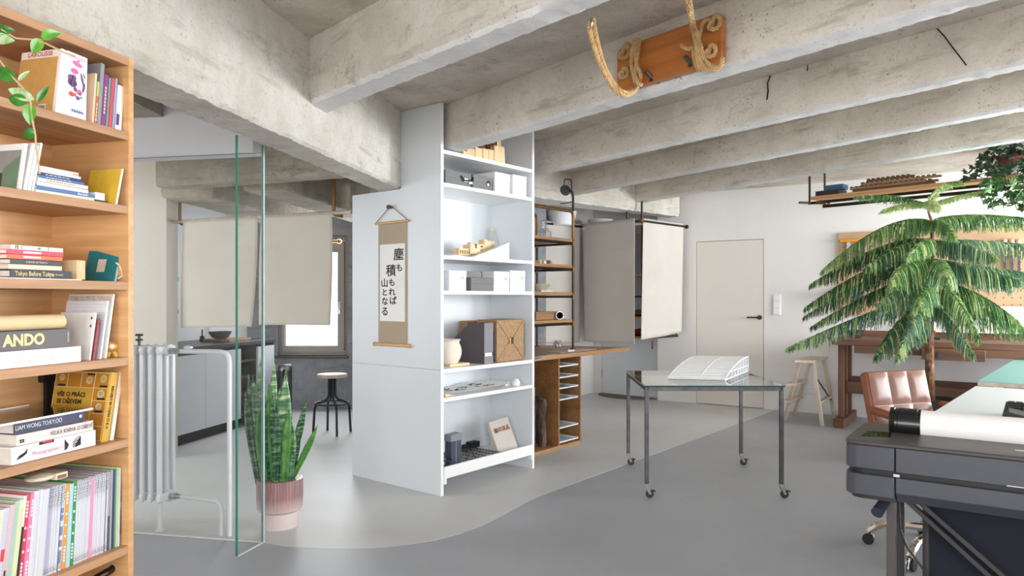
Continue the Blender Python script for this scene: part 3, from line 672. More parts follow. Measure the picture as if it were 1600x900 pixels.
t = thing('clear_tray', 'clear acrylic sheet with a white rim lying on the photo book', 'tray', BS.w(ub(-30, .0), .0, z0 + .1058), BS.a + R(.6)); L = ub(147, 0) - ub(-30, 0)
b = MB(); b.box(0, L, .002, .23, 0, .004); part(b, 'sheet', m_clear, t)
b = MB(); b.box(0, L, 0, .003, 0, .0055); part(b, 'rim', m_paper, t); b = MB(); b.box(0, L, .228, .231, 0, .0055); part(b, 'rim', m_paper, t)

# --- sixth shelf: the run of magazines
z0 = LEV[5]
def prt(name, base):
    t = NT(name); tc = t.n('ShaderNodeTexCoord'); sp = t.n('ShaderNodeSeparateXYZ'); t.l(tc.outputs['Object'], sp.inputs[0])
    v = t.coords((500, 1, 330)); f = t.noise(v, 1.0, 1, .5)
    band = t.ramp(sp.outputs[2], [(.0, G0), (.012, G1), (.026, G0), (.165, G0), (.19, (.8, .8, .8, 1)), (.228, G1), (.236, G0)])
    k = t.mix(1.0, band, t.ramp(f, [(.50, G0), (.53, G1)]), 'MULTIPLY'); t.base(t.mix(k, C(*base), C(70, 68, 78))); t.rough(.55); return t.m
m_print = prt('printed_white_spine', (216, 216, 222)); m_plain = paint((220, 220, 225), .55, 0, .02, 30, name='plain_white_spine'); m_lilac = prt('lilac_spine', (186, 184, 202))
mags = []; ORD = ('first', 'second', 'third', 'fourth', 'fifth', 'sixth', 'seventh')
def mg(n, w, mat, H, label, lean, group=None): mags.append((n, w, mat, H, label, lean, group))
pm = lambda r, g, bl: paint((r, g, bl), .5, 0, .04, 40)
LABW = 'plain white magazine, counted from the lilac-grey spines towards the red'; LABP = 'white printed magazine, counted from the pink spine towards the green'; LABQ = 'white printed magazine, counted from the dark blue line towards the pink'
# from the far end of the shelf towards the camera: width, material, height, label
mg(1, .007, pm(150, 146, 164), .236, 'mauve-grey magazine with dark blocks, last in the row at the side panel', .025)
mg(1, .008, m_plain, .236, 'white magazine between the mauve-grey and green spines', .03)
mg(1, .008, pm(178, 206, 152), .238, 'light green magazine near the far end of the row', .03)
mg(1, .006, pm(96, 150, 128), .233, 'sea green thin magazine beside the light green one', .03)
mg(1, .009, pm(48, 60, 92), .233, 'navy magazine near the far end of the row', .035)
mg(1, .006, pm(170, 172, 196), .232, 'grey-blue thin magazine beside the navy one', .035)
mg(1, .009, pm(176, 158, 148), .230, 'brownish photo-spined magazine between grey-blue and white', .04)
mg(1, .010, m_print, .232, 'white printed magazine just past the dark blue line', .045)
mg(1, .0035, pm(64, 74, 140), .230, 'very thin dark blue magazine in the white run', .045)
mg(6, .0068, m_print, .232, LABQ, .05, 'printed white magazines beyond the pink spine')
mg(1, .0115, pm(244, 152, 184), .230, 'pink-spined magazine in the middle of the row', .055)
mg(7, .0072, m_print, .232, LABP, .06, 'printed white magazines before the pink spine')
mg(1, .013, pm(50, 150, 72), .232, 'bright green magazine with white lettering', .065)
mg(1, .012, pm(176, 212, 224), .230, 'light blue magazine between green and orange', .065)
mg(1, .014, pm(238, 158, 58), .232, 'orange-spined magazine with white lettering', .07)
mg(1, .013, prt('blue_patch_spine', (214, 222, 236)), .232, 'white magazine with blue patches beside the orange one', .075)
mg(1, .003, pm(66, 66, 76), .23, 'very thin black magazine left of the blue-patched one', .075)
mg(3, .008, m_print, .234, 'white printed magazine, counted from the very thin black one', .08, 'printed white magazines near the black line')
mg(2, .0085, m_lilac, .234, 'lilac-grey magazine, counted from the printed white ones', .085, 'lilac-grey magazines')
mg(5, .0095, m_plain, .236, LABW, .095, 'plain white magazines')
mg(1, .013, pm(222, 130, 168), .236, 'rose magazine beside the red one', .11)
mg(1, .013, pm(214, 64, 82), .236, 'red magazine with white print', .115)
mg(1, .008, pm(238, 238, 240), .234, 'white-topped black magazine leaning beside the red one', .125)
mg(1, .013, pm(222, 222, 178), .226, 'pale yellow magazine in the near half of the row', .13)
mg(1, .014, pm(172, 204, 184), .226, 'mint green magazine beside the pale yellow one', .14)
mg(1, .014, pm(214, 190, 192), .222, 'dusty pink magazine leaning with a black mark', .14)
mg(1, .014, pm(202, 204, 220), .218, 'pale lilac magazine with a red patch', .145)
mg(1, .012, pm(230, 228, 202), .214, 'cream magazine near the camera end of the row', .15)
mg(3, .016, m_plain, .204, 'short white magazine beyond the cream one at the camera end', .15, 'short white magazines')
u = ub(189.5, .025)
for n, w, mat, H, label, lean, group in mags:
    for k in range(n):
        u -= w; rnd = random.Random(int(u * 1e5)); hh = H + rnd.uniform(-.002, .002)
        lab = label
        if n > 1: lab = ORD[k] + ' ' + label
        t = book('magazine', lab, u, .024 + rnd.uniform(0, .004), z0 + .0003, w - .0006, .21, hh, mat, lean, group=group, soft=True)
        if label.startswith(('bright green', 'orange-sp', 'red mag', 'rose mag')):
            b = MB(); q = .02
            while q < hh - .02: b.box(w * .3, w * .68, -.0012, -.0004, q, q + .006); q += .009 if q < .05 or q > .15 else .030
            part(b, 'white_print', white_ink, t)
        if label.startswith('white magazine with blue'):
            b = MB()
            for z_, h_ in ((.02, .035), (.065, .018), (.095, .024), (.135, .016), (.155, .014)): b.box(w * .15, w * .7, -.0012, -.0004, z_, z_ + h_)
            part(b, 'blue_patch', pm(120, 146, 190), t)
        if label.startswith('pale lilac mag'): b = MB(); b.box(w * .3, w * .9, -.0012, -.0004, .085, .115); part(b, 'red_patch', pm(222, 60, 76), t)
        if label.startswith('white-topped'): b = MB(); b.box(0, w - .0008, -.0012, -.0002, 0, .155); b.box(-.0008, 0, 0, .2, 0, .155); part(b, 'black_lower', m_black, t)
        if label.startswith('dusty pink'): b = MB(); b.box(w * .2, w * .5, -.0012, -.0004, .03, .06); part(b, 'black_mark', m_black, t)
        if label.startswith('mauve'): b = MB(); b.box(w * .2, w * .8, -.0012, -.0004, .13, .225); b.box(w * .2, w * .8, -.0012, -.0004, .03, .11); part(b, 'dark_block', pm(66, 62, 80), t)
        if label.startswith('brownish'): b = MB(); b.box(0, w - .0008, -.0012, -.0002, .0, .10); part(b, 'dark_photo', paint((84, 84, 74), .5, 0, .4, 60, name='dark_photo'), t)
t = thing('paper_packet', 'crumpled cream paper packet lying on top of the magazines', 'packet', BS.w(ub(62, .07), .07, z0 + .245), BS.a)
b = MB(); b.ball((0, 0, .012), .04, 10, (1, .8, .28)); b.box(.025, .062, -.03, .03, .0, .018); o = part(b, 'wrapper', paint((224, 216, 192), .6, 0, .2, 12, .6, name='crumpled_paper'), t, .002)
b = MB(); b.box(.028, .056, -.0312, -.030, .003, .012); part(b, 'brown_label', paint((140, 104, 72), .6, name='brown_label'), t)
z1 = LEV[5] - BT
b = MB(); x, z = ub(183, .06), bz(183, 875, .06)
b.tube(round_path([(x, .06, z1 + .0), (x, .06, z - .02), (x - .09, .06, z - .028)], .03), .011, 10); part(b, 'clothes_hook', m_pipe, bc, label='bent metal tube under the lowest board')
b = MB(); b.cyl((0, 0, 0), (.30, 0, 0), .03, n=18); solo(b, 'paper_roll', m_paper, 'white paper roll on the lowest bookcase shelf', 'roll', BS.w(ub(168, .05) - .30, .05, LEV[6] + .0305 + .155), BS.a)
b = MB(); b.box(0, .32, 0, .15, 0, .155); solo(b, 'carton', paint((190, 160, 120), .7, name='carton'), 'brown carton under the white roll in the bookcase bottom', 'box', BS.w(ub(168, .05) - .31, .0, LEV[6] + .0003), BS.a)

# ------------------------------------------------------------------ trailing plant hung from the bookcase top
g1, g2 = (72, 142, 40), (44, 112, 32)
vine = thing('trailing_plant', 'trailing wax plant with glossy leaves hanging before the bookcase', 'plant', P(-25, -40, 1.70))
vo = Vector(vine.location); m_stem = paint((196, 172, 130), .7, name='vine_stem'); m_leafa = leafmat('waxy_leaf', g1, (104, 172, 52), 25, rough=.25); m_leafb = leafmat('dark_waxy_leaf', (34, 100, 30), (60, 132, 44), 25, rough=.25); m_leafc = leafmat('variegated_leaf', (120, 170, 92), (200, 214, 180), 40, rough=.25)
def vp(px, py, d=1.70): return Vector(P(px, py, d)) - vo
for pts in ([(-25, -40), (-20, 20), (5, 48), (25, 60), (50, 62), (72, 68), (100, 82), (117, 88)], [(-25, -40), (-30, 40), (-8, 85), (10, 108), (25, 126), (36, 138), (42, 150), (48, 160), (50, 175), (52, 195), (55, 208), (56, 225), (60, 255), (62, 272)]):
    b = MB(); b.tube([vp(*p) for p in pts], .0022, 6); part(b, 'stem', m_stem, vine)
def leaf_mb(base, tip, w, curl=.15, up=Vector((0, -1, 0)), n=7):
    base, tip = Vector(base), Vector(tip); d = tip - base; L = d.length; d.normalize(); s = d.cross(up).normalized(); nn = s.cross(d); vs = []; 
    for i in range(n + 1):
        t = i / n; ww = w * (math.sin(PI * t ** .8) ** .8 if 0 < t < 1 else .02); c = base + d * L * t - nn * curl * L * (t * t)
        for q in (-1, -.5, 0, .5, 1): vs.append(tuple(c + s * ww * q + nn * abs(q) * ww * .25))
    fs = [(i * 5 + j, i * 5 + j + 1, i * 5 + j + 6, i * 5 + j + 5) for i in range(n) for j in range(4)]
    b = MB(); b.add(vs, fs); return b
for bx, by, tx, ty, w, mt in ((-8, 48, 20, 46, 8, m_leafb), (-10, 60, 20, 62, 9, m_leafc), (64, 58, 92, 50, 9, m_leafa), (67, 62, 48, 82, 11, m_leafa), (24, 126, -6, 104, 11, m_leafb), (28, 126, 44, 110, 4, m_leafc), (54, 156, 8, 137, 9, m_leafc), (44, 160, 10, 152, 10, m_leafb), (58, 160, 74, 133, 6, m_leafb), (49, 162, 44, 194, 11, m_leafa), (57, 208, 34, 210, 9, m_leafb)):
    k = 1.70 / FPX
    lb = leaf_mb(vp(bx, by), vp(tx, ty, 1.695), w * k); part(lb, 'leaf', mt, vine)
pz = vp(-25, -40); b = MB(); b.lathe([(.032, .0), (.05, .09), (.054, .09), (.046, .085), (0, .08)], 18, Matrix.Translation(pz)); part(b, 'hanging_pot', paint((176, 120, 90), .7, name='terracotta'), vine)
b = MB(); b.cyl(pz + Vector((0, 0, .08)), pz + Vector((0, 0, H1 - vo.z - pz.z)), .002, n=5); part(b, 'cord', m_stem, vine)
# ------------------------------------------------------------------ glass partition: return pane and wing
gp = thing('glass_partition', 'frameless glass partition with green edges beside the snake plant', 'partition', GL.w(0, 0), GL.a)
wing = Vector(GL.loc(*on_floor(369.5, 871)[:2])); wd = wing.normalized(); wl = wing.length; TOPG = 2.095
b = MB(); b.box(-3.1, -.012, -.005, .005, .003, TOPG); part(b, 'return_pane', m_glass, gp)
wa = math.atan2(wd.y, wd.x)
Mw = Matrix.Rotation(wa, 4, 'Z')
b = MB(); b.box(.006, wl - .003, -.005, .005, .003, 2.14, Mw); part(b, 'wing_pane', m_glass, gp)
b = MB(); b.box(wl - .003, wl, -.006, .006, .003, 2.14, Mw); part(b, 'wing_edge', m_gedge, gp, label='green polished front edge')
b = MB(); b.box(-.008, .006, -.006, .006, .003, 2.14, Mw); part(b, 'corner_edge', m_gedge2, gp)
b = MB(); b.box(-.006, wl, -.006, .006, .0012, .004, Mw); part(b, 'floor_channel', m_edge, gp)
b = MB(); b.box(-3.1, .006, -.008, .008, .0012, .004); part(b, 'floor_channel', m_edge, gp)
b = MB(); b.box(-3.1, .0, -.007, .0, TOPG - .003, TOPG); part(b, 'head_channel', paint((120, 130, 142), .5, name='head_seal'), gp)

# ------------------------------------------------------------------ column radiator on its foot, with its two pipes
rx, ry, _ = on_floor(250, 829.5); RD = Frame(rx, ry, GL.a)
rad = thing('radiator', 'white column radiator behind the glass, standing on one foot', 'radiator', (rx, ry, 0), GL.a)
zt, zb = EYE + (HOR - 537) / FPX * ry, EYE + (HOR - 783) / FPX * ry
def col_sec(u):
    b = MB()
    for v in (-.055, 0, .055): b.tube([(u, v, zb + .03), (u, v, zb + .08), (u, v, zt - .08), (u, v, zt - .03)], [.012, .0155, .0155, .012], 8)
    for z in (zb + .035, zt - .035):
        b.ball((u, -.055, z), .024, 8, (.75, 1, 1.3)); b.ball((u, .055, z), .024, 8, (.75, 1, 1.3)); b.box(u - .014, u + .014, -.06, .06, z - .020, z + .022)
    return b
ue = RD.at_v(262, 600, 0)[0] - .01
for i in range(11): part(col_sec(ue - i * .054), 'section', m_radi, rad, .002)
for z in (zt - .035, zb + .035):
    b = MB(); b.cyl((ue - .6, 0, z), (ue + .02, 0, z), .022, n=14); b.cyl((ue + .012, 0, z), (ue + .03, 0, z), .034, n=16); part(b, 'header', m_radi, rad, .002)
b = MB(); b.cyl((0, 0, .0015), (0, 0, zb + .03), .013, n=12); b.cyl((0, 0, .0015), (0, 0, .008), .026, n=14); part(b, 'foot', m_radi, rad)
uA = RD.at_v(358.5, 600, 0)[0]; uB = RD.at_v(346.5, 600, 0)[0]; z = zt - .04
b = MB(); b.tube(round_path([(ue + .09, 0, z), (uA, 0, z + .0), (uA, 0, .0015)], .06, 8), .0135, 12); part(b, 'supply_pipe', m_radi, rad)
b = MB(); b.tube(round_path([(ue + .08, 0, zb + .035), (uB, 0, zb + .02), (uB, 0, .0015)], .06, 8), .012, 12); part(b, 'return_pipe', m_radi, rad)
for z_, r in ((z, .014), (zb + .034, .013)):
    b = MB(); b.cyl((ue + .025, 0, z_), (ue + .095, 0, z_), r, n=10); b.cyl((ue + .045, 0, z_), (ue + .068, 0, z_), r + .006, n=6); part(b, 'valve_union', m_zinc, rad, label='bare metal union')
b = MB(); b.ball((ue + .14, 0, z + .022), .03, 10, (1.0, .6, .35)); part(b, 'valve_cap', m_radi, rad)
va, vz = RD.at_v(217.5, 525, 0); b = MB(); b.cyl((va, 0, zt - .02), (va, 0, zt + .05), .008, n=8); b.box(va - .014, va + .014, -.012, .012, zt + .014, zt + .026); b.box(va - .018, va + .018, -.010, .010, zt + .042, zt + .054); part(b, 'air_vent', m_pipe, rad, label='dark air vent')

# ------------------------------------------------------------------ noren curtains on the wooden pole
def cloth_mb(a, bq, z_top, z_bot0, z_bot1, nx=26, nz=34, folds=.012, seed=1, flare0=0, flare1=0, bulge=0, th=0):
    """hanging panel from plan point a to bq; side edges drift by flare0/flare1 at the foot"""
    rnd = random.Random(seed); ph = [rnd.uniform(0, 6.28) for _ in range(5)]; a, bq = Vector(a), Vector(bq); d = (bq - a); L = d.length; d.normalize(); n = Vector((-d.y, d.x)); vs = []
    for j in range(nz + 1):
        t = j / nz
        for i in range(nx + 1):
            s = i / nx; x = s * L + t ** 1.6 * (flare0 * (1 - s) + flare1 * s)
            w = folds * (t ** .8) * (math.sin(5.2 * s + ph[0] + .8 * t) + .6 * math.sin(9.1 * s + ph[1] - 1.3 * t) + .35 * math.sin(3 * s + 4 * t + ph[2])) + bulge * math.sin(PI * t) * (s - .5)
            zb_ = z_bot0 + (z_bot1 - z_bot0) * s; p = a + d * x + n * w; vs.append((p.x, p.y, z_top + (zb_ - z_top) * t))
    m = nx + 1; b = MB(); b.add(vs, [(j * m + i, j * m + i + 1, (j + 1) * m + i + 1, (j + 1) * m + i) for j in range(nz) for i in range(nx)]); return b
def curtain(name, label, mat, *args, group=None, **kw):
    mb = cloth_mb(*args, **kw); o = solo(mb, name, mat, label, 'curtain', group=group)
    s = o.modifiers.new('cloth', 'SOLIDIFY'); s.thickness = .003; return o
pl = P(266, 347.5, 6.05); pr = P(551, 331, 5.40)
pole = thing('curtain_pole', 'pale wooden pole hung on brass pipes, carrying the two linen panels', 'pole', pl)
dv = Vector(pr) - Vector(pl)
b = MB(); b.cyl((0, 0, 0), tuple(dv * .995), .016, n=12); part(b, 'rod', m_ply, pole)
def on_pole(px):
    f = lambda t: 800 + FPX * (pl[0] + dv.x * t) / (pl[1] + dv.y * t); lo_, hi = 0, 1
    for _ in range(40):
        m = (lo_ + hi) / 2
        if f(m) < px: lo_ = m
        else: hi = m
    return lo_
for px in (281, 521.5):
    q = dv * on_pole(px); b = MB()
    b.tube(round_path([(q.x, q.y + .0, q.z + .42), (q.x, q.y, q.z - .022), (q.x + .055, q.y - .012, q.z - .022)], .04, 6), .013, 10); b.cyl((q.x + .055, q.y - .012, q.z - .022), (q.x + .066, q.y - .014, q.z - .022), .018, n=10); part(b, 'hanger', m_brass, pole, label='copper pipe hanger')
def pole_pt(px): q = Vector(pl) + dv * on_pole(px); return q
for lab, xa, xb, ya, yb, f0, f1, sd in (('left linen panel of the split curtain, hanging behind the glass', 288, 403, 512, 510.5, -.03, -.06, 3), ('right linen panel of the split curtain, before the window', 409.5, 519, 507.5, 508, -.015, -.012, 5)):
    A, B_ = pole_pt(xa), pole_pt(xb)
    za, zb_ = EYE + (HOR - ya) / FPX * A.y, EYE + (HOR - yb) / FPX * B_.y
    k = cloth_mb((A.x, A.y - .018), (B_.x, B_.y - .018), 0, za - A.z, zb_ - B_.z, folds=.006, seed=sd, flare0=f0, flare1=f1, bulge=.02)
    n_ = 27; vs = [(x, y, z + A.z + (B_.z - A.z) * ((i % n_) / 26)) for i, (x, y, z) in enumerate(k.v)]; k.v = vs
    o = solo(k, 'linen_curtain', m_linen, lab, 'curtain'); s = o.modifiers.new('cloth', 'SOLIDIFY'); s.thickness = .003
    hm = MB(); m = n_; 
    for side in (0, 26):
        pts = [vs[j * m + side] for j in range(35)]; hm.tube(pts, .004, 5)
    part(hm, 'hem', m_linen, o)

# ------------------------------------------------------------------ kitchen
kl = KC.w(0, 0)
def unit(label, u0, u1, mat=None, z0=.10, zt_=.83, n=1, name='kitchen_cabinet', handle=False):
    t = thing(name, label, 'cabinet', KC.w(u0, 0), KC.a); L = u1 - u0
    b = MB(); b.box(0, L, .02, .62, z0, zt_); part(b, 'carcass', m_lam, t); b = MB(); b.box(0, L, .06, .6, .0015, z0); part(b, 'plinth', m_dark, t)
    b = MB(); b.box(.002, L - .002, 0, .019, z0 + .004, zt_ - .03); part(b, 'door', mat or m_kf, t, .001)
    b = MB(); b.box(.0, L, .006, .02, zt_ - .028, zt_); part(b, 'grip_recess', m_black, t); return t
m_kf = paint((214, 217, 221), .4, 0, .015, 3, name='kitchen_front')
unit('grey-white kitchen base unit nearest the radiator', -.10, KC.at_v(267, 600, 0)[0]); 
ua_, ub_, uc_ = KC.at_v(267, 600, 0)[0], KC.at_v(321.5, 600, 0)[0], KC.at_v(377, 600, 0)[0]
dw = unit('kitchen base unit with a built-in appliance panel under the counter', ua_, ub_)
b = MB(); b.box(.06, ub_ - ua_ - .03, -.004, .02, .80, .845); part(b, 'control_strip', metal((96, 100, 106), .35, 'appliance_strip'), dw, .002)
unit('kitchen base unit right of the appliance, under the wooden board', ub_, uc_)
ud_, ue_ = KC.at_v(403, 600, 0)[0], KC.at_v(428.5, 600, 0)[0]
t = thing('open_kitchen_shelf', 'open dark shelf bay between the kitchen base units', 'shelf', KC.w(uc_, 0), KC.a); L = ud_ - uc_
b = MB(); b.box(0, L, .4, .42, .1, .83); part(b, 'back', m_dark, t)
for z in (.12, .32, .5, .66): b = MB(); b.box(0, L, .02, .4, z, z + .02); part(b, 'shelf_board', m_dark, t)
b = MB(); b.box(0, .018, .02, .4, .1, .83); part(b, 'side', m_dark, t); b = MB(); b.box(L - .018, L, .02, .4, .1, .83); part(b, 'side', m_dark, t)
unit('white kitchen end unit nearest the window', ud_, ue_)
b = MB(); b.box(-.10, ue_ + .01, -.012, .65, 0, .04); solo(b, 'countertop', paint((58, 62, 66), .35, 0, .06, name='dark_worktop'), 'dark worktop running over all the kitchen units', 'countertop', (kl[0], kl[1], .8302), KC.a, bevel=.002)
zc = .8704
def on_counter(px, v): return KC.w(KC.at_v(px, 520, v)[0], v, zc)
b = MB(); b.box(-.22, .16, -.16, .16, 0, .025); solo(b, 'chopping_board', m_desk, 'thick wooden chopping board on the dark worktop', 'board', on_counter(357, .26), KC.a, bevel=.003)
p_ = on_counter(344, .25); b = MB(); b.lathe([(.045, 0), (.085, .02), (.115, .075), (.110, .075), (.08, .024), (0, .012)], 22); solo(b, 'bowl', paint((98, 98, 94), .6, 0, .15, 12, name='grey_stoneware'), 'grey stoneware bowl on the chopping board', 'bowl', (p_[0], p_[1], zc + .0254))
t = thing('glass_jar', 'slim clear glass carafe standing on the worktop', 'carafe', on_counter(324, .35)); b = MB(); b.lathe([(.03, 0), (.034, .02), (.022, .10), (.022, .20), (.020, .20), (.020, .10), (.030, .02)], 18); part(b, 'body', m_clear, t); b = MB(); b.lathe([(.036, .0), (.036, .008), (0, .009)], 18); part(b, 'foot', m_clear, t)
t = thing('kitchen_brush', 'brown wooden dish brush standing on the worktop', 'brush', on_counter(316, .42)); b = MB(); b.lathe([(.022, 0), (.026, .03), (.02, .055), (.008, .06), (.007, .12), (.0, .122)], 14); part(b, 'handle', m_benchz, t); b = MB(); b.lathe([(.027, .0), (.028, .02)], 14); part(b, 'bristles', m_dark, t)
for z, lab in ((P(0, 434, 6.6)[2], 'upper dark wall shelf behind the linen curtain'), (P(0, 488, 6.6)[2], 'lower dark wall shelf behind the linen curtain')):
    u_ = KC.at_v(260, 500, .655)[0]; b = MB(); b.box(-.3, KC.at_v(280, 500, .45)[0] - u_, -.2, 0, -.02, .02); solo(b, 'wall_shelf', m_dark, lab, 'shelf', KC.w(u_, .659, z), KC.a)
    if lab.startswith('upper'):
        q = KC.w(KC.at_v(263.5, 420, .55)[0], .55, z + .0205); t = thing('reed_vase', 'small bottle with white reeds on the upper wall shelf', 'vase', q)
        b = MB(); b.lathe([(.03, 0), (.034, .05), (.012, .08), (.012, .12), (.01, .12)], 14); part(b, 'bottle', m_clear, t)
        b = MB(); b.cyl((0, 0, .09), (0, 0, .125), .016, n=10); part(b, 'wooden_collar', m_desk, t)
        for dx in (-.02, .03): b = MB(); b.cyl((0, 0, .05), (dx, .0, .24), .0025, n=5); part(b, 'reed', m_ply, t)
# stool and bin in the kitchen
sx, sy, _ = on_floor(514, 681); sy += .12; sz = EYE + (HOR - 584) / FPX * sy
st_ = thing('stool', 'swivel stool with a round wooden seat and black tube legs', 'stool', (sx, sy, .0015))
b = MB(); b.lathe([(0, 0), (.14, 0), (.147, .008), (.147, .026), (.14, .032), (0, .032)], 30, Matrix.Translation((0, 0, sz - .034))); part(b, 'seat', m_ply, st_)
zr = P(0, 630, sy)[2] - .0
b = MB(); b.tube([(.162 * math.cos(a), .162 * math.sin(a), zr) for a in [2 * PI * i / 28 for i in range(29)]], .009, 8, False); part(b, 'foot_ring', m_black, st_)
for i in range(4):
    a = R(28 + 90 * i); c_, s_ = math.cos(a), math.sin(a)
    b = MB(); b.tube(round_path([(.03 * c_, .03 * s_, sz - .034), (.03 * c_, .03 * s_, zr + .04), (.165 * c_, .165 * s_, zr - .005), (.182 * c_, .182 * s_, 0)], .055, 6), .0115, 8); part(b, 'leg', m_black, st_)
b = MB(); b.cyl((0, 0, zr + .10), (0, 0, sz - .034), .011, n=10); part(b, 'spindle', m_black, st_)
bx, by = P(443, 600, 7.75)[:2]
t = thing('pedal_bin', 'steel pedal bin with a dark rim by the kitchen window', 'bin', (bx, by, .0015)); zb2 = P(0, 570, 7.75)[2]
b = MB(); b.lathe([(.085, .0), (.088, .01), (.088, zb2 - .06), (.0, zb2 - .059)], 26); part(b, 'body', m_steel, t)
b = MB(); b.lathe([(.092, zb2 - .06), (.092, zb2 - .02), (.08, zb2), (0, zb2 + .004)], 26); part(b, 'lid', metal((150, 150, 150), .3, 'bin_lid'), t)
for a in (.4, 1.9): b = MB(); b.cyl((.098 * math.cos(a + PI), .098 * math.sin(a + PI), 0), (.098 * math.cos(a + PI), .098 * math.sin(a + PI), zb2 - .04), .012, n=8); part(b, 'upright', m_black, t)
# rolled blind bracket at the window head
b = MB(); xw0, xw1 = P(500, 0, 8.38)[0], P(534, 0, 8.38)[0]; zz = P(0, 377, 8.38)[2]; b.cyl((xw0 - .6, 8.38, zz), (xw1, 8.38, zz), .016, n=10)
t = thing('window_rod', 'copper rod over the kitchen window', 'rod'); part(b, 'rod', m_brass, t); b = MB(); b.cyl((xw1 - .03, 8.38, zz), (xw1 - .03, 8.50, zz), .014, n=10); b.ball((xw1 - .03, 8.38, zz), .03, 10); part(b, 'elbow', m_brass, t)

# ------------------------------------------------------------------ snake plant
cx, cy, _ = on_floor(433, 826); cy += .05
sp = thing('snake_plant', 'snake plant in a pink ribbed pot behind the glass wing', 'plant', (cx, cy, .0012)); hp = P(0, 751, cy - .1)[2] - .01
s_ = 34.6 / FPX * cy
m_pot = NT('speckled_glaze'); v = m_pot.coords((1, 1, 1)); vv = m_pot.coords((90, 90, 4)); tc = m_pot.n('ShaderNodeTexCoord'); sp3 = m_pot.n('ShaderNodeSeparateXYZ'); m_pot.l(tc.outputs['Object'], sp3.inputs[0])
nz = m_pot.noise(vv, 1.2, 3); c1 = m_pot.ramp(nz, [(.36, C(106, 104, 124)), (.5, C(162, 120, 120)), (.64, C(192, 146, 138))])
mr = m_pot.n('ShaderNodeMapRange'); mr.inputs['From Min'].default_value = .075; mr.inputs['From Max'].default_value = .185; m_pot.l(sp3.outputs[2], mr.inputs['Value'])
jit = m_pot.n('ShaderNodeMath', operation='MULTIPLY_ADD'); jit.inputs[1].default_value = .5; jit.inputs[2].default_value = -.25; m_pot.l(nz, jit.inputs[0]); ad = m_pot.n('ShaderNodeMath', operation='ADD'); m_pot.l(mr.outputs[0], ad.inputs[0]); m_pot.l(jit.outputs[0], ad.inputs[1])
m_pot.base(m_pot.mix(ad.outputs[0], C(222, 206, 200), c1)); m_pot.rough(.35)
b = MB(); N = 96; prof = [(s_ * .78, .085), (s_ * .97, .105), (s_ * 1.0, .16), (s_ * 1.0, hp)]
vs = []
for r, z in prof:
    for j in range(N): vs.append(((r + (.0016 if j % 2 else 0)) * math.cos(2 * PI * j / N), (r + (.0016 if j % 2 else 0)) * math.sin(2 * PI * j / N), z))
b.add(vs, [(i * N + j, i * N + (j + 1) % N, (i + 1) * N + (j + 1) % N, (i + 1) * N + j) for i in range(3) for j in range(N)]); part(b, 'pot', m_pot.m, sp, label='pot with reddish ribbed glaze')
b = MB(); b.lathe([(s_ * 1.0, hp - .001), (s_ * .93, hp), (s_ * .92, hp - .04)], 40); part(b, 'pot_rim', m_pot.m, sp); b = MB(); b.lathe([(s_ * .80, .0), (s_ * .80, .086), (s_ * .97, .106)], 40); part(b, 'pot_foot', paint((222, 208, 202), .4, name='pale_glaze'), sp, label='plain pale lower band')
b = MB(); b.lathe([(s_ * .925, hp - .036), (s_ * .5, hp - .025), (0, hp - .022)], 24); part(b, 'soil', paint((70, 52, 40), .95, 0, .3, 40, .8, name='soil'), sp)
lm = NT('snake_leaf'); v = lm.coords((6, 6, 34)); f = lm.noise(v, 1.6, 4, .6); lm.base(lm.ramp(f, [(.36, C(20, 52, 34)), (.50, C(44, 92, 58)), (.60, C(120, 156, 120)), (.68, C(60, 108, 70))])); lm.rough(.35)
lm2 = NT('snake_leaf_pale'); v = lm2.coords((6, 6, 30)); f = lm2.noise(v, 1.6, 4, .6); lm2.base(lm2.ramp(f, [(.36, C(52, 96, 62)), (.52, C(106, 148, 96)), (.62, C(176, 196, 156))])); lm2.rough(.35)
lm, lm2 = lm.m, lm2.m
lm3 = leafmat('snake_leaf_green', (44, 108, 44), (96, 150, 70), 20)
o_ = Vector(sp.location)
def blade(bpx, tip, w, dz, mat, twist=0, mid=0, db=0):
    base = Vector(P(bpx, 756, cy + db)) - o_; base.z = hp - .04; tp = Vector(P(tip[0], tip[1], cy + dz)) - o_
    ctrl = (base + tp) / 2 + Vector((mid, 0, (tp.z - base.z) * .12)); pts = bez(base, ctrl, tp, 12); vs = []; W2 = w / FPX * cy / 2
    for i, p in enumerate(pts):
        t = i / 12; ww = W2 * (.62 + .38 * math.sin(PI * min(t * 1.15, 1) * .62)) * (1 if t < .55 else max(.02, 1 - ((t - .55) / .45) ** 1.7)); a = twist + .5 * t
        for q in (-1, -.45, 0, .45, 1): vs.append((p.x + ww * q * math.cos(a), p.y + ww * q * math.sin(a) - abs(q) * ww * .35 * math.cos(a), p.z))
    b = MB(); b.add(vs, [(i * 5 + j, i * 5 + j + 1, i * 5 + j + 6, i * 5 + j + 5) for i in range(12) for j in range(4)]); o = part(b, 'leaf', mat, sp); m_ = o.modifiers.new('thick', 'SOLIDIFY'); m_.thickness = .004
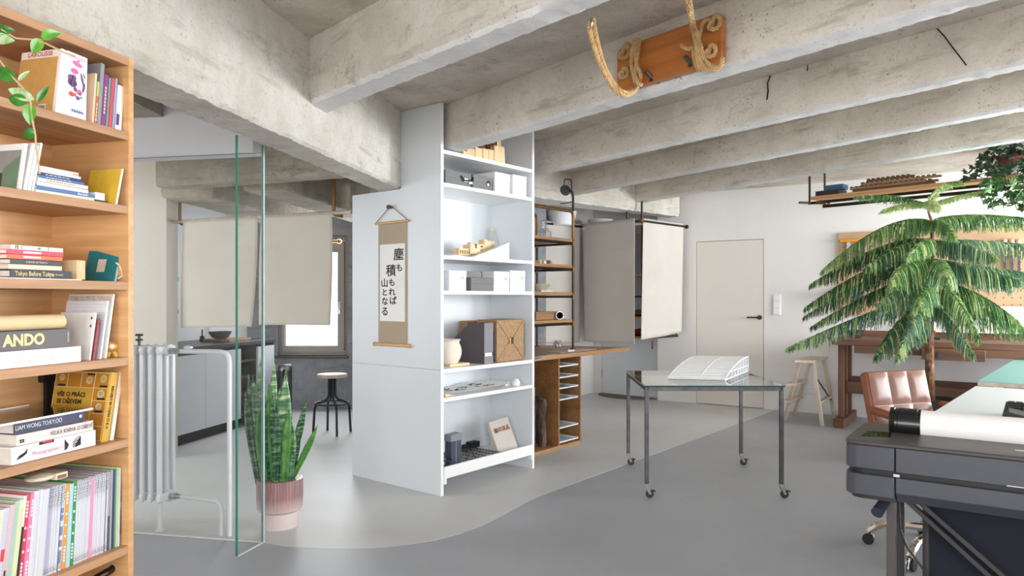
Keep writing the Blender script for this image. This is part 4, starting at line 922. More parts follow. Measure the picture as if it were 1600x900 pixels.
for a in ((404, (383, 611), 12, .05, lm, .3, -.02, .0), (408, (388, 582), 13, .08, lm, -.2, -.01, .06), (414, (395, 588), 15, .0, lm, .2, 0, -.04), (411, (407, 560), 14, .10, lm2, .0, -.01, .08), (416, (405, 640), 16, -.05, lm3, .5, -.02, -.06), (420, (413, 612), 15, .02, lm, -.2, 0, .02), (424, (429, 564), 15, .09, lm2, .2, 0, .08),
          (423, (424, 602), 17, -.03, lm, .1, 0, -.04), (428, (420, 600), 13, -.08, lm3, -.3, 0, -.07), (432, (437, 605), 15, .04, lm2, .1, .01, .03), (437, (447, 578), 17, .02, lm2, -.1, .01, .0), (441, (447, 588), 22, -.06, lm2, .1, .005, -.05), (436, (425, 625), 14, -.09, lm, -.3, 0, -.08), (444, (452, 640), 14, -.08, lm3, .2, 0, -.07), (449, (456, 660), 18, -.04, lm2, 0, .01, -.03), (448, (478, 626), 13, .02, lm, .3, .02, .02), (452, (496, 664), 12, -.02, lm3, .2, .03, .0), (455, (468, 664), 12, .03, lm, -.2, .01, .05), (430, (434, 640), 12, -.1, lm, 0, 0, -.09), (453, (459, 702), 10, -.06, lm, .3, .0, -.05)):
    blade(*a)

# ------------------------------------------------------------------ white shelving
ZS = [2.30, 2.082, 1.598, 1.362, .838, .645]; wl_ = WS.w(0, 0); PT = .025; WW_ = 1.02; DI = .43; DT = .916
ws = thing('shelving_unit', 'tall white shelving unit with a deep side panel, under the beams', 'shelving', wl_, WS.a)
vn = WS.at_u(626.5, 250, 0)[0]; zn = hM - .004
b = MB(); b.prism([(0, .8355), (DT, .8355), (DT, zn), (vn, zn), (vn, 2.608), (0, 2.608)], 'x', 0, PT); part(b, 'side_panel', m_lam, ws, .0008)
b = MB(); b.box(0, PT, 0, DT, .001, .834); part(b, 'side_panel', m_lam, ws, .0008)
b = MB(); b.box(-.0, PT, -.0012, 0, .001, 2.607); part(b, 'edge_band', m_edge, ws)
b = MB(); b.box(WW_ - PT, WW_, 0, DT, .001, 2.608); part(b, 'side_panel', m_lam, ws, .0008)
b = MB(); b.box(WW_ - PT, WW_, -.0012, 0, .001, 2.607); part(b, 'edge_band', m_edge, ws)
b = MB(); b.box(PT, WW_ - PT, DI, DI + .012, .10, 2.607); part(b, 'back_panel', m_lam, ws)
for z in ZS:
    b = MB(); b.box(PT, WW_ - PT, .002, DI, z - .025, z); part(b, 'shelf_board', m_edge, ws, .0008)
b = MB(); b.box(PT, WW_ - PT, .004, DI, .115, .135); part(b, 'bottom_board', m_edge, ws)
b = MB(); b.box(PT + .002, WW_ - PT - .002, -.012, .004, .112, .19); part(b, 'bottom_lip', m_edge, ws, .001)
b = MB(); b.box(PT, PT + .02, -.010, .02, .075, .135); b.box(WW_ - PT - .02, WW_ - PT, -.010, .02, .075, .135); part(b, 'lip_bracket', m_edge, ws)
def su(px, v=.03): return WS.at_v(px, 450, v)[0]
def sp_(px, v, z): u = su(px, v); q = WS.w(u, v, z); return q
def szz(px, py, v): return WS.at_v(px, py, v)[1]
E = .0006
# top: stacked beech model
t = thing('wooden_model', 'model of upright beech blocks on the topmost white shelf', 'model', sp_(724, .10, ZS[0] + E), WS.a)
x = 0; dk = paint((92, 52, 30), .6, 0, .15, 20, name='walnut'); u0_ = su(724, .1)
for px0, px1, yh, mt, vv in ((724, 730, 236, m_beech, 0), (730, 742, 232, m_beech, 0), (743, 754, 231, m_beech, 0), (754.5, 763, 232.5, m_beech, 0), (763.5, 772, 234, m_beech, 0), (772.5, 780, 228, m_beech, 0), (780, 789, 229, m_beech, 0),
                         (741, 748, 222, dk, .05), (751, 759, 224, dk, .05), (761, 769, 222, dk, .05), (770, 777, 219, dk, .05), (776.5, 783, 217, m_beech, .05)):
    a_, c_ = su(px0, .1 + vv), su(px1, .1 + vv); hh = max(.03, WS.at_v((px0 + px1) / 2, yh, .1 + vv)[1] - ZS[0]); b = MB()
    if px1 == 789: b.prism([(a_ - u0_, 0), (c_ - u0_ + .004, 0), (c_ - u0_ - .006, hh), (a_ - u0_, hh)], 'y', 0, .045)
    else: b.box(a_ - u0_, c_ - u0_ - .001, vv, vv + .045, 0, hh)
    part(b, 'block', mt, t, .001)
def crate(name, label, px0, px1, ytop, v, z, D, mat, cat='box', lid=True, Hh=None, grp=None):
    a_, c_ = su(px0, v), su(px1, v); L = c_ - a_; hh = Hh or WS.at_v((px0 + px1) / 2, ytop, v)[1] - z
    t = thing(name, label, cat, WS.w(a_, v, z + E), WS.a, grp); b = MB(); b.box(.002, L - .002, .002, D - .002, 0, hh - .001); part(b, 'body', mat, t, .002)
    if lid: b = MB(); b.box(0, L, 0, D, hh - .045, hh); part(b, 'lid', mat, t, .002)
    return t, L, hh
m_wbox = paint((238, 238, 240), .55, 0, .01, name='white_card_box')
def knob_tie(t, x, z, mat, nm='tie'):
    b = MB(); b.tube([(x - .012, -.004, z + .012), (x, -.006, z - .012), (x + .012, -.004, z + .010)], .002, 5); b.ball((x, -.006, z + .006), .006, 8); part(b, nm, mat, t)
# second shelf: grey case, two white boxes
t, L, hh = crate('storage_case', 'long dark grey case with a strap on the second white shelf', 696, 771, 272, .05, ZS[1], .30, paint((112, 112, 110), .6, 0, .05, name='grey_case'), 'case')
b = MB(); b.box(L * .52, L * .55, -.004, .0, 0, hh + .001); part(b, 'strap', m_black, t)
b = MB(); b.tube([(L * .30, -.004, hh * .75), (L * .34, -.014, hh * .45), (L * .52, -.014, hh * .5), (L * .55, -.004, hh * .8)], .006, 6); part(b, 'handle', m_black, t)
b = MB(); b.box(L * .36, L * .43, -.010, -.004, hh * .38, hh * .62); b.box(L * .45, L * .52, -.012, -.006, hh * .30, hh * .52); part(b, 'paper_tag', m_paper, t)
b = MB(); b.lathe([(.0, 0), (.022, 0), (.022, .003), (.012, .007), (0, .007)], 18, Matrix.Translation((L * .89, -.0005, hh * .55)) @ Matrix.Rotation(R(90), 4, 'X')); part(b, 'round_knob', metal((120, 112, 104), .35, 'case_knob'), t)
for px0, px1, yt, lab in ((773.5, 797, 270.5, 'taller white box beside the grey case'), (801.5, 823, 274.5, 'smaller white box at the right end of the second shelf')):
    t, L, hh = crate('white_box', lab, px0, px1, yt, .03, ZS[1], .24, m_wbox); b = MB(); b.box(L * .6, L * .8, -.002, .0, hh * .55, hh * .68); part(b, 'label_holder', m_paper, t)
# third shelf: site model, white ramp, tube, leaning board
z0 = ZS[2]
t = thing('building_model', 'pale wood building model on a sloping base', 'model', sp_(702, .10, z0 + E), WS.a); a0 = su(702, .1)
k = lambda px, v=.1: su(px, v) - a0
b = MB(); b.prism([(0, 0), (k(775), 0), (k(775), .085), (k(728), .028), (0, .006)], 'y', .02, .24); part(b, 'site_base', paint((226, 216, 204), .7, name='grey_card'), t)
b = MB(); b.box(k(717), k(735), .0, .05, .018, .064); part(b, 'arcade_block', m_beech, t)
b = MB()
for i in range(6): q = k(719) + i * (k(735) - k(719)) / 6; b.box(q, q + .007, -.002, .01, .026, .052)
part(b, 'arch_opening', dk, t)
b = MB(); b.box(k(733), k(749), -.01, .06, .03, .095); part(b, 'middle_block', m_beech, t); b = MB(); b.box(k(734.5), k(738), -.004, .03, .09, .112); part(b, 'turret', m_beech, t); b = MB(); b.box(k(741), k(743), -.012, .0, .07, .10); b.box(k(751), k(757), .012, .03, .085, .094); part(b, 'window_slot', dk, t)
b = MB(); b.prism([(k(748), .06), (k(776), .075), (k(776), .135), (k(764), .135), (k(764), .115), (k(748), .10)], 'y', .02, .09); part(b, 'long_block', m_beech, t); b = MB(); b.box(k(759), k(763.5), .01, .07, .10, .142); part(b, 'turret', m_beech, t)
b = MB(); b.prism([(0, 0), (su(795.5, .03) - su(739, .03), 0), (su(795.5, .03) - su(739, .03), .128), (su(775, .03) - su(739, .03), .075)], 'y', 0, .05); solo(b, 'paper_ramp', m_wbox, 'white card ramp in front of the wooden building model', 'ramp', sp_(739, .03, z0 + E), WS.a)
q = sp_(812, .16, z0 + E); t = thing('acrylic_tube', 'clear acrylic tube standing upright with a white cap', 'tube', q); hh = WS.at_v(812, 341, .16)[1] - z0
b = MB(); b.lathe([(.036, 0), (.036, hh - .025), (.033, hh - .025), (.033, .004)], 24); part(b, 'body', clear('acrylic', (.80, .83, .83, 1), 1.2), t); b = MB(); b.lathe([(.038, hh - .03), (.038, hh), (0, hh)], 24); part(b, 'cap', paint((206, 200, 172), .5, name='tube_cap'), t); b = MB(); b.lathe([(.014, .004), (.014, hh - .03), (0, hh - .03)], 14); part(b, 'rolled_paper', m_paper, t)
t = thing('translucent_board', 'milky sheet leaning at the back of the third shelf', 'board', sp_(776, .30, z0 + E), rot=(R(-14), 0, WS.a)); L = su(806, .3) - su(776, .3); b = MB(); b.prism([(0, 0), (L, 0), (L, .30), (L * .1, .26)], 'y', 0, .004); part(b, 'sheet', paint((206, 204, 206), .4, name='milky_sheet'), t); b = MB(); b.prism([(0, .25), (L, .29), (L, .305), (0, .265)], 'y', -.001, 0); part(b, 'yellow_edge', paint((236, 226, 150), .5, name='yellow_tape'), t)
# fourth shelf: boxes
z0 = ZS[3]
for px0, px1, yt, v, lab in ((702, 729, 423, .03, 'white box at the left end of the fourth shelf'), (772, 796, 424.5, .03, 'white box in the middle right of the fourth shelf'), (797.5, 821, 423, .03, 'white box at the right end of the fourth shelf')):
    t, L, hh = crate('white_box', lab, px0, px1, yt, v, z0, .28, m_wbox); knob_tie(t, L * .75, hh * .62, paint((206, 200, 190), .6, name='cotton_tie'))
t, L, hh = crate('grey_box', 'dark grey lidded box between the white ones', 736, 771, 434, .04, z0, .22, paint((110, 106, 106), .6, 0, .04, name='grey_box'), Hh=None)
b = MB(); b.tube([(L * .55, .02, hh), (L * .62, .03, hh + .03), (L * .66, .05, hh + .045)], .0025, 5); part(b, 'cord', m_black, t)
t, L, hh = crate('clear_box', 'clear plastic box behind the dark grey box', 733, 772, 425, .275, z0, .13, m_clear, lid=False)
b = MB(); b.box(.004, L - .004, .01, .1, .001, hh * .55); part(b, 'contents', paint((176, 176, 176), .6, 0, .2, 20, name='grey_contents'), t)
# fifth shelf: pot, file, woven boxes
z0 = ZS[4]
b = MB(); b.box(-.02, .175, -.08, .10, 0, .018); solo(b, 'wooden_tray', m_beech, 'pale wooden tray under the clay pot', 'tray', sp_(694, .16, z0 + E), WS.a, bevel=.003)
q = sp_(700, .15, z0 + .019); hh = WS.at_v(700, 531, .1)[1] - z0 - .019
t = thing('clay_pot', 'bulging off-white ribbed clay pot at the shelf end', 'pot', q); b = MB(); N = 22; pr_ = []
for i in range(N + 1): tt = i / N; pr_.append(((.062 + .033 * math.sin(PI * min(1, tt * 1.02)) ** .8 if tt < .9 else .078 + .012 * (tt - .9) * 10) + (.0012 if i % 2 else 0), tt * hh))
b.lathe([(.0, 0)] + pr_ + [(pr_[-1][0] - .008, hh), (.07, hh * .85)], 32); part(b, 'body', paint((226, 214, 198), .8, 0, .05, 14, .1, name='bisque_clay'), t)
dkf = paint((84, 76, 80), .6, 0, .04, name='taupe_file')
a_ = su(756.5, .04); t = thing('magazine_file', 'dark taupe cardboard magazine file with a sloping cut', 'file', WS.w(a_, .04, z0 + E), WS.a); hh = WS.at_v(757, 505, .04)[1] - z0; Lf = su(771, .04) - a_; D = .33
pf = [(0, 0), (D, 0), (D, hh * .50), (D * .42, hh), (0, hh)]
b = MB(); b.prism(pf, 'x', 0, .003); part(b, 'side', dkf, t, .0006); b = MB(); b.prism(pf, 'x', Lf - .003, Lf); part(b, 'side', dkf, t, .0006); b = MB(); b.box(.003, Lf - .003, 0, .003, 0, hh); part(b, 'front', paint((120, 116, 120), .55, 0, .03, name='file_front'), t); b = MB(); b.box(.003, Lf - .003, .003, D, 0, .003); b.box(.003, Lf - .003, D - .003, D, .003, hh * .5); part(b, 'base', dkf, t)
b = MB(); b.box(.010, Lf - .018, -.002, 0, .055, .078); part(b, 'label', m_paper, t); b = MB(); b.box(Lf - .02, Lf - .008, -.003, 0, .058, .082); part(b, 'finger_hole', m_black, t); b = MB(); b.box(.006, Lf * .5, .05, D * .8, .003, hh * .62); part(b, 'papers', m_paper, t)
wv = NT('woven_grass'); v = wv.coords((1, 1, 1)); n1 = wv.noise(wv.coords((420, 420, 40)), 1, 3); n2 = wv.noise(wv.coords((60, 60, 420)), 1, 3)
wv.base(wv.ramp(wv.mix(.5, n1, n2), [(.36, C(116, 90, 66)), (.50, C(164, 130, 94)), (.64, C(194, 162, 124))])); wv.rough(.85); wv.bump(wv.mix(.5, n1, n2), .8, .004)
def woven(label, px0, px1, ytop, v, D, clasp):
    a_, c_ = su(px0, v), su(px1, v); L = c_ - a_; hh = WS.at_v((px0 + px1) / 2, ytop, v)[1] - z0; t = thing('woven_box', label, 'box', WS.w(a_, v, z0 + E), WS.a)
    for x0, x1, y0, y1, nm in ((.0, L, .018, D, 'body'),): b = MB(); b.box(x0, x1, y0, y1, 0, hh); part(b, nm, wv.m, t, .006)
    for poly, nm in (([(.004, .004), (L - .004, .004), (L / 2 + .008, hh / 2), (L / 2 - .008, hh / 2)], 'weave_panel'), ([(.004, hh - .004), (L / 2 - .008, hh / 2), (L / 2 + .008, hh / 2), (L - .004, hh - .004)], 'weave_panel'), ([(.001, .006), (L / 2 - .011, hh / 2), (.001, hh - .006)], 'weave_panel'), ([(L - .001, .006), (L - .001, hh - .006), (L / 2 + .011, hh / 2)], 'weave_panel')):
        b = MB(); b.prism(poly, 'y', .006, .02); part(b, nm, wv.m, t, .003)
    if clasp:
        b = MB(); b.box(L * .45, L * .58, -.001, .008, hh * .42, hh * .58); part(b, 'brass_plate', metal((206, 160, 72), .25, 'brass'), t, .001)
        b = MB(); b.box(L * .50, L * .58, -.004, .0, hh * .42, hh * .58); part(b, 'dark_tab', m_black, t, .002)
woven('woven grass box with a brass clasp on the fifth white shelf', 777, 819.5, 499.5, .035, .20, True)
woven('woven grass box standing behind the magazine file', 731, 773, 501, .33, .085, False)
b = MB(); b.box(0, .012, 0, .26, 0, .23); solo(b, 'dark_folder', m_dark, 'thin black folder between the file and the clasped box', 'folder', sp_(772.5, .05, z0 + E), WS.a)
# sixth shelf: drawings, white paper bag shapes
z0 = ZS[5]
t = thing('sketch_sheet', 'loose white drawing sheet with ink figures on the sixth shelf', 'drawing', sp_(700, .08, z0 + E), WS.a); L = su(800, .06) - su(700, .06); b = MB(); nx = 16; vs = [(L * i / nx, .30 * j / 4, .004 + .012 * (math.sin(i * .9 + j) * .5 + .5) * (j / 4) + (.02 * (i / nx) ** 3)) for j in range(5) for i in range(nx + 1)]
b.add(vs, [(j * 17 + i, j * 17 + i + 1, (j + 1) * 17 + i + 1, (j + 1) * 17 + i) for j in range(4) for i in range(nx)]); part(b, 'sheet', m_paper, t)
b = MB(); r = random.Random(4)
for i in range(26):
    x, y = r.uniform(.0, L * .66), r.uniform(.02, .20); zf = .026; pts = [(x, y, zf)]
    for q in range(3): x += r.uniform(-.01, .03); y += r.uniform(-.02, .02); pts.append((x, y, zf))
    b.tube(pts, .0022, 4)
part(b, 'ink_figure', paint((60, 60, 70), .6, name='ink'), t)
t = thing('plaster_form', 'crumpled white paper form at the right of the sixth shelf', 'model', sp_(806, .08, z0 + E), WS.a); b = MB(); b.lathe([(.0, 0), (.03, 0), (.034, .02), (.02, .045), (.016, .05)], 9); part(b, 'cup', m_wbox, t); b = MB(); b.prism([(-.08, 0), (.09, 0), (.05, .02), (-.05, .03)], 'y', .04, .2); part(b, 'folded_sheet', m_wbox, t)
t = thing('wood_chip', 'small wooden wedge at the near end of the sixth shelf', 'wedge', sp_(696, .05, z0 + E), WS.a); b = MB(); b.prism([(0, 0), (.09, 0), (.0, .018)], 'y', 0, .05); part(b, 'body', m_beech, t)
# bottom bay: power tower, sockets, rack, paper bag
z0 = .135
tw = thing('plug_tower', 'dark blue upright power block with adapters plugged in', 'power block', sp_(705, .05, z0 + E), WS.a); L = su(721, .05) - su(705, .05); hh = WS.at_v(712, 678, .05)[1] - z0
nv = paint((58, 64, 82), .45, 0, .05, name='slate_plastic'); gr = paint((132, 138, 146), .4, 0, .05, name='grey_plastic')
for s0, s1 in ((0, .46), (.54, 1)):
    b = MB(); c_ = (s0 + s1) / 2 * L; w0, w1 = s0 * L, s1 * L; o1 = .012 if s0 == 0 else 0; o2 = .012 if s0 else 0
    b.prism([(w0, 0), (w1, 0), (w1, hh * .80), (w0, hh * .80), (w0, hh * .34), (w0 + o1, hh * .28), (w0, hh * .22)] if s0 == 0 else [(w0, 0), (w1, 0), (w1, hh * .22), (w1 - o2, hh * .28), (w1, hh * .34), (w1, hh * .80), (w0, hh * .80)], 'y', 0, .06); part(b, 'half_shell', nv, tw, .002)
b = MB(); b.box(L * .46, L * .54, .002, .058, 0, hh * .80); part(b, 'light_seam', gr, tw)
b = MB(); b.prism([(-.004, hh * .80), (L + .004, hh * .80), (L, hh), (-.002, hh * .985)], 'y', -.002, .064); part(b, 'top_cap', gr, tw, .002)
t = thing('socket_strip', 'white wall socket plate at the back of the bottom bay', 'socket', sp_(726, .428, z0), WS.a); a0 = su(726, .428); zq = WS.at_v(740, 692, .428)[1] - z0; b = MB(); b.box(-.10, su(762, .428) - a0, -.012, 0, zq - .04, zq + .04); part(b, 'plate', m_lam, t, .003)
b = MB(); b.box(.0, .10, -.07, -.012, zq - .02, zq + .025); part(b, 'adapter', m_black, t, .004, label='black plug adapter'); b = MB(); b.box(-.05, .0, -.05, -.012, zq - .035, zq + .01); part(b, 'adapter', m_black, t, .004, label='black plug adapter')
t = thing('wire_rack', 'black wire rack lying on the bottom board', 'rack', sp_(724, .03, z0 + E), WS.a); LR, DR = su(790, .03) - su(724, .03), .36
for i in range(13): b = MB(); y = .01 + DR * i / 12; b.cyl((0, y, .03), (LR, y, .03), .0028, n=5); part(b, 'wire', m_dark, t)
for i in range(7): b = MB(); x = LR * i / 6; b.cyl((x, 0, .026), (x, DR, .026), .0028, n=5); part(b, 'cross_wire', m_dark, t)
for x in (.01, LR - .01):
    for y in (.02, DR - .02): b = MB(); b.cyl((x, y, 0), (x, y, .028), .004, n=6); part(b, 'foot', m_dark, t)
b = MB(); r = random.Random(2); pts = [Vector((.02, .06, .004))]
for i in range(26): a = i * .9; pts.append(Vector((.035 + .04 * math.cos(a) + r.uniform(-.012, .012), .09 + .05 * math.sin(a), .004 + .0046 * i)))
b.tube(pts, .003, 5); solo(b, 'cable_coil', m_black, 'tangled black cable beside the power block', 'cable', sp_(693.5, .03, z0 + .002), WS.a)
b = MB(); b.tube(bez((0, 0, .004), (.06, .02, .13), (.10, -.02, .004), 10), .0032, 6); solo(b, 'cable', m_black, 'thin black cable arching over the wire rack', 'cable', sp_(727, .025, z0 + .03), WS.a)
bag = thing('paper_bag', 'grey-brown paper bag with red characters leaning in the bottom bay', 'bag', sp_(786, .10, z0 + E), rot=(R(-13), R(-7), WS.a - R(9))); bm_ = paint((206, 198, 188), .8, 0, .04, 16, .2, name='kraft_bag')
L, D, hh = .195, .09, .235
b = MB(); b.prism([(-.0, 0), (D, 0), (D * .60, hh), (D * .40, hh)], 'x', -.035, L - .035); part(b, 'body', bm_, bag, .002)
b = MB(); b.box(-.036, L - .034, D * .36, D * .64, hh - .006, hh + .022); part(b, 'folded_top', bm_, bag, .002)
sl_ = Vector((0, D * .40, hh)).normalized()
text('無印良品', .040, bag, facing((1, 0, 0), tuple(sl_), (L / 2 - .03, D * .4 * .76 - .0015, hh * .76)), paint((140, 40, 44), .6, name='dark_red_print'), .0012, name='lettering', sx=.98)
b = MB()
for i in range(6): b.box(L - .035, L - .034, .030, .044, .05 + i * .022, .05 + i * .022 + .013)
part(b, 'side_print', ink, bag)

# ------------------------------------------------------------------ hanging scroll on the side panel
def pv(px, py): v, z = WS.at_u(px, py, -.006); return v, z
v0, zt0 = pv(640, 342); v1, zt1 = pv(587, 350); zt_ = (zt0 + zt1) / 2 - .006; vb0, zb0 = pv(638, 540); vb1, zb1 = pv(585, 537.5); zbm = (zb0 + zb1) / 2
vc = (v0 + v1) / 2; sc = thing('hanging_scroll', 'hanging calligraphy scroll on the white side panel', 'scroll', WS.w(0, vc, 0), WS.a); hw = (v1 - v0) / 2; cw = hw - .028
m_scr = cloth('scroll_silk', (184, 168, 146), 300, .15); m_dow = wood('dowel_wood', (222, 184, 132), (196, 150, 100), 'y', 2)
b = MB(); b.box(-.0045, -.003, -cw, cw, zbm, zt_); part(b, 'mounting', m_scr, sc)
p0, p1 = pv(632.5, 380)[0] - vc, pv(593.5, 383)[0] - vc; zp1 = (pv(632.5, 379.5)[1] + pv(594, 383)[1]) / 2; zp0 = (pv(632, 502)[1] + pv(592.5, 502)[1]) / 2
b = MB(); b.box(-.0055, -.0045, p0, p1, zp0, zp1); part(b, 'paper', m_paper, sc)
b = MB(); b.cyl((-.010, -hw, zt_), (-.010, hw, zt_), .009, n=12); part(b, 'top_rod', m_dow, sc); b = MB(); b.cyl((-.012, -hw, zbm), (-.012, hw, zbm), .0115, n=12); part(b, 'bottom_rod', m_dow, sc)
for s_ in (-1, 1): b = MB(); b.cyl((-.012, s_ * (hw - .004), zbm), (-.012, s_ * (hw + .008), zbm), .015, n=12); part(b, 'rod_knob', m_dow, sc)
vk, zk = pv(611.5, 324); vk -= vc; b = MB(); b.cyl((0, vk, zk), (-.03, vk, zk), .008, .014, n=12); b.ball((-.032, vk, zk), .016, 12); part(b, 'wall_peg', m_benchz, sc)
for s_ in (-1, 1): b = MB(); b.cyl((-.012, vk, zk + .012), (-.012, s_ * (hw - .012), zt_ + .006), .0025, n=6); part(b, 'cord', paint((110, 92, 76), .8, name='brown_cord'), sc)
for ch, px, py, szp in (('塵', 622.8, 398.5, 18.5), ('も', 624, 419, 12), ('積', 610.8, 424, 18), ('も', 612.3, 442, 12), ('れ', 612.5, 457, 12), ('ば', 614, 470.5, 13), ('山', 600.8, 443, 13.5), ('と', 601, 457.5, 11.5), ('な', 601.3, 471.5, 12.5), ('る', 601.3, 487.5, 14)):
    v_, z_ = pv(px, py); s_ = szp / FPX * 5.05 * 1.0
    text(ch, s_ * 1.08, sc, facing((0, -1, 0), (-0, 0, 1), (-.0062, v_ - vc, z_)), ink, .0014, 'CENTER', 'calligraphy', 1.22)
# ------------------------------------------------------------------ work desk with trays
dl = DK.w(0, 0); DZ0, DZ1 = .792, .830
b = MB(); b.prism([(-1.012, -.045), (.776, -.05), (.44, .82), (-1.012, .82)], 'z', 0, DZ1 - DZ0); solo(b, 'desk_top', m_desk, 'brown wooden work top tapering to a point past the white shelving', 'worktop', (dl[0], dl[1], DZ0), DK.a, bevel=.002)
uD = DK.at_v(873.5, 650, 0)[0]; uP = DK.at_v(906.8, 650, 0)[0]; cab = thing('tray_cabinet', 'veneered cabinet with pull-out trays under the work top', 'cabinet', dl, DK.a); CD = .62; zc_ = DZ0 - .001
b = MB(); b.box(uP - .006, uP + .012, 0, CD, .001, zc_); part(b, 'side_panel', m_deskz, cab); b = MB(); b.box(uD - .009, uD + .009, 0, CD, .03, zc_); part(b, 'divider', m_deskz, cab)
b = MB(); b.box(-1.01, uP - .006, 0, CD, .001, .03); part(b, 'bottom_board', m_desk, cab); b = MB(); b.box(-1.01, uP - .006, CD - .015, CD, .03, zc_); part(b, 'back_panel', m_deskz, cab); b = MB(); b.box(-1.01, -.99, 0, CD, .03, zc_); part(b, 'side_panel', m_deskz, cab)
m_tray = paint((206, 216, 222), .35, 0, .03, name='pale_blue_tray'); n_t = 0
tz = [DK.at_v(876, y, .0)[1] for y in (573.6, 591, 608, 626, 645, 670, 695)]
nm = ('topmost', 'second', 'third', 'fourth, holding a wood block,', None, 'second lowest', 'lowest')
for z, lab in zip(tz, nm):
    z = max(z, .05)
    for x0, x1 in ((uD + .009, uD + .019), (uP - .016, uP - .006)): b = MB(); b.box(x0, x1, .02, CD - .03, z - .014, z - .004); part(b, 'runner', m_deskz, cab)
    if not lab: continue
    t = thing('tray', 'pale tray, %s in the veneered cabinet' % lab, 'tray', DK.w(uD + .0205, .012, z - .0035), DK.a); L = uP - .0175 - uD - .0205
    b = MB(); b.box(0, L, 0, .5, 0, .004); part(b, 'base', m_tray, t); b = MB(); b.box(0, .004, 0, .5, .004, .016); b.box(L - .004, L, 0, .5, .004, .016); b.box(.004, L - .004, 0, .004, .004, .012); b.box(.004, L - .004, .496, .5, .004, .016); part(b, 'rim', m_edge, t)
    if lab.startswith('fourth'):
        b = MB(); b.box(0, .07, 0, .09, 0, .085); solo(b, 'wood_block', m_beech, 'pale wooden block lying in the fourth tray', 'block', DK.w(uD + .055, .10, z + .001), DK.a, bevel=.002)
b = MB(); b.tube([(0, 0, 0), (.03, .02, .06), (.015, .01, .10)], .012, 6); solo(b, 'green_spool', paint((60, 84, 60), .6, 0, .2, name='green_thread'), 'small dark green bundle in the gap between the trays', 'spool', DK.w(uD + .035, .08, tz[5] + .02), DK.a)
bark = NT('bark'); v = bark.coords((14, 14, 3)); f = bark.noise(v, 2, 6, .7); bark.base(bark.ramp(f, [(.36, C(46, 38, 34)), (.56, C(110, 92, 80)), (.7, C(160, 136, 116))])); bark.rough(.95); bark.bump(f, 1, .02)
for px, yb, r_, hh, lab in ((840.5, 699, .042, .42, 'dark log standing at the back in the cabinet bay'), (846.5, 701, .036, .41, 'bark-covered log standing in front in the cabinet bay')):
    v_ = .22 if px < 845 else .10; q = DK.w(DK.at_v(px, 650, v_)[0], v_, .0305); r = random.Random(int(px)); b = MB()
    pts = [Vector((.008 * math.sin(i * 1.1), .006 * math.cos(i * 1.7), hh * i / 8)) for i in range(9)]; b.tube(pts, [r_ * (1 + r.uniform(-.1, .1)) for _ in pts], 12)
    t = thing('log', lab, 'log', q); part(b, 'bark', bark.m, t); b = MB(); b.lathe([(0, hh + .002), (r_ * .8, hh + .001)], 12, Matrix.Translation((.008 * math.sin(8.8), 0, 0))); part(b, 'end_grain', m_ply, t)
b = MB(); b.box(0, .012, 0, .2, 0, .5); solo(b, 'grey_board', paint((176, 186, 194), .5, name='grey_panel'), 'thin grey board standing in the cabinet bay by the white shelving', 'board', DK.w(DK.at_v(836, 620, .2)[0] - .01, .2, .0305), DK.a)
# things on the desk
zt_ = DZ1 + .0005
q = at_height(871, 546, zt_); t = thing('pebble_jar', 'small glass jar of pebbles on the work top', 'jar', q); b = MB(); b.lathe([(.03, 0), (.048, .015), (.05, .05), (.034, .088), (.03, .088), (.045, .05), (.042, .015), (0, .006)], 20); part(b, 'glass', m_clear, t); r = random.Random(3)
for i in range(14): b = MB(); b.ball((r.uniform(-.026, .026), r.uniform(-.026, .026), .018 + .0042 * i), .011, 7, (1, .9, .7)); part(b, 'pebble', paint((150 + r.randint(-40, 50), 128 + r.randint(-30, 30), 120), .7, name='pebble'), t)
for px, py, L, D, a, lab, mt in ((852, 556, .42, .22, .15, 'worn grey cutting plate lying on the work top edge', paint((168, 156, 146), .6, 0, .12, 30, name='worn_plate')), (905, 548.5, .55, .16, -.05, 'long sheet of grey paper towards the tip of the work top', paint((206, 198, 192), .7, 0, .05, name='grey_sheet')), (845, 561, .20, .10, .3, 'small pale sheet at the near side of the work top', m_ply)):
    q = at_height(px, py, zt_); b = MB(); b.box(-L / 2, L / 2, 0, D, 0, .003); solo(b, 'flat_sheet', mt, lab, 'sheet', q, DK.a + a)
q = at_height(889, 547, zt_ + .02); t = thing('small_clamp', 'small pale clamp lying beside the pebble jar', 'clamp', (q[0], q[1], zt_ + .0005), DK.a); b = MB(); b.ball((0, 0, .014), .014, 8); b.cyl((.01, 0, .012), (.08, 0, .012), .007, n=8); part(b, 'body', m_edge, t)
# ------------------------------------------------------------------ pipe rack on the desk
rk = thing('pipe_rack', 'copper and black pipe rack with four wooden shelves on the work top', 'rack', (dl[0], dl[1], DZ1 + .0005), DK.a)
ru = DK.at_v(895.5, 545, .223)[0]; RU0 = -.95; RV0, RV1 = .223, .65; BZS = [1.865, 1.62, 1.365, 1.11]; zz0 = DZ1 + .0005; zT = 2.125 - zz0
for v_ in (RV0, RV1):
    b = MB(); b.tube(round_path([(ru, v_, 1.865 - zz0), (ru, v_, zT), (RU0, v_, zT), (RU0, v_, 1.865 - zz0)], .05, 6), .0145, 10); part(b, 'top_hoop', m_brass, rk, label='copper pipe hoop')
    for u_ in (ru, RU0): b = MB(); b.cyl((u_, v_, 0), (u_, v_, 1.865 - zz0), .0125, n=10); b.cyl((u_, v_, 0), (u_, v_, .006), .028, n=12); part(b, 'post', m_pipe, rk)
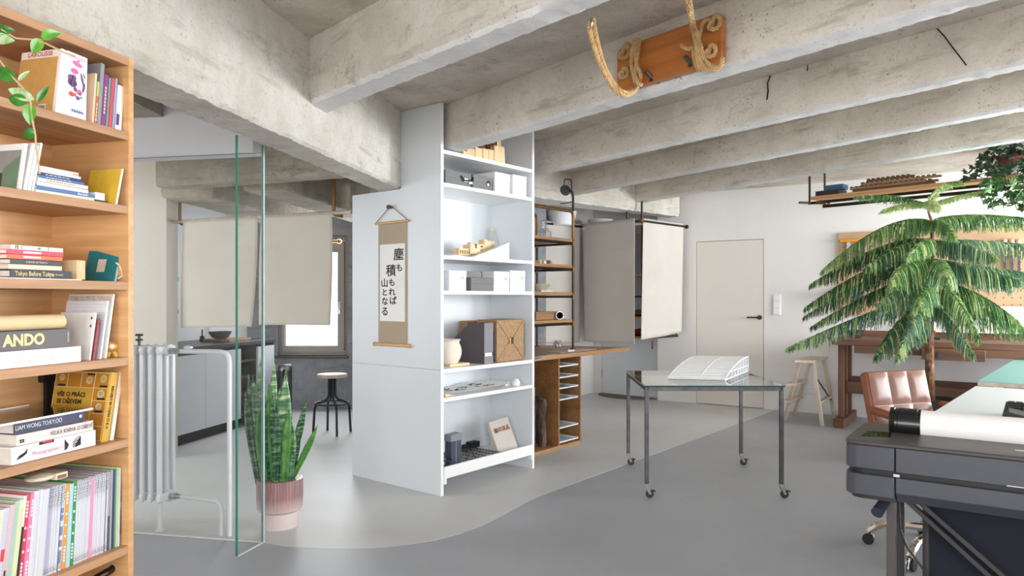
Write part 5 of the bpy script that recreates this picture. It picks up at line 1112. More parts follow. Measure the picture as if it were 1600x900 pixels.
for i, z in enumerate(BZS):
    z -= zz0; b = MB(); b.box(RU0 - .02, ru + .012, RV0 - .0, RV1, z - .028, z); part(b, 'shelf_board', m_desk, rk, .002)
    for v_ in (RV0 - .002, RV1): b = MB(); b.cyl((RU0, v_, z - .043), (ru, v_, z - .043), .011, n=8); part(b, 'rail', m_pipe, rk)
    for u_ in (ru, RU0): b = MB(); b.cyl((u_, RV0, z - .043), (u_, RV1, z - .043), .011, n=8); part(b, 'rail', m_pipe, rk)
    for v_ in (RV0, RV1): b = MB(); b.cyl((ru, v_, z - .062), (ru, v_, z - .022), .019, n=10); part(b, 'fitting', m_brass, rk)
def on_rack(px, v, z): return DK.w(DK.at_v(px, 450, v)[0], v, z + .0006)
t = thing('carafe', 'clear glass carafe on the top shelf of the pipe rack', 'carafe', on_rack(851, .42, BZS[0])); b = MB(); b.lathe([(.055, 0), (.068, .02), (.066, .06), (.03, .10), (.026, .17), (.034, .18), (.03, .18), (.022, .17), (.026, .10), (.060, .06), (.06, .02), (0, .006)], 24); part(b, 'body', m_clear, t); b = MB(); b.lathe([(.0, .008), (.057, .020), (.059, .045), (0, .046)], 20); part(b, 'water', clear('water', (.95, .97, .98, 1), 1.2, 1.33), t)
for px, mt, lab, kind in ((845, m_beech, 'pale wooden piece on the second rack shelf', 0), (852, m_wbox, 'white plaster piece on the second rack shelf', 1), (861, m_desk, 'brown wooden piece at the end of the row on the second rack shelf', 2)):
    b = MB(); b.prism([(-.022, 0), (.022, 0), (.016, .026), (-.014, .03 + .004 * kind)], 'y', 0, .05); b.box(-.012, .010, .008, .04, .02, .036); solo(b, 'model_piece', mt, lab, 'model', on_rack(px, .30, BZS[1]), DK.a, bevel=.001)
b = MB(); b.lathe([(.05, 0), (.05, .012), (.09, .05), (.105, .075), (.099, .075), (.084, .052), (0, .02)], 26); solo(b, 'bowl', paint((206, 194, 172), .6, 0, .05, name='cream_stoneware'), 'cream bowl on the third rack shelf', 'bowl', on_rack(843, .42, BZS[2]))
b = MB(); b.box(0, .17, 0, .12, 0, .014); solo(b, 'white_tablet', m_wbox, 'thin white box lying at the edge of the third rack shelf', 'box', on_rack(846, .26, BZS[2]), DK.a)
t = thing('wooden_case', 'long brown wooden case on the lowest rack shelf', 'case', on_rack(838, .28, BZS[3]), DK.a); L = .33; b = MB(); b.box(0, L, 0, .10, 0, .075); part(b, 'body', m_desk, t, .004); b = MB(); b.box(-.0005, L + .0005, -.0005, .1005, .058, .061); part(b, 'lid_seam', m_gap, t)
t = thing('round_dial', 'small white dial standing at the end of the wooden case', 'dial', on_rack(874.5, .25, BZS[3])); b = MB(); b.lathe([(0, 0), (.036, 0), (.038, .01), (.036, .03), (0, .03)], 24, Matrix.Translation((0, 0, .0385)) @ Matrix.Rotation(R(90), 4, 'X')); part(b, 'case', m_zinc, t); b = MB(); b.lathe([(0, .0305), (.032, .0305)], 24, Matrix.Translation((0, 0, .0385)) @ Matrix.Rotation(R(90), 4, 'X')); part(b, 'face', m_wbox, t)
# lamp clamped to the rack hoop
lq = Vector(P(896, 329, 6.86)); lp = thing('clamp_lamp', 'black disc lamp on a bent arm above the pipe rack', 'lamp', lq)
def lpx(px, py, d=6.86): return Vector(P(px, py, d)) - lq
b = MB(); b.tube([lpx(895.5, 330), lpx(895.5, 308), lpx(894, 300), lpx(889, 296)], .012, 8); part(b, 'stem', m_black, lp)
b = MB(); b.tube(round_path([lpx(893.5, 302), lpx(893, 281), lpx(882, 279.5), lpx(881.5, 292)], .02, 4), .006, 6); part(b, 'bail', m_black, lp)
b = MB(); b.lathe([(0, -.02), (.035, -.018), (.052, 0), (.050, .012), (0, .016)], 22, Matrix.Translation(lpx(883, 297.5)) @ Matrix.Rotation(R(80), 4, 'X') @ Matrix.Rotation(R(20), 4, 'Y')); part(b, 'disc_head', m_black, lp)
b = MB(); b.tube(bez(lpx(894.5, 315), lpx(884, 318), lpx(875, 318), 6), .005, 6); part(b, 'lever', m_black, lp)

# ------------------------------------------------------------------ wardrobe corner: canvas panels, shelves, shoes
Wc = Vector((1.497, 8.35)); d3 = Vector((.69, .71)).normalized(); d2 = Vector((-.646, .763)).normalized(); ZC = 2.185
def xray(px, o, d):   # distance along plan line o + d s seen at picture column px
    k = (px - 800) / FPX; return (k * o.y - o.x) / (d.x - k * d.y)
def cpt(px, o, d): return o + d * xray(px, o, d)
cr = thing('canvas_rail', 'dark pipe rail carrying the three canvas panels', 'rail', (Wc.x, Wc.y, ZC + .012))
e3 = d3 * xray(1073, Wc, d3); e2 = d2 * xray(911, Wc, d2); wc2 = Wc + e2; pe = Vector((.235, 8.50)); d4 = (pe - wc2).normalized()
b = MB(); b.cyl((0, 0, 0), (e3.x, e3.y, 0), .013, n=8); part(b, 'pipe', m_pipe, cr); b = MB(); b.cyl((0, 0, 0), (e2.x, e2.y, 0), .013, n=8); part(b, 'pipe', m_pipe, cr); b = MB(); b.cyl((e2.x, e2.y, 0), (pe.x - Wc.x, pe.y - Wc.y, 0), .013, n=8); part(b, 'pipe', m_pipe, cr)
b = MB(); b.ball((0, 0, 0), .026, 10); b.cyl((-.03, .03, 0), (.03, .03, 0), .022, n=10); part(b, 'corner_fitting', m_brass, cr); b = MB(); b.cyl((0, 0, 0), (0, 0, .235), .013, n=8); part(b, 'drop_rod', m_pipe, cr)
b = MB(); b.ball((e3.x, e3.y, 0), .025, 10); b.cyl((e3.x - .015, e3.y - .015, 0), (e3.x + .02, e3.y + .02, 0), .019, n=10); part(b, 'wall_fitting', m_pipe, cr)
q2 = d2 * xray(980, Wc, d2); b = MB(); b.cyl((q2.x, q2.y, 0), (q2.x, q2.y, .22), .013, n=8); part(b, 'drop_rod', m_pipe, cr)
for lab, a_, b_, ya, yb, mt, sd, f0, f1 in (('pale canvas panel facing the room, right of the corner', cpt(1007, Wc, d3), cpt(1070, Wc, d3), 531, 519, m_canvas2, 7, -.03, -.02),
                                 ('broad grey canvas panel left of the rail corner', cpt(912, Wc, d2), cpt(994.5, Wc, d2), 533, 537.5, m_canvas, 9, .04, -.01),
                                 ('grey canvas panel behind the pipe rack', pe, wc2 + d4 * .02, 535, 535, m_canvas, 12, 0, -.02)):
    za, zb_ = EYE + (HOR - ya) / FPX * a_.y, EYE + (HOR - yb) / FPX * b_.y
    n_ = Vector((-.02, -.014)); k = cloth_mb(tuple(a_ + n_), tuple(b_ + n_), ZC + .045, za, zb_, folds=.014, seed=sd, flare0=f0, flare1=f1); o = solo(k, 'canvas_curtain', mt, lab, 'curtain'); s = o.modifiers.new('cloth', 'SOLIDIFY'); s.thickness = .003
rackz = [1.585, 1.335, 1.09, .855]
sr = thing('shoe_rack', 'hanging shoe shelves behind the canvas panels', 'rack', (Wc.x, Wc.y, 0), math.atan2(d3.y, d3.x))
for z in rackz: b = MB(); b.box(.07, .86, .05, .40, z - .022, z); part(b, 'shelf_board', m_dark if z in (1.335,) else m_desk, sr); b = MB(); b.box(.07, .86, .045, .05, z - .03, z); part(b, 'front_rail', m_black, sr)
for u_ in (.09, .84):
    for v_ in (.06, .39): b = MB(); b.cyl((u_, v_, .83), (u_, v_, 2.2), .010, n=6); part(b, 'hanger_rod', m_pipe, sr)
b = MB(); b.box(0, .9, .02, .9, 0, .02); tp = solo(b, 'wardrobe_top', m_white, 'white board on top of the canvas wardrobe', 'board', (Wc.x + .02, Wc.y + .06, 2.16), math.atan2(d3.y, d3.x))
def shoe(label, mat, u_, v_, z, s=1):
    c = Wc + d3 * u_ + Vector((-d3.y, d3.x)) * v_; t = thing('shoe', label, 'shoe', (c.x, c.y, z + .001), math.atan2(d3.y, d3.x) + R(90))
    b = MB(); b.prism([(-.13, -.04), (.10, -.045), (.14, 0), (.10, .045), (-.13, .04)], 'z', 0, .02); part(b, 'sole', m_wbox if s else m_black, t, .004)
    b = MB(); b.ball((.05, 0, .03), .05, 10, (1.7, .85, .8)); b.ball((-.075, 0, .05), .045, 10, (1.1, .85, 1.1)); b.ball((-.01, 0, .04), .045, 10, (1.5, .85, .85)); part(b, 'upper', mat, t)
shoe('tan shoe on the middle hanging shelf, seen between the canvas panels', paint((150, 112, 60), .6, name='tan_leather'), .27, .2, rackz[2], 0)
shoe('black shoe behind the tan one on the hanging shelf', m_black, .45, .34, rackz[2], 0)
shoe('dark red shoe on the lowest hanging shelf between the canvas panels', paint((150, 42, 44), .6, name='red_leather'), .27, .2, rackz[3], 0)
shoe('black shoe beside the red one on the lowest shelf', m_black, .45, .34, rackz[3], 0)
for px, rr, hh, lab in ((938, .165, .13, 'white enamel basin on top of the canvas wardrobe'), (878, .18, .17, 'white lampshade-like basin behind the pipe rack')):
    q = P(px, 358, 9.35 if px > 900 else 8.80); t = thing('enamel_basin', lab, 'basin', (q[0], q[1], 2.185)); b = MB(); b.lathe([(rr * .74, 0), (rr * .8, .01), (rr, hh), (rr * 1.03, hh), (rr * .97, hh - .004), (rr * .74, .014), (0, .01)], 28); part(b, 'body', m_wbox, t)
b = MB(); b.cyl((0, 0, 0), (0, 0, .10), .012, n=8); solo(b, 'hanging_strap', paint((112, 36, 40), .6, name='dark_red_strap'), 'dark red strap end hanging below the pale canvas panel', 'strap', (*(cpt(1019.5, Wc, d3) + Vector((.02, .10))), .70))
# round mat before the recess door
mq = [on_floor(*p) for p in ((928, 622), (1025, 625))]; b = MB(); A, B_ = Vector(on_floor(941, 614.8)[:2]), Vector(on_floor(1025, 623.5)[:2]); c = (A + B_) / 2; rad_ = (B_ - A).length / 2 * 1.04; ax = (B_ - A).normalized(); nx_ = Vector((ax.y, -ax.x))
if nx_.y > 0: nx_ = -nx_
b.prism([tuple(c + ax * rad_ * math.cos(a) + nx_ * rad_ * .72 * math.sin(a)) for a in [PI * i / 26 for i in range(27)]], 'z', .0014, .010); solo(b, 'door_mat', cloth('coir_mat', (128, 116, 106), 200, .8), 'half-round brown mat before the recessed door', 'mat')
# switch plate
u_, z_ = FW.at_v(1214, 476, 0); t = thing('switch_plate', 'tall white switch plate beside the door', 'switch', FW.w(u_, -.0005, z_), FW.a); b = MB(); b.box(-.045, .045, -.010, 0, -.12, .12); part(b, 'frame', m_lam, t, .003)
for k in range(3): b = MB(); b.box(-.036, .036, -.014, -.010, -.112 + k * .076, -.042 + k * .076); part(b, 'rocker', m_edge, t, .002)

# ------------------------------------------------------------------ glass table on castors
tc4 = [on_floor(1010.5, 778)[:2], on_floor(1221, 778.5)[:2], on_floor(1171.5, 727)[:2], on_floor(995.8, 727)[:2]]
GTF = Frame(tc4[0][0], tc4[0][1], math.atan2(tc4[1][1] - tc4[0][1], tc4[1][0] - tc4[0][0])); gt = thing('glass_table', 'square glass table on raw steel legs with castors', 'table', GTF.w(0, 0), GTF.a)
cl = [GTF.loc(*p) for p in tc4]; tw_ = cl[1][0]; td = (cl[2][1] + cl[3][1]) / 2; ZT = .742
cl = [(0, 0), (tw_, 0), (tw_ + .02, td), (.02, td)]
for x, y in cl: b = MB(); b.box(x - .0125, x + .0125, y - .0125, y + .0125, .095, ZT - .012); part(b, 'leg', m_steel, gt, .001)
for i in range(4):
    p, q = cl[i], cl[(i + 1) % 4]; b = MB(); b.bar((p[0], p[1], ZT - .0245), (q[0], q[1], ZT - .0245), .025, .025); part(b, 'frame_bar', m_steel, gt, .001)
b = MB(); b.prism([(-.016, -.016), (tw_ + .016, -.016), (tw_ + .036, td + .016), (.004, td + .016)], 'z', ZT - .010, ZT - .002); part(b, 'glass_top', m_tglass, gt)
b = MB()
for p, q in (((-.017, -.017), (tw_ + .017, -.017)), ((tw_ + .017, -.017), (tw_ + .037, td + .017)), ((-.017, -.017), (.003, td + .017)), ((.003, td + .017), (tw_ + .037, td + .017))): b.bar((p[0], p[1], ZT - .006), (q[0], q[1], ZT - .006), .0025, .007)
part(b, 'glass_edge', paint((30, 84, 72), .2, 0, .1, name='dark_green_glass_edge'), gt)
for i, (x, y) in enumerate(cl):
    b = MB(); b.box(x - .016, x + .016, y - .016, y + .016, .088, .095); b.cyl((x, y, .075), (x, y, .09), .012, n=10); b.prism([(x - .014, .08), (x + .014, .08), (x + .030, .028), (x + .014, .026)], 'y', y - .015, y - .012); b.prism([(x - .014, .08), (x + .014, .08), (x + .030, .028), (x + .014, .026)], 'y', y + .012, y + .015); fk = part(b, 'castor_fork', m_zinc, gt)
    b = MB(); b.lathe([(0, -.010), (.022, -.010), (.0265, -.006), (.0265, .006), (.022, .010), (0, .010)], 20, Matrix.Translation((x + .020, y, .0278)) @ Matrix.Rotation(R(90), 4, 'X')); part(b, 'castor_wheel', m_dark, fk)
    b = MB(); b.prism([(x + .02, .055), (x + .055, .050), (x + .058, .042), (x + .024, .046)], 'y', y - .011, y + .011); part(b, 'brake_pedal', m_black, fk)
# white architectural model on the glass
md = thing('architecture_model', 'white ribbed architectural model with a curved roof on the glass table', 'model', GTF.w(0, 0, ZT - .0015), GTF.a); a0 = at_height(1043, 592, ZT); a1 = at_height(1132, 594, ZT); a2 = at_height(1169.5, 579, ZT)
L0 = Vector(GTF.loc(*a0[:2])); L1 = Vector(GTF.loc(*a1[:2])); L2 = Vector(GTF.loc(*a2[:2])); dx = L1 - L0; dy = L2 - L1; HT = .115; N = 17
prf = lambda t: HT * (math.sin(t * PI / 2) ** .8) * .96 + .004
b = MB(); b.prism([tuple(L0), tuple(L1), tuple(L2), tuple(L0 + dy)], 'z', 0, .005); part(b, 'base', m_wbox, md)
for i in range(N):       # thin boards stacked up the curve
    t0, t1 = i / N * .9, (i + 1) / N * .9 - .012; p0, p1 = L0 + dy * t0, L0 + dy * t1; z0_, z1_ = prf(t0 / .9), prf(t1 / .9); ins = dx * (.012 * (i % 3)); b = MB()
    b.add([(*(p0 + ins), z0_), (*(p0 + dx), z0_), (*(p1 + dx), z1_), (*(p1 + ins), z1_), (*(p0 + ins), z0_ - .004), (*(p0 + dx), z0_ - .004), (*(p1 + dx), z1_ - .004), (*(p1 + ins), z1_ - .004)], [(0, 1, 2, 3), (7, 6, 5, 4), (0, 4, 5, 1), (1, 5, 6, 2), (2, 6, 7, 3), (3, 7, 4, 0)]); part(b, 'roof_board', m_wbox, md)
b = MB(); b.prism([tuple(L0 + dy * .9), tuple(L1 + dy * .9), tuple(L2), tuple(L0 + dy)], 'z', HT - .006, HT); part(b, 'flat_roof', m_wbox, md)
for k_ in (0, .55, .97, 1.0):
    b = MB(); pts = [(t, prf(t / .9) - .002) for t in [j / 14 * .9 for j in range(15)]]
    for (ta, za), (tb, zb_) in zip(pts, pts[1:]):
        pa, pb = L0 + dx * k_ + dy * ta, L0 + dx * k_ + dy * tb; b.bar((*pa, za), (*pb, zb_), .005, .007)
    part(b, 'arched_rib', m_wbox, md)
for t in (.28, .40, .52, .64, .76, .88, .995): p = L1 + dy * t; hh = prf(min(t / .9, 1)) - .004; b = MB(); b.bar((*(p - dx * .04), .005), (*(p - dx * .04), hh), .014, .003, tuple((*dy, 0))); b.bar((*p, .005), (*p, hh), .004, .008, tuple((*dy, 0))); part(b, 'end_fin', m_wbox, md)
b = MB(); b.bar((*(L1 + dy * .2), .045), (*L2, .045), .003, .004); part(b, 'end_rail', m_wbox, md)
b = MB(); p, q = L0 + dy, L2; b.bar((*p, .05), (*q, .05), .003, .09); part(b, 'back_wall', m_wbox, md)

# ------------------------------------------------------------------ swing board and ropes hung up under the beams
f0, f1 = Vector(B2[0][:2]), Vector(B2[1][:2]); bd = (f1 - f0).normalized(); SWF = Frame(f0.x, f0.y, math.atan2(bd.y, bd.x))
VB = -.035      # just before the beam face (v < 0 is the camera side)
if SWF.loc(0, 0)[1] > 0: VB = .035
sg = -1 if VB < 0 else 1
cor = [SWF.at_v(px, py, VB) for px, py in ((967, 140), (968, 73), (1131, 25), (1131, 103))]
zlo = (cor[0][1] + cor[3][1]) / 2; zhi = (cor[1][1] + cor[2][1]) / 2; uA_, uB_ = cor[0][0], cor[3][0]
sw = thing('swing_board', 'orange-brown wooden swing seat hooked up against the concrete beam', 'swing', SWF.w((uA_ + uB_) / 2, VB, 0), SWF.a); hl = (uB_ - uA_) / 2
m_swing = wood('varnished_swing_wood', (196, 124, 62), (160, 90, 38), 'x', .8, .35)
b = MB(); c_ = .02; b.prism([(-hl + c_, zlo), (hl - c_, zlo), (hl, zlo + c_), (hl, zhi - c_), (hl - c_, zhi), (-hl + c_, zhi), (-hl, zhi - c_), (-hl, zlo + c_)], 'y', -.014, .014); part(b, 'board', m_swing, sw, .003)
m_rope = NT('manila_rope'); m_rope.base(m_rope.ramp(m_rope.noise(m_rope.coords((20, 20, 20)), 2, 3), [(.3, C(176, 140, 92)), (.7, C(206, 172, 122))])); m_rope.rough(.9); m_rope = m_rope.m
def rope(pts, r=.0088, pitch=.05, sub=5):
    P_ = [Vector(p) for p in pts]; fine = []
    for i in range(len(P_) - 1):      # Catmull-Rom through the points
        p0, p1, p2, p3 = P_[max(i - 1, 0)], P_[i], P_[i + 1], P_[min(i + 2, len(P_) - 1)]
        for k in range(sub * 3):
            t = k / (sub * 3); fine.append(.5 * ((2 * p1) + (p2 - p0) * t + (2 * p0 - 5 * p1 + 4 * p2 - p3) * t * t + (3 * p1 - p0 - 3 * p2 + p3) * t ** 3))
    fine.append(P_[-1]); b = MB(); L = [0]
    for a, c in zip(fine, fine[1:]): L.append(L[-1] + (c - a).length)
    T = [(fine[min(i + 1, len(fine) - 1)] - fine[max(i - 1, 0)]).normalized() for i in range(len(fine))]; n = T[0].orthogonal().normalized()
    fr = []
    for i in range(len(fine)): n = (n - T[i] * n.dot(T[i])).normalized(); fr.append((n.copy(), T[i].cross(n)))
    for s_ in range(3):
        b.tube([fine[i] + (fr[i][0] * math.cos(2 * PI * (L[i] / pitch + s_ / 3)) + fr[i][1] * math.sin(2 * PI * (L[i] / pitch + s_ / 3))) * r * .60 for i in range(len(fine))], r * .56, 6)
    return b
so_ = Vector(sw.location)
def swp(px, py, off=0.0):    # local place on the board plane, 'off' metres towards the camera side
    u_, z_ = SWF.at_v(px, py, VB + sg * off); return Vector((u_ - (uA_ + uB_) / 2, sg * off, z_))
rp = lambda pts, nm='rope': part(rope(pts), nm, m_rope, sw)
hk = Vector(P(921.5, 28, 2.66)); hkl = lambda px, py, d: (lambda q: Vector((SWF.loc(q[0], q[1])[0] - (uA_ + uB_) / 2, SWF.loc(q[0], q[1])[1] - VB, q[2])))(P(px, py, d))
b = MB(); b.cyl(hkl(921, 14, 2.68), hkl(921.5, 30, 2.68), .006, n=8); b.tube([hkl(921.5, 31, 2.68) + Vector((.012 * math.cos(a), 0, -.012 + .014 * math.sin(a))) for a in [2 * PI * i / 12 for i in range(13)]], .004, 6, False); part(b, 'eye_hook', m_zinc, sw, label='steel eye hook in the beam')
rp([hkl(926, 28, 2.68), hkl(932, 60, 2.72), hkl(944, 103, 2.8), hkl(960, 132, 2.88), hkl(978, 145, 2.93), swp(996, 136, .04), swp(1001, 118, .05), swp(995, 100, .05), swp(992, 76, .05), swp(998, 62, .04)])
rp([hkl(919, 32, 2.68), hkl(926, 66, 2.72), hkl(941, 108, 2.8), hkl(958, 137, 2.88), hkl(976, 149, 2.93), swp(993, 141, .03), swp(992, 126, .05), swp(987, 104, .05), swp(988, 78, .05), swp(994, 62, .045), swp(1001, 66, .03)])
rp([swp(999, 64, .03), swp(996, 90, .045), swp(993, 112, .05), swp(998, 132, .05), swp(1003, 131, .035)])
def knot(px, py, s=1.0): 
    c = swp(px, py, .03); rp([c + Vector((.022 * s * math.cos(a * 2), .012 * math.sin(a * 3), .024 * s * math.sin(a * 2 + .5))) for a in [i * .42 for i in range(12)]], 'rope_knot')
knot(976, 82); knot(975, 114, .85); knot(1117, 36); knot(1111, 80, .9)
rp([swp(985, 74, .03), swp(979, 68, .035), swp(974, 76, .03)])
up_ = hkl(1075, -14, 2.55)
rp([up_, hkl(1079, 12, 2.6), swp(1086, 44, .10), swp(1095, 72, .06), swp(1100, 90, .05), swp(1112, 103, .05), swp(1126, 104, .04), swp(1129, 90, .02)])
rp([up_ + Vector((-.012, 0, 0)), hkl(1076, 14, 2.6), swp(1082, 46, .10), swp(1089, 74, .07), swp(1094, 94, .06), swp(1104, 107, .05), swp(1118, 109, .045), swp(1128, 100, .03)])
rp([swp(1112, 30, .03), swp(1100, 34, .04), swp(1093, 54, .05), swp(1088, 78, .06), swp(1091, 100, .06), swp(1098, 110, .05)])
rp([swp(1085, 74, .05), swp(1074, 76, .06), swp(1065, 71, .055)], 'rope_tail')
rp([swp(1083, 70, .04), swp(1085, 90, .05), swp(1090, 106, .05), swp(1097, 109, .04)])
for px, py in ((1021, 121), (1082, 98)):
    p = swp(px, py, .0); b = MB(); b.box(p.x - .010, p.x + .010, sg * -.02 if sg > 0 else -.02, .02, p.z - .02, p.z - .014); b.cyl((p.x, 0, p.z - .014), (p.x - .006, sg * .045, p.z + .022), .009, n=8); b.cyl((p.x, sg * -.035, p.z - .016), (p.x, sg * .02, p.z - .014), .008, n=8); part(b, 'wall_hook', metal((96, 104, 120), .4, 'blue_steel_hook'), sw, label='bluish steel wall hook')

# ------------------------------------------------------------------ pegboard, workbench, hung shelf on the door wall
uPg, zp1 = FW.at_v(1310, 364, -.03); zp0 = FW.at_v(1400, 493, -.03)[1]
pb = thing('pegboard', 'brown pegboard with hand tools on the back wall', 'pegboard', FW.w(uPg, -.031, 0), FW.a)
pgm = NT('hardboard'); v = pgm.coords((1, 1, 1)); f = pgm.noise(v, 5, 3); col = pgm.ramp(f, [(.3, C(182, 150, 118)), (.7, C(196, 164, 130))])
b = MB(); b.box(0, 3.2, 0, .012, zp0, zp1); pgm.base(col); pgm.rough(.7); part(b, 'board', pgm.m, pb)
holes = MB()
for i in range(44):
    for j in range(11):
        x, z = .05 + i * .07, zp0 + .05 + j * .07
        if z < zp1 - .03: holes.lathe([(0, 0), (.006, 0)], 6, Matrix.Translation((x, -.0008, z)) @ Matrix.Rotation(R(90), 4, 'X'))
o = part(holes, 'peg_hole', m_gap, pb); o['kind'] = 'stuff'
b = MB(); b.box(0, 3.2, .012, .030, zp1 - .05, zp1); b.box(0, .04, .012, .03, zp0, zp1 - .05); part(b, 'batten', m_ply, pb)
def peg(px, py, v=-.06): u_, z_ = FW.at_v(px, py, v); return u_, z_
ua_, za_ = peg(1312, 376.5); ub_, _ = peg(1351, 376); t = thing('spirit_level', 'yellow tool rail hanging at the top left of the pegboard', 'tool', FW.w(ua_, -.033, za_), FW.a); b = MB(); b.box(0, ub_ - ua_, -.03, 0, -.016, .016); part(b, 'bar', paint((222, 150, 36), .4, name='orange_yellow_plastic'), t, .004)
u_ = peg(1326, 390)[0] - ua_; b = MB(); b.box(u_ - .02, u_ + .02, -.028, -.004, -.30, -.018); part(b, 'steel_blade', metal((196, 196, 196), .35, 'tool_steel'), t); b = MB(); u_ = peg(1343, 380)[0] - ua_; b.cyl((u_, -.015, -.018), (u_, -.015, -.06), .008, n=8); part(b, 'clip', m_edge, t)
for i, (px, lab) in enumerate(((1336, 'dark clamp hanging below the yellow tool rail'), (1342, 'second dark clamp hanging next to the first one'))):
    u_, z_ = peg(px, 398); t = thing('clamp', lab, 'clamp', FW.w(u_, -.033, z_), FW.a); b = MB(); b.bar((0, -.012, .05), (.02, -.012, -.10), .018, .012); b.box(-.03, .03, -.02, -.004, .03, .045); part(b, 'bar', m_steel, t); b = MB(); b.cyl((.02, -.012, -.10), (.028, -.012, -.17), .014, n=8); part(b, 'handle', m_benchz, t)
for i, (px, lab) in enumerate(((1570, 'leftmost of three pale file handles on the pegboard'), (1581, 'middle one of three pale file handles on the pegboard'), (1592, 'rightmost of three pale file handles on the pegboard'))):
    u_, z_ = peg(px, 384); t = thing('file', lab, 'file', FW.w(u_, -.055, z_), FW.a); b = MB(); b.lathe([(.016, -.10), (.026, -.07), (.024, .03), (.02, .06), (0, .07)], 14); part(b, 'handle', m_beech, t); b = MB(); b.box(-.012, .012, -.004, .004, -.32, -.1); part(b, 'blade', m_steel, t)
t = thing('blue_spool', 'blue and tan roll hanging on the pegboard behind the tree', 'roll', FW.w(peg(1328, 459)[0], -.09, peg(1328, 459)[1]), FW.a); b = MB(); b.cyl((-.09, 0, 0), (.03, 0, 0), .07, n=16); part(b, 'roll', m_ply, t); b = MB(); b.cyl((.03, 0, 0), (.12, 0, 0), .055, n=16); part(b, 'band', paint((56, 96, 150), .5, name='blue_band'), t)
# workbench
wb = thing('workbench', 'old brown wooden workbench along the back wall behind the tree', 'workbench', FW.w(0, 0), FW.a); V0, V1 = -.84, -.05; ux = 1.36; ZB = .895; UE = 4.2
b = MB(); b.box(ux - .06, UE, V0 - .05, V1, ZB - .055, ZB); part(b, 'top', m_bench, wb, .004); b = MB(); b.box(ux + .15, UE - .1, V0 - .06, V0 - .03, ZB - .13, ZB - .056); part(b, 'apron', m_bench, wb, .003)
b = MB(); b.box(ux - .06, UE, V1, V1 + .02, ZB, ZB + .06); part(b, 'back_rail', m_bench, wb)
for u_ in (ux, 3.0):
    b = MB(); b.box(u_ - .05, u_ + .05, V0 - .02, V1 + .0, .0015, .085); part(b, 'foot', m_bench, wb, .006)
    for v_ in (V0 + .14, V0 + .34, V0 + .60): b = MB(); b.box(u_ - .028, u_ + .028, v_ - .024, v_ + .024, .085, ZB - .056); part(b, 'post', m_benchz, wb, .004)
for v_, z_ in ((V0 + .23, .40), (V0 + .50, .43)): b = MB(); b.box(ux + .036, 3.6, v_ - .022, v_ + .022, z_ - .07, z_ + .05); part(b, 'stretcher', m_bench, wb, .004)
t = thing('bench_vise', 'wooden vise block under the front of the workbench', 'vise', FW.w(2.35, V0 - .12, ZB - .11), FW.a); b = MB(); b.box(-.25, .25, -.03, .05, -.05, .05); part(b, 'jaw', m_bench, t, .004); b = MB(); b.cyl((-.1, -.06, -.0), (-.1, .05, 0), .022, n=10); part(b, 'screw', m_steel, t)
def on_bench(px, v): u_ = FW.at_v(px, 520, v)[0]; return FW.w(u_, v, ZB + .0006)
t = thing('glass_bowl', 'cut glass bowl near the end of the workbench', 'bowl', on_bench(1336, -.5)); b = MB(); b.lathe([(.045, 0), (.065, .02), (.078, .085), (.072, .085), (.058, .024), (0, .014)], 16); part(b, 'bowl', clear('grey_glass', (.72, .72, .72, 1), 1.4), t); b = MB(); r = random.Random(8)
for i in range(9): b.ball((r.uniform(-.035, .035), r.uniform(-.035, .035), .03 + r.uniform(0, .03)), .016, 6)
part(b, 'contents', paint((150, 146, 142), .5, 0, .3, 40, name='grey_bits'), t)
b = MB(); b.box(0, .16, 0, .06, 0, .04); solo(b, 'orange_box', paint((214, 108, 60), .5, name='orange_box'), 'small orange box on the workbench behind the tree trunk', 'box', on_bench(1402, -.4), FW.a)
t = thing('hand_plane', 'dark hand plane on the workbench left of the trunk', 'plane', on_bench(1422, -.45), FW.a); b = MB(); b.box(0, .26, 0, .06, 0, .03); part(b, 'sole', m_dark, t); b = MB(); b.ball((.05, .03, .045), .025, 8); b.prism([(.17, .03), (.21, .03), (.22, .09), (.19, .085)], 'y', .02, .04); part(b, 'tote', m_benchz, t)
b = MB(); b.box(0, 1.9, 0, .03, 0, .27); solo(b, 'leaning_board', m_white, 'long white board leaning on the wall at the back of the workbench', 'board', FW.w(1.95, -.085, ZB + .0606), FW.a)
# shelf hung from the ceiling, sticks, boxes, ivy
hs0 = Vector(P(1265, 307, 7.3)); hs1 = Vector(P(1600, 271.5, 5.92)); hd = (hs1 - hs0); HS = Frame(hs0.x, hs0.y, math.atan2(hd.y, hd.x)); zs = (hs0.z + hs1.z) / 2
hsf = thing('hung_shelf', 'long plywood shelf hung on dark rods near the ceiling', 'shelf', (hs0.x, hs0.y, zs), HS.a)
b = MB(); b.box(0, 3.4, 0, .30, -.028, 0); part(b, 'board', wood('hung_plywood', (226, 176, 126), (196, 142, 94), 'x', 1.2, .5), hsf, .002); b = MB(); b.box(0, 3.4, .27, .30, -.09, -.06); part(b, 'rear_bar', m_pipe, hsf)
b = MB(); b.cyl((-.02, .03, -.062), (3.4, .03, -.062), .014, n=8); part(b, 'front_pipe', m_pipe, hsf); b = MB(); b.cyl((-.12, .02, -.045), (.04, .34, -.045), .012, n=8); part(b, 'cross_pipe', m_pipe, hsf)
for x, y in ((.0, .0), (.0, .32), (1.9, .0), (1.9, .32)): b = MB(); b.cyl((x, y, -.08), (x, y, H1 - zs), .011, n=8); part(b, 'rod', m_pipe, hsf)
b = MB(); b.ball((.10, .03, -.062), .024, 8); b.cyl((.06, .03, -.062), (.16, .03, -.075), .018, n=8); part(b, 'fitting', m_brass, hsf)
def hu(px, v=.1): return HS.at_v(px, 290, v)[0]
zs_ = zs + .0006
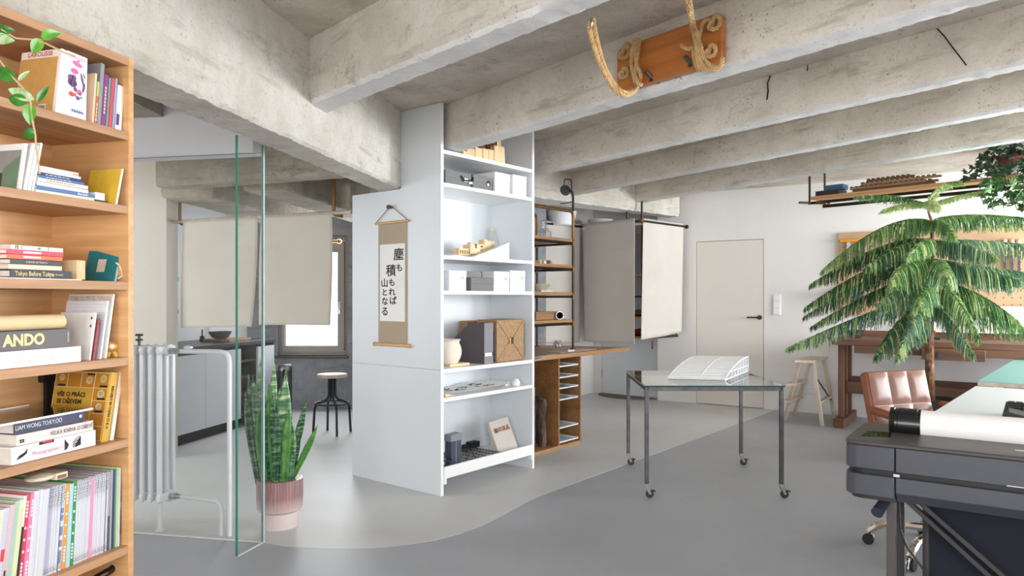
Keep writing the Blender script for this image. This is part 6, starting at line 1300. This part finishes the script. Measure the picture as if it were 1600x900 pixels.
b = MB(); b.box(0, hu(1313) - hu(1277), 0, .18, 0, .055); solo(b, 'dark_box', m_dark, 'flat black box at the end of the hung shelf', 'box', HS.w(hu(1277), .06, zs_), HS.a, bevel=.002)
b = MB(); b.box(0, hu(1318) - hu(1291), 0, .12, 0, .05); solo(b, 'blue_carton', paint((60, 96, 130), .5, 0, .2, 20, name='blue_carton'), 'small blue carton on top of the flat black box', 'box', HS.w(hu(1291), .08, zs_ + .0556), HS.a, bevel=.002)
st_m = [wood('stick_brown', (128, 92, 62), (86, 58, 38), 'x', 2), wood('stick_pale', (176, 140, 100), (130, 96, 64), 'x', 2)]
spec = [(1332, 1460, .05, .0, 'lowest front stick of the pile on the hung shelf'), (1333, 1448, .09, .0, 'lowest middle stick of the pile on the hung shelf'), (1335, 1452, .13, .0, 'lowest rear stick of the pile on the hung shelf'), (1328, 1446, .06, .032, 'notched strip lying second in the front of the pile'), (1340, 1465, .11, .032, 'notched strip lying second at the rear of the pile'), (1345, 1470, .07, .064, 'long notched strip near the top of the pile'), (1354, 1428, .10, .096, 'short notched strip on top of the pile')]
for i, (pa, pb_, v_, zz, lab) in enumerate(spec):
    a_, c_ = hu(pa, v_), hu(pb_, v_); t = thing('notched_strip' if i > 2 else 'timber_stick', lab, 'stick', HS.w(a_, v_, zs_ + zz), HS.a); L = c_ - a_
    b = MB(); b.box(0, L, 0, .034, 0, .018 if i > 2 else .030); part(b, 'rail', st_m[i % 2], t)
    if i > 2:
        b = MB(); k_ = int(L / .045)
        for q in range(k_): b.box(q * .045, q * .045 + .024, 0, .034, .018, .030)
        part(b, 'tooth', st_m[0], t)
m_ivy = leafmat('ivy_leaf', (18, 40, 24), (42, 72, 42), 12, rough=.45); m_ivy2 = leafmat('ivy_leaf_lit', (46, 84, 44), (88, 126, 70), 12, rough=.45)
iv = thing('ivy', 'dark green ivy spilling over the hung shelf', 'plant', HS.w(hu(1572, .16), .16, zs_), HS.a)
b = MB(); b.lathe([(.08, 0), (.11, .16), (.118, .16), (.118, .18), (.105, .18), (.1, .15), (0, .15)], 20); part(b, 'pot', paint((120, 52, 42), .7, name='red_brown_pot'), iv, label='red-brown pot')
def ivy_leaves(pts, mat, name, seed, size=(.035, .06)):
    r = random.Random(seed); b = MB()
    for p in pts:
        s_ = r.uniform(*size); M = Matrix.Translation(p) @ Matrix.Rotation(r.uniform(0, 6.28), 4, 'Z') @ Matrix.Rotation(r.uniform(.2, 1.4), 4, 'X') @ Matrix.Rotation(r.uniform(-.8, .8), 4, 'Y')
        b.add([(0, -.2 * s_, 0), (.55 * s_, -.35 * s_, .05 * s_), (.42 * s_, .1 * s_, .08 * s_), (.9 * s_, .35 * s_, -.05 * s_), (.35 * s_, .5 * s_, .08 * s_), (0, 1.1 * s_, -.1 * s_), (-.35 * s_, .5 * s_, .08 * s_), (-.9 * s_, .35 * s_, -.05 * s_), (-.42 * s_, .1 * s_, .08 * s_), (-.55 * s_, -.35 * s_, .05 * s_), (0, .3 * s_, 0)], [(i, (i + 1) % 10, 10) for i in range(10)], M)
    o = part(b, name, mat, iv, smooth=False); o['kind'] = 'stuff'
r = random.Random(21); pts = []; iO = HS.loc(*iv.location[:2])
def ivp(px, py, d): q = P(px, py, d); l = HS.loc(q[0], q[1]); return Vector((l[0] - iO[0], l[1] - iO[1], q[2] - zs_))
while len(pts) < 330:
    px, py = r.uniform(1500, 1720), r.uniform(215, 282); lim = 222 + max(0, (1560 - px)) * .92
    if py > lim and py < 284 - (px - 1500) * .09: pts.append(ivp(px, py, r.uniform(5.75, 6.3)))
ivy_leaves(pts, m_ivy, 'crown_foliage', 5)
pts = []
for sx_, y0_, y1_ in ((1538, 280, 318), (1552, 278, 328), (1556, 280, 322), (1570, 276, 326), (1578, 276, 318), (1596, 274, 312), (1602, 274, 330), (1590, 300, 326), (1615, 274, 345)):
    b = MB(); c = [ivp(sx_ + 4 * math.sin(k_), y0_ + (y1_ - y0_) * k_ / 6, 5.78) for k_ in range(7)]; b.tube(c, .003, 5); part(b, 'tendril', m_ivy, iv)
    for k_ in range(14): pts.append(ivp(sx_ + r.uniform(-9, 9), y0_ + (y1_ - y0_) * r.uniform(0, 1), r.uniform(5.70, 5.85)))
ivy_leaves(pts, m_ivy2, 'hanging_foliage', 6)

# ------------------------------------------------------------------ step stool
ss = thing('step_stool', 'pale wooden folding step stool beside the workbench', 'step stool', (0, 0, 0))
fA, fB, fC, fD = [Vector(on_floor(*p)) for p in ((1226, 657), (1240, 649.5), (1285, 666.5), (1304, 654))]
zt_ = .665; tA, tB = Vector(P(1249, 568, (fA.y + fC.y) / 2 - .02)), Vector(P(1268, 566, (fB.y + fD.y) / 2)); tC, tD = Vector(P(1270, 569, (fA.y + fC.y) / 2 - .05)), Vector(P(1287, 566, (fB.y + fD.y) / 2 - .02))
for q in (tA, tB, tC, tD): q.z = zt_ - .025
for p, q in ((fA, tA), (fB, tB), (fC, tC), (fD, tD)):
    p = p.copy(); p.z = .0015; b = MB(); b.bar(p, q, .036, .024, tuple((tB - tA).normalized())); part(b, 'leg', m_ply, ss, .002)
b = MB(); o_ = (tB - tA).normalized() * .05; l_ = (tC - tA).normalized() * .035
b.prism([tuple((p).xy) for p in (tA - o_ - l_, tC - o_ + l_, tD + o_ + l_, tB + o_ - l_)], 'z', zt_ - .026, zt_); part(b, 'top_step', m_ply, ss, .003)
for f in (.33, .62):
    a_, c_ = fA.lerp(tA, f), fB.lerp(tB, f); a_.z = c_.z = f * (zt_ - .02); w = (tC - tA).xy.normalized() * .07; b = MB(); e_ = (c_ - a_).xy.normalized() * .03
    b.prism([tuple(p) for p in (a_.xy - w - e_, a_.xy + w * .4 - e_, c_.xy + w * .4 + e_, c_.xy - w + e_)], 'z', a_.z - .012, a_.z + .012); part(b, 'step', m_ply, ss, .002)
a_, c_ = fC.lerp(tC, .36), fD.lerp(tD, .36); a_.z = c_.z = .24; b = MB(); b.bar(a_, c_, .05, .02); part(b, 'rear_rail', m_ply, ss, .002)
for p0, p1, q0, q1 in ((fA, tA, fC, tC), (fB, tB, fD, tD)): a_, c_ = p0.lerp(p1, .5), q0.lerp(q1, .5); a_.z = .33; c_.z = .31; b = MB(); b.bar(a_, c_, .010, .004); part(b, 'steel_stay', m_zinc, ss)
b = MB(); a_, c_ = fC.lerp(tC, .8), fD.lerp(tD, .3); b.bar(a_, c_, .012, .006); part(b, 'brace', m_dark, ss)

# ------------------------------------------------------------------ desks on the right
dA = Vector((3.02, 4.72)); dd = Vector((-.643, -.766)); de = Vector((.77, -.64)).normalized(); DH = .74
t = thing('white_desk', 'large white desk top behind the plotter', 'desk', (dA.x, dA.y, 0), math.atan2(de.y, de.x)); Ld, Wd = 2.0, 1.7
loc_ = lambda v_: (v_.dot(de), v_.dot(Vector((-de.y, de.x))))
cs = [loc_(q) for q in (Vector((0, 0)), de * Wd, de * Wd + dd * Ld, dd * Ld)]
b = MB(); b.prism(cs, 'z', DH - .026, DH); part(b, 'top', m_lam, t, .002)
for s0, s1 in ((.06, .08), (.94, .08), (.06, .86), (.94, .86)): x, y = loc_(de * Wd * s0 + dd * Ld * s1); b = MB(); b.box(x - .025, x + .025, y - .025, y + .025, .0, DH - .027); part(b, 'leg', m_edge, t)
dB = Vector((3.085, 4.80)); zg = .762; t = thing('green_desk', 'desk with a sea-green cutting surface beyond the white desk', 'desk', (dB.x, dB.y, 0), math.atan2(de.y, de.x)); up2 = -dd
cs = [loc_(q) for q in (Vector((0, 0)), de * 1.7, de * 1.7 + up2 * 2.3, up2 * 2.3)]
b = MB(); b.prism(cs, 'z', zg - .030, zg - .004); part(b, 'top', m_ply, t); b = MB(); b.prism(cs, 'z', zg - .0038, zg); part(b, 'cutting_surface', paint((122, 176, 172), .5, 0, .03, 6, name='sea_green_mat'), t)
for s0, s1 in ((.06, .05), (.94, .05), (.06, .92), (.94, .92)): x, y = loc_(de * 1.7 * s0 + up2 * 2.3 * s1); b = MB(); b.box(x - .025, x + .025, y - .025, y + .025, .0, zg - .031); part(b, 'leg', m_edge, t)
q = at_height(1566, 652, DH); t = thing('keyboard', 'black keyboard propped on the white desk', 'keyboard', (q[0], q[1], DH + .001), rot=(R(14), 0, R(-40))); b = MB(); b.prism([(0, 0), (.16, 0), (.16, .022), (0, .012)], 'x', 0, .46); kc = part(b, 'case', m_dark, t, .003)
for i in range(14):
    for j in range(5): b = MB(); b.box(.012 + i * .0315, .012 + i * .0315 + .026, .012 + j * .028, .012 + j * .028 + .023, .010 + j * .0022, .0215 + j * .0022); part(b, 'key', m_black, kc)
b = MB(); b.prism([(0, 0), (.24, 0), (.24, .004), (.02, .05), (0, .02)], 'y', 0, .17); q = at_height(1556, 656, DH); solo(b, 'laptop_stand', m_dark, 'charcoal wedge stand beside the keyboard on the white desk', 'stand', (q[0] - .02, q[1] - .08, DH + .0006), R(-35), bevel=.003)

# ------------------------------------------------------------------ office chair
ch = thing('office_chair', 'brown tufted leather office chair on a chrome star base', 'chair', (2.18, 3.69, 0), math.atan2(.36, .93)); m_lea = paint((122, 82, 68), .36, 0, .06, 8, .05, .6, name='brown_leather'); m_leas = paint((132, 74, 46), .42, 0, .08, 8, name='saddle_leather')
Mb = Matrix.Translation((.07, .225, .50)) @ Matrix.Rotation(R(-13), 4, 'X')
b = MB(); b.box(-.225, .225, .0, .055, .0, .425, Mb); bsh = part(b, 'back_shell', m_leas, ch, .02)
def pad(w, h, d, Mx, n=9):
    vs = [(w * (i / (n - 1) - .5), -d * (max(0, math.sin(PI * i / (n - 1))) * max(0, math.sin(PI * j / (n - 1)))) ** .38, h * j / (n - 1)) for j in range(n) for i in range(n)]
    b = MB(); b.add(vs, [(j * n + i, j * n + i + 1, (j + 1) * n + i + 1, (j + 1) * n + i) for j in range(n - 1) for i in range(n - 1)], Mx); return b
for i in range(3):
    for j in range(2): part(pad(.142, (.226, .178)[j], .020, Mb @ Matrix.Translation((-.142 + .142 * i, -.001, .010 + .230 * j))), 'tufted_pad', m_lea, bsh)
b = MB(); b.box(-.175, .295, -.25, .22, .44, .50); ssh = part(b, 'seat_shell', m_leas, ch, .02)
for i in range(3):
    for j in range(3): part(pad(.148, .145, .022, Matrix.Translation((-.088 + .148 * i, -.23 + .146 * j, .501)) @ Matrix.Rotation(R(-90), 4, 'X')), 'seat_pad', m_lea, ssh)
for s_ in (-1, 1): b = MB(); b.tube(round_path([(.07 + s_ * .255, .25, .72), (.07 + s_ * .262, -.02, .685), (.07 + s_ * .262, -.20, .665)], .05, 4), .022, 10); part(b, 'armrest', m_leas, ch); b = MB(); b.tube(round_path([(.07 + s_ * .262, -.16, .655), (.07 + s_ * .262, -.12, .44), (.07 + s_ * .1, -.05, .43)], .05, 5), .012, 8); part(b, 'arm_bracket', m_chrome, ch)
b = MB(); b.cyl((0, 0, .13), (0, 0, .44), .028, n=14); b.cyl((0, 0, .09), (0, 0, .15), .045, n=14); part(b, 'gas_lift', m_chrome, ch)
for i in range(5):
    a = R(145 - 21 + 72 * i); c_, s_ = math.cos(a), math.sin(a); b = MB(); b.tube(round_path([(.03 * c_, .03 * s_, .135), (.27 * c_, .27 * s_, .125), (.33 * c_, .33 * s_, .065)], .06, 5), [.02] * 7 + [.016], 8); arm = part(b, 'base_arm', m_chrome, ch)
    for k_ in (-1, 1): b = MB(); b.lathe([(0, -.009), (.024, -.009), (.029, -.004), (.029, .006), (0, .009)], 18, Matrix.Translation((.33 * c_ - s_ * .015 * k_, .33 * s_ + c_ * .015 * k_, .0292)) @ Matrix.Rotation(a, 4, 'Z') @ Matrix.Rotation(R(90), 4, 'X')); part(b, 'castor', m_black if k_ > 0 else m_chrome, arm)

# ------------------------------------------------------------------ wide-format plotter
pt = thing('plotter', 'dark grey wide-format plotter with a paper roll, in the foreground', 'plotter', PR.w(0, 0), PR.a)
m_pl = paint((66, 68, 76), .42, 0, .05, 60, .15, name='plotter_plastic'); m_plt = paint((74, 70, 68), .40, 0, .06, 20, name='plotter_lid')
LP = 1.55; zt0 = PR.at_v(1322, 686, 0)[1]; zsl1, zsl0 = PR.at_v(1322, 729, 0)[1], PR.at_v(1322, 737, 0)[1]; zb0 = PR.at_v(1326, 777, 0)[1]; PD = .36
def rbox(b, x0, x1, y0, y1, z0, z1, r=.035):
    pts = [(x1, y0), (x1, y1)] + [(x0 + r * .4 - r * .4 * math.cos(a), y1 - r * .4 + r * .4 * math.sin(a)) for a in (PI / 2, PI / 4, 0)][::1] + [(x0 + r - r * math.cos(a), y0 + r - r * math.sin(a)) for a in [i * PI / 12 for i in range(7)]]
    b.prism(pts, 'z', z0, z1); return b
us = PR.at_v(1398.5, 720, 0)[0]
b = rbox(MB(), 0, us - .0012, 0, PD, zsl1, zt0 - .012); part(b, 'end_cover', m_pl, pt, .004); b = MB(); b.box(us + .0012, LP, 0, PD, zsl1, zt0 - .012); part(b, 'front_cover', m_pl, pt, .002)
b = rbox(MB(), -.002, LP, -.002, PD, zt0 - .012, zt0); part(b, 'lid', m_plt, pt, .004)
b = rbox(MB(), .014, LP, .014, PD - .01, zsl0 - .002, zsl1 + .002); part(b, 'paper_slot', m_black, pt)
b = rbox(MB(), 0, us - .0012, 0, PD, zb0 + .012, zsl0); part(b, 'lower_end', m_pl, pt, .004); b = MB(); b.prism([(.0, zb0 + .03), (.03, zb0), (PD, zb0), (PD, zsl0), (0, zsl0)], 'x', us + .0012, LP); part(b, 'lower_tray', m_pl, pt, .002)
b = rbox(MB(), .012, us, .016, PD - .01, zb0, zb0 + .014); part(b, 'underside', m_black, pt)
b = MB(); b.box(us - .004, us + .012, -.003, .01, zsl1 - .012, zsl1 - .004); part(b, 'latch', m_zinc, pt)
sc0 = [PR.loc(*at_height(px, py, zt0)[:2]) for px, py in ((1345, 682), (1391, 684), (1392, 676), (1356, 674))]
b = MB(); b.prism(sc0, 'z', zt0, zt0 + .0012); part(b, 'screen', paint((10, 14, 10), .05, 0, .05, name='glossy_screen'), pt, label='small glossy screen')
b = MB(); y = .33 * PD
b.box(PR.at_v(1586, 694, .1)[0], PR.at_v(1600, 694, .1)[0] + .1, .09, .10, zt0, zt0 + .0008); part(b, 'lid_marking', white_ink, pt)
b = MB(); q_ = PR.at_v(1573, 750, -.001)[0]; b.box(q_, q_ + .4, -.0014, 0, zsl1 + .0005, zsl1 + .003); part(b, 'chrome_trim', m_zinc, pt)
rv = .24; rr = .047; u0_ = PR.at_v(1392, 660, rv)[0]; u1_ = PR.at_v(1440, 662, rv)[0]; zr = zt0 + rr * .55
b = MB(); b.cyl((u1_, rv, zr), (LP, rv, zr), rr - .003, n=30); prl = part(b, 'paper_roll', m_paper, pt)
b = MB(); b.lathe([(.02, 0), (rr, 0), (rr + .002, .012), (rr - .002, .014), (rr - .002, .022), (rr, .024), (rr, .075), (rr - .004, .078), (rr - .004, u1_ - u0_ - .012), (rr - .001, u1_ - u0_ - .010), (rr - .001, u1_ - u0_)], 30, Matrix.Translation((u0_, rv, zr)) @ Matrix.Rotation(R(90), 4, 'Y')); part(b, 'spindle_cap', paint((24, 24, 26), .22, 0, .1, name='gloss_black'), prl)
b = MB(); b.lathe([(rr - .0035, 0), (rr - .0035, .012), (.02, .012)], 30, Matrix.Translation((u1_ - .004, rv, zr)) @ Matrix.Rotation(R(90), 4, 'Y')); part(b, 'roll_flange', paint((196, 204, 220), .4, name='pale_flange'), prl)
ul = PR.at_v(1393, 850, .10)[0]; b = MB(); b.box(ul - .012, ul + .012, .088, .112, .001, zb0); part(b, 'stand_leg', paint((74, 66, 64), .45, 0, .1, name='stand_metal'), pt, .002); b = MB(); b.box(ul - .012, ul + .012, .30, .33, .001, zb0); part(b, 'stand_leg', m_dark, pt, .002); b = MB(); b.box(ul - .02, ul + .02, -.18, .55, .001, .03); part(b, 'stand_foot', m_dark, pt)
for dx_ in (0, .055):
    p0 = PR.at_v(1407 + dx_ * 360, 792, .13); p1 = PR.at_v(1553 + dx_ * 400, 905, .13); b = MB(); k_ = 1.5; b.bar((p0[0], .13, zb0 - .002), (p0[0] + (p1[0] - p0[0]) * k_, .13, zb0 + (p1[1] - zb0) * k_), .012, .02, (0, 1, 0)); part(b, 'brace', m_dark, pt)
kp = PR.at_v(1371, 800, .03); b = MB(); b.cyl((kp[0] + .02, .10, zb0 - .004), (kp[0], .02, kp[1]), .014, .017, 14); part(b, 'lever_grip', paint((50, 54, 66), .35, 0, .1, name='grip_rubber'), pt)
ubn = PR.at_v(1452, 850, .20)[0]; m_fab = cloth('bin_fabric', (40, 42, 50), 300, .2)
b = MB(); b.box(ubn, LP, .20, .225, .02, zb0 - .002); part(b, 'catch_bin_cloth', m_fab, pt); b = MB(); b.cyl((ubn - .008, .2, .02), (ubn - .008, .2, zb0), .010, n=8); part(b, 'bin_rail', m_dark, pt)
b = MB(); q0, q1 = PR.at_v(1403, 800, .16), PR.at_v(1416, 853, .16); q2 = PR.at_v(1450, 900, .16); b.tube([Vector((q0[0], .16, zb0)), Vector((q0[0] + .006, .16, (q0[1] + q1[1]) / 2)), Vector((q1[0], .16, q1[1])), Vector((q2[0], .16, q2[1])), Vector((q2[0] + .10, .16, .02))], .0035, 6); part(b, 'power_cable', m_black, pt)

# ------------------------------------------------------------------ Norfolk pine
ND = 5.8; nb = P(1455, 640, ND); pine = thing('norfolk_pine', 'tall indoor Norfolk pine with drooping fronds behind the chair', 'tree', (nb[0], nb[1], .0015)); no = Vector(pine.location)
def npx(px, py, dz=0): return Vector(P(px, py, ND + dz)) - no
zso = npx(0, 626).z
b = MB(); b.lathe([(.15, 0), (.19, zso * .6), (.205, zso + .02), (.195, zso + .02), (.18, zso - .03), (0, zso - .03)], 26); part(b, 'pot', paint((52, 46, 44), .6, name='dark_pot'), pine, label='dark pot'); b = MB(); b.lathe([(0, zso - .005), (.19, zso - .012)], 22); part(b, 'soil', paint((60, 46, 38), .95, 0, .3, 40, .8, name='dark_soil'), pine)
tr = [(1454, 640), (1453, 600), (1452, 545), (1453, 500), (1455, 450), (1456, 410), (1457, 375), (1457, 350), (1452, 335), (1448, 318)]
b = MB(); b.tube([npx(*p) for p in tr], [.036, .034, .032, .029, .025, .021, .017, .013, .009, .006], 10); tk = NT('pine_trunk'); f = tk.noise(tk.coords((16, 16, 7)), 2, 6, .7); tk.base(tk.ramp(f, [(.36, C(70, 44, 32)), (.54, C(132, 92, 68)), (.68, C(182, 140, 110))])); tk.rough(.95); tk.bump(f, 1, .02); part(b, 'trunk', tk.m, pine)
m_n1 = leafmat('pine_dark', (34, 78, 50), (66, 112, 66), 5, rough=.5); m_n2 = leafmat('pine_mid', (52, 104, 56), (104, 144, 80), 5, rough=.5); m_n3 = leafmat('pine_tip', (124, 156, 84), (182, 196, 134), 5, rough=.5); m_n4 = leafmat('pine_blue', (52, 96, 78), (104, 140, 116), 5, rough=.5)
def frond(p0, c, p1, mat, n=44, Lb=.20, seed=0, flat=0.0):
    """arched rachis with two ranks of hanging, needle-clad branchlets"""
    r = random.Random(seed); pts = bez(p0, c, p1, 20); b = MB(); b.tube(pts, [.007 * (1 - .75 * i / 20) for i in range(21)], 5); lf = MB(); lt = MB()
    S_ = (Vector(p1) - Vector(p0)); S_.z = 0; S_.normalize(); side = Vector((-S_.y, S_.x, 0)); n = int(n * 1.9); Lb *= .90
    for i in range(n):
        t = .05 + .95 * i / (n - 1); k_ = min(int(t * 20), 19); f = t * 20 - k_; base = pts[k_].lerp(pts[k_ + 1], f); tan = (pts[k_ + 1] - pts[k_]).normalized()
        for s_ in (-1, 1):
            L = Lb * (.60 + .40 * math.sin(PI * min(1, t * .9 + .12))) * r.uniform(.75, 1.2) * (1 if t < .82 else 1 - (t - .82) / .18 * .65)
            out = r.uniform(.25, .75) * (1 + flat); d0 = side * s_ * out + tan * r.uniform(.25, .5) + Vector((0, 0, .12 + flat * .3)); dn = Vector((0, 0, -1)) * (1.0 - flat * .8) + tan * r.uniform(-.02, .22) + side * s_ * .10
            q = bez(base, base + d0 * L * .42, base + d0 * L * .42 + dn * L * .82, 6)
            tgt = lt if r.random() < .28 + .25 * (t > .85) else lf; wv_ = r.uniform(.0055, .0085); vs = []
            for a_, p in enumerate(q):
                w = wv_ * (1 - .6 * a_ / 6); vs += [tuple(p + tan * w), tuple(p + side * w), tuple(p - tan * w), tuple(p - side * w)]
            tgt.add(vs, [(a_ * 4 + x, a_ * 4 + (x + 1) % 4, a_ * 4 + 4 + (x + 1) % 4, a_ * 4 + 4 + x) for a_ in range(6) for x in range(4)])
            for a_ in range(1, 7):        # needles standing off the branchlet
                dd_ = (q[a_] - q[a_ - 1]).normalized()
                for e_ in range(5):
                    an = e_ * 1.257 + a_; o2 = (tan * math.cos(an) + side * math.sin(an)) * r.uniform(.010, .019) + dd_ * .022; pp = q[a_] - dd_ * r.uniform(0, .03); wn = dd_.cross(o2).normalized() * .0022
                    tgt.add([tuple(pp + wn), tuple(pp - wn), tuple(pp + o2)], [(0, 1, 2)])
    br = part(b, 'branch', bark.m, pine)
    o = part(lf, 'foliage', mat, br, smooth=False); o['kind'] = 'stuff'; o = part(lt, 'foliage_tips', m_n3, br, smooth=False); o['kind'] = 'stuff'
FR = [  # start px, control px, tip px, tip depth, material, count, branchlet length, flat
 ((1449, 322), (1400, 300), (1337, 309), -.10, m_n2, 30, .13, .5), ((1449, 322), (1415, 312), (1378, 332), -.30, m_n3, 22, .10, .5), ((1449, 320), (1470, 286), (1502, 288), -.15, m_n3, 30, .20, .9), ((1450, 322), (1490, 306), (1548, 298), .1, m_n3, 30, .11, .6), ((1449, 320), (1455, 306), (1462, 330), -.35, m_n3, 18, .11, .5),
 ((1455, 346), (1390, 326), (1284, 424), -.15, m_n2, 52, .20, 0), ((1455, 346), (1500, 326), (1640, 346), .0, m_n2, 56, .17, 0), ((1455, 348), (1478, 338), (1492, 372), -.5, m_n2, 30, .13, 0), ((1455, 347), (1425, 338), (1395, 385), .45, m_n2, 34, .15, 0),
 ((1456, 376), (1390, 360), (1266, 446), .1, m_n1, 54, .19, 0), ((1456, 376), (1530, 372), (1650, 388), .25, m_n4, 56, .18, 0), ((1456, 378), (1500, 372), (1556, 402), -.45, m_n4, 46, .20, 0), ((1456, 378), (1412, 368), (1352, 420), -.45, m_n1, 46, .18, 0), ((1456, 377), (1450, 365), (1418, 400), -.7, m_n2, 36, .16, 0),
 ((1456, 406), (1380, 390), (1258, 482), -.1, m_n1, 56, .19, 0), ((1456, 408), (1400, 400), (1256, 496), .35, m_n1, 54, .18, 0), ((1456, 406), (1510, 408), (1596, 440), -.35, m_n4, 54, .23, 0), ((1456, 408), (1540, 415), (1640, 432), .1, m_n4, 54, .22, 0), ((1456, 410), (1430, 390), (1392, 438), -.75, m_n2, 46, .27, 0), ((1456, 408), (1470, 396), (1480, 436), -.85, m_n2, 44, .24, 0),
 ((1455, 436), (1400, 425), (1268, 512), .0, m_n1, 54, .16, 0), ((1455, 440), (1520, 440), (1592, 504), -.2, m_n2, 52, .24, 0), ((1455, 442), (1490, 440), (1530, 530), -.5, m_n2, 48, .20, 0), ((1455, 440), (1420, 425), (1372, 480), -.6, m_n4, 44, .22, 0), ((1455, 442), (1446, 430), (1436, 480), -.8, m_n2, 40, .22, 0),
 ((1455, 466), (1380, 470), (1230, 546), -.2, m_n4, 62, .17, 0), ((1455, 470), (1410, 480), (1368, 560), -.45, m_n1, 44, .18, 0), ((1455, 470), (1430, 478), (1402, 562), -.65, m_n4, 40, .16, 0), ((1455, 472), (1475, 480), (1522, 556), -.4, m_n4, 42, .16, 0), ((1455, 468), (1530, 470), (1612, 520), .1, m_n2, 50, .24, 0), ((1455, 474), (1448, 482), (1432, 540), -.3, m_n4, 34, .14, 0)]
for i, (s_, c_, e_, dz, mt, n, Lb, fl) in enumerate(FR): frond(npx(*s_), npx(c_[0], c_[1], dz * .5), npx(e_[0], e_[1], dz), mt, n, Lb, 100 + i, fl)

flush_text()
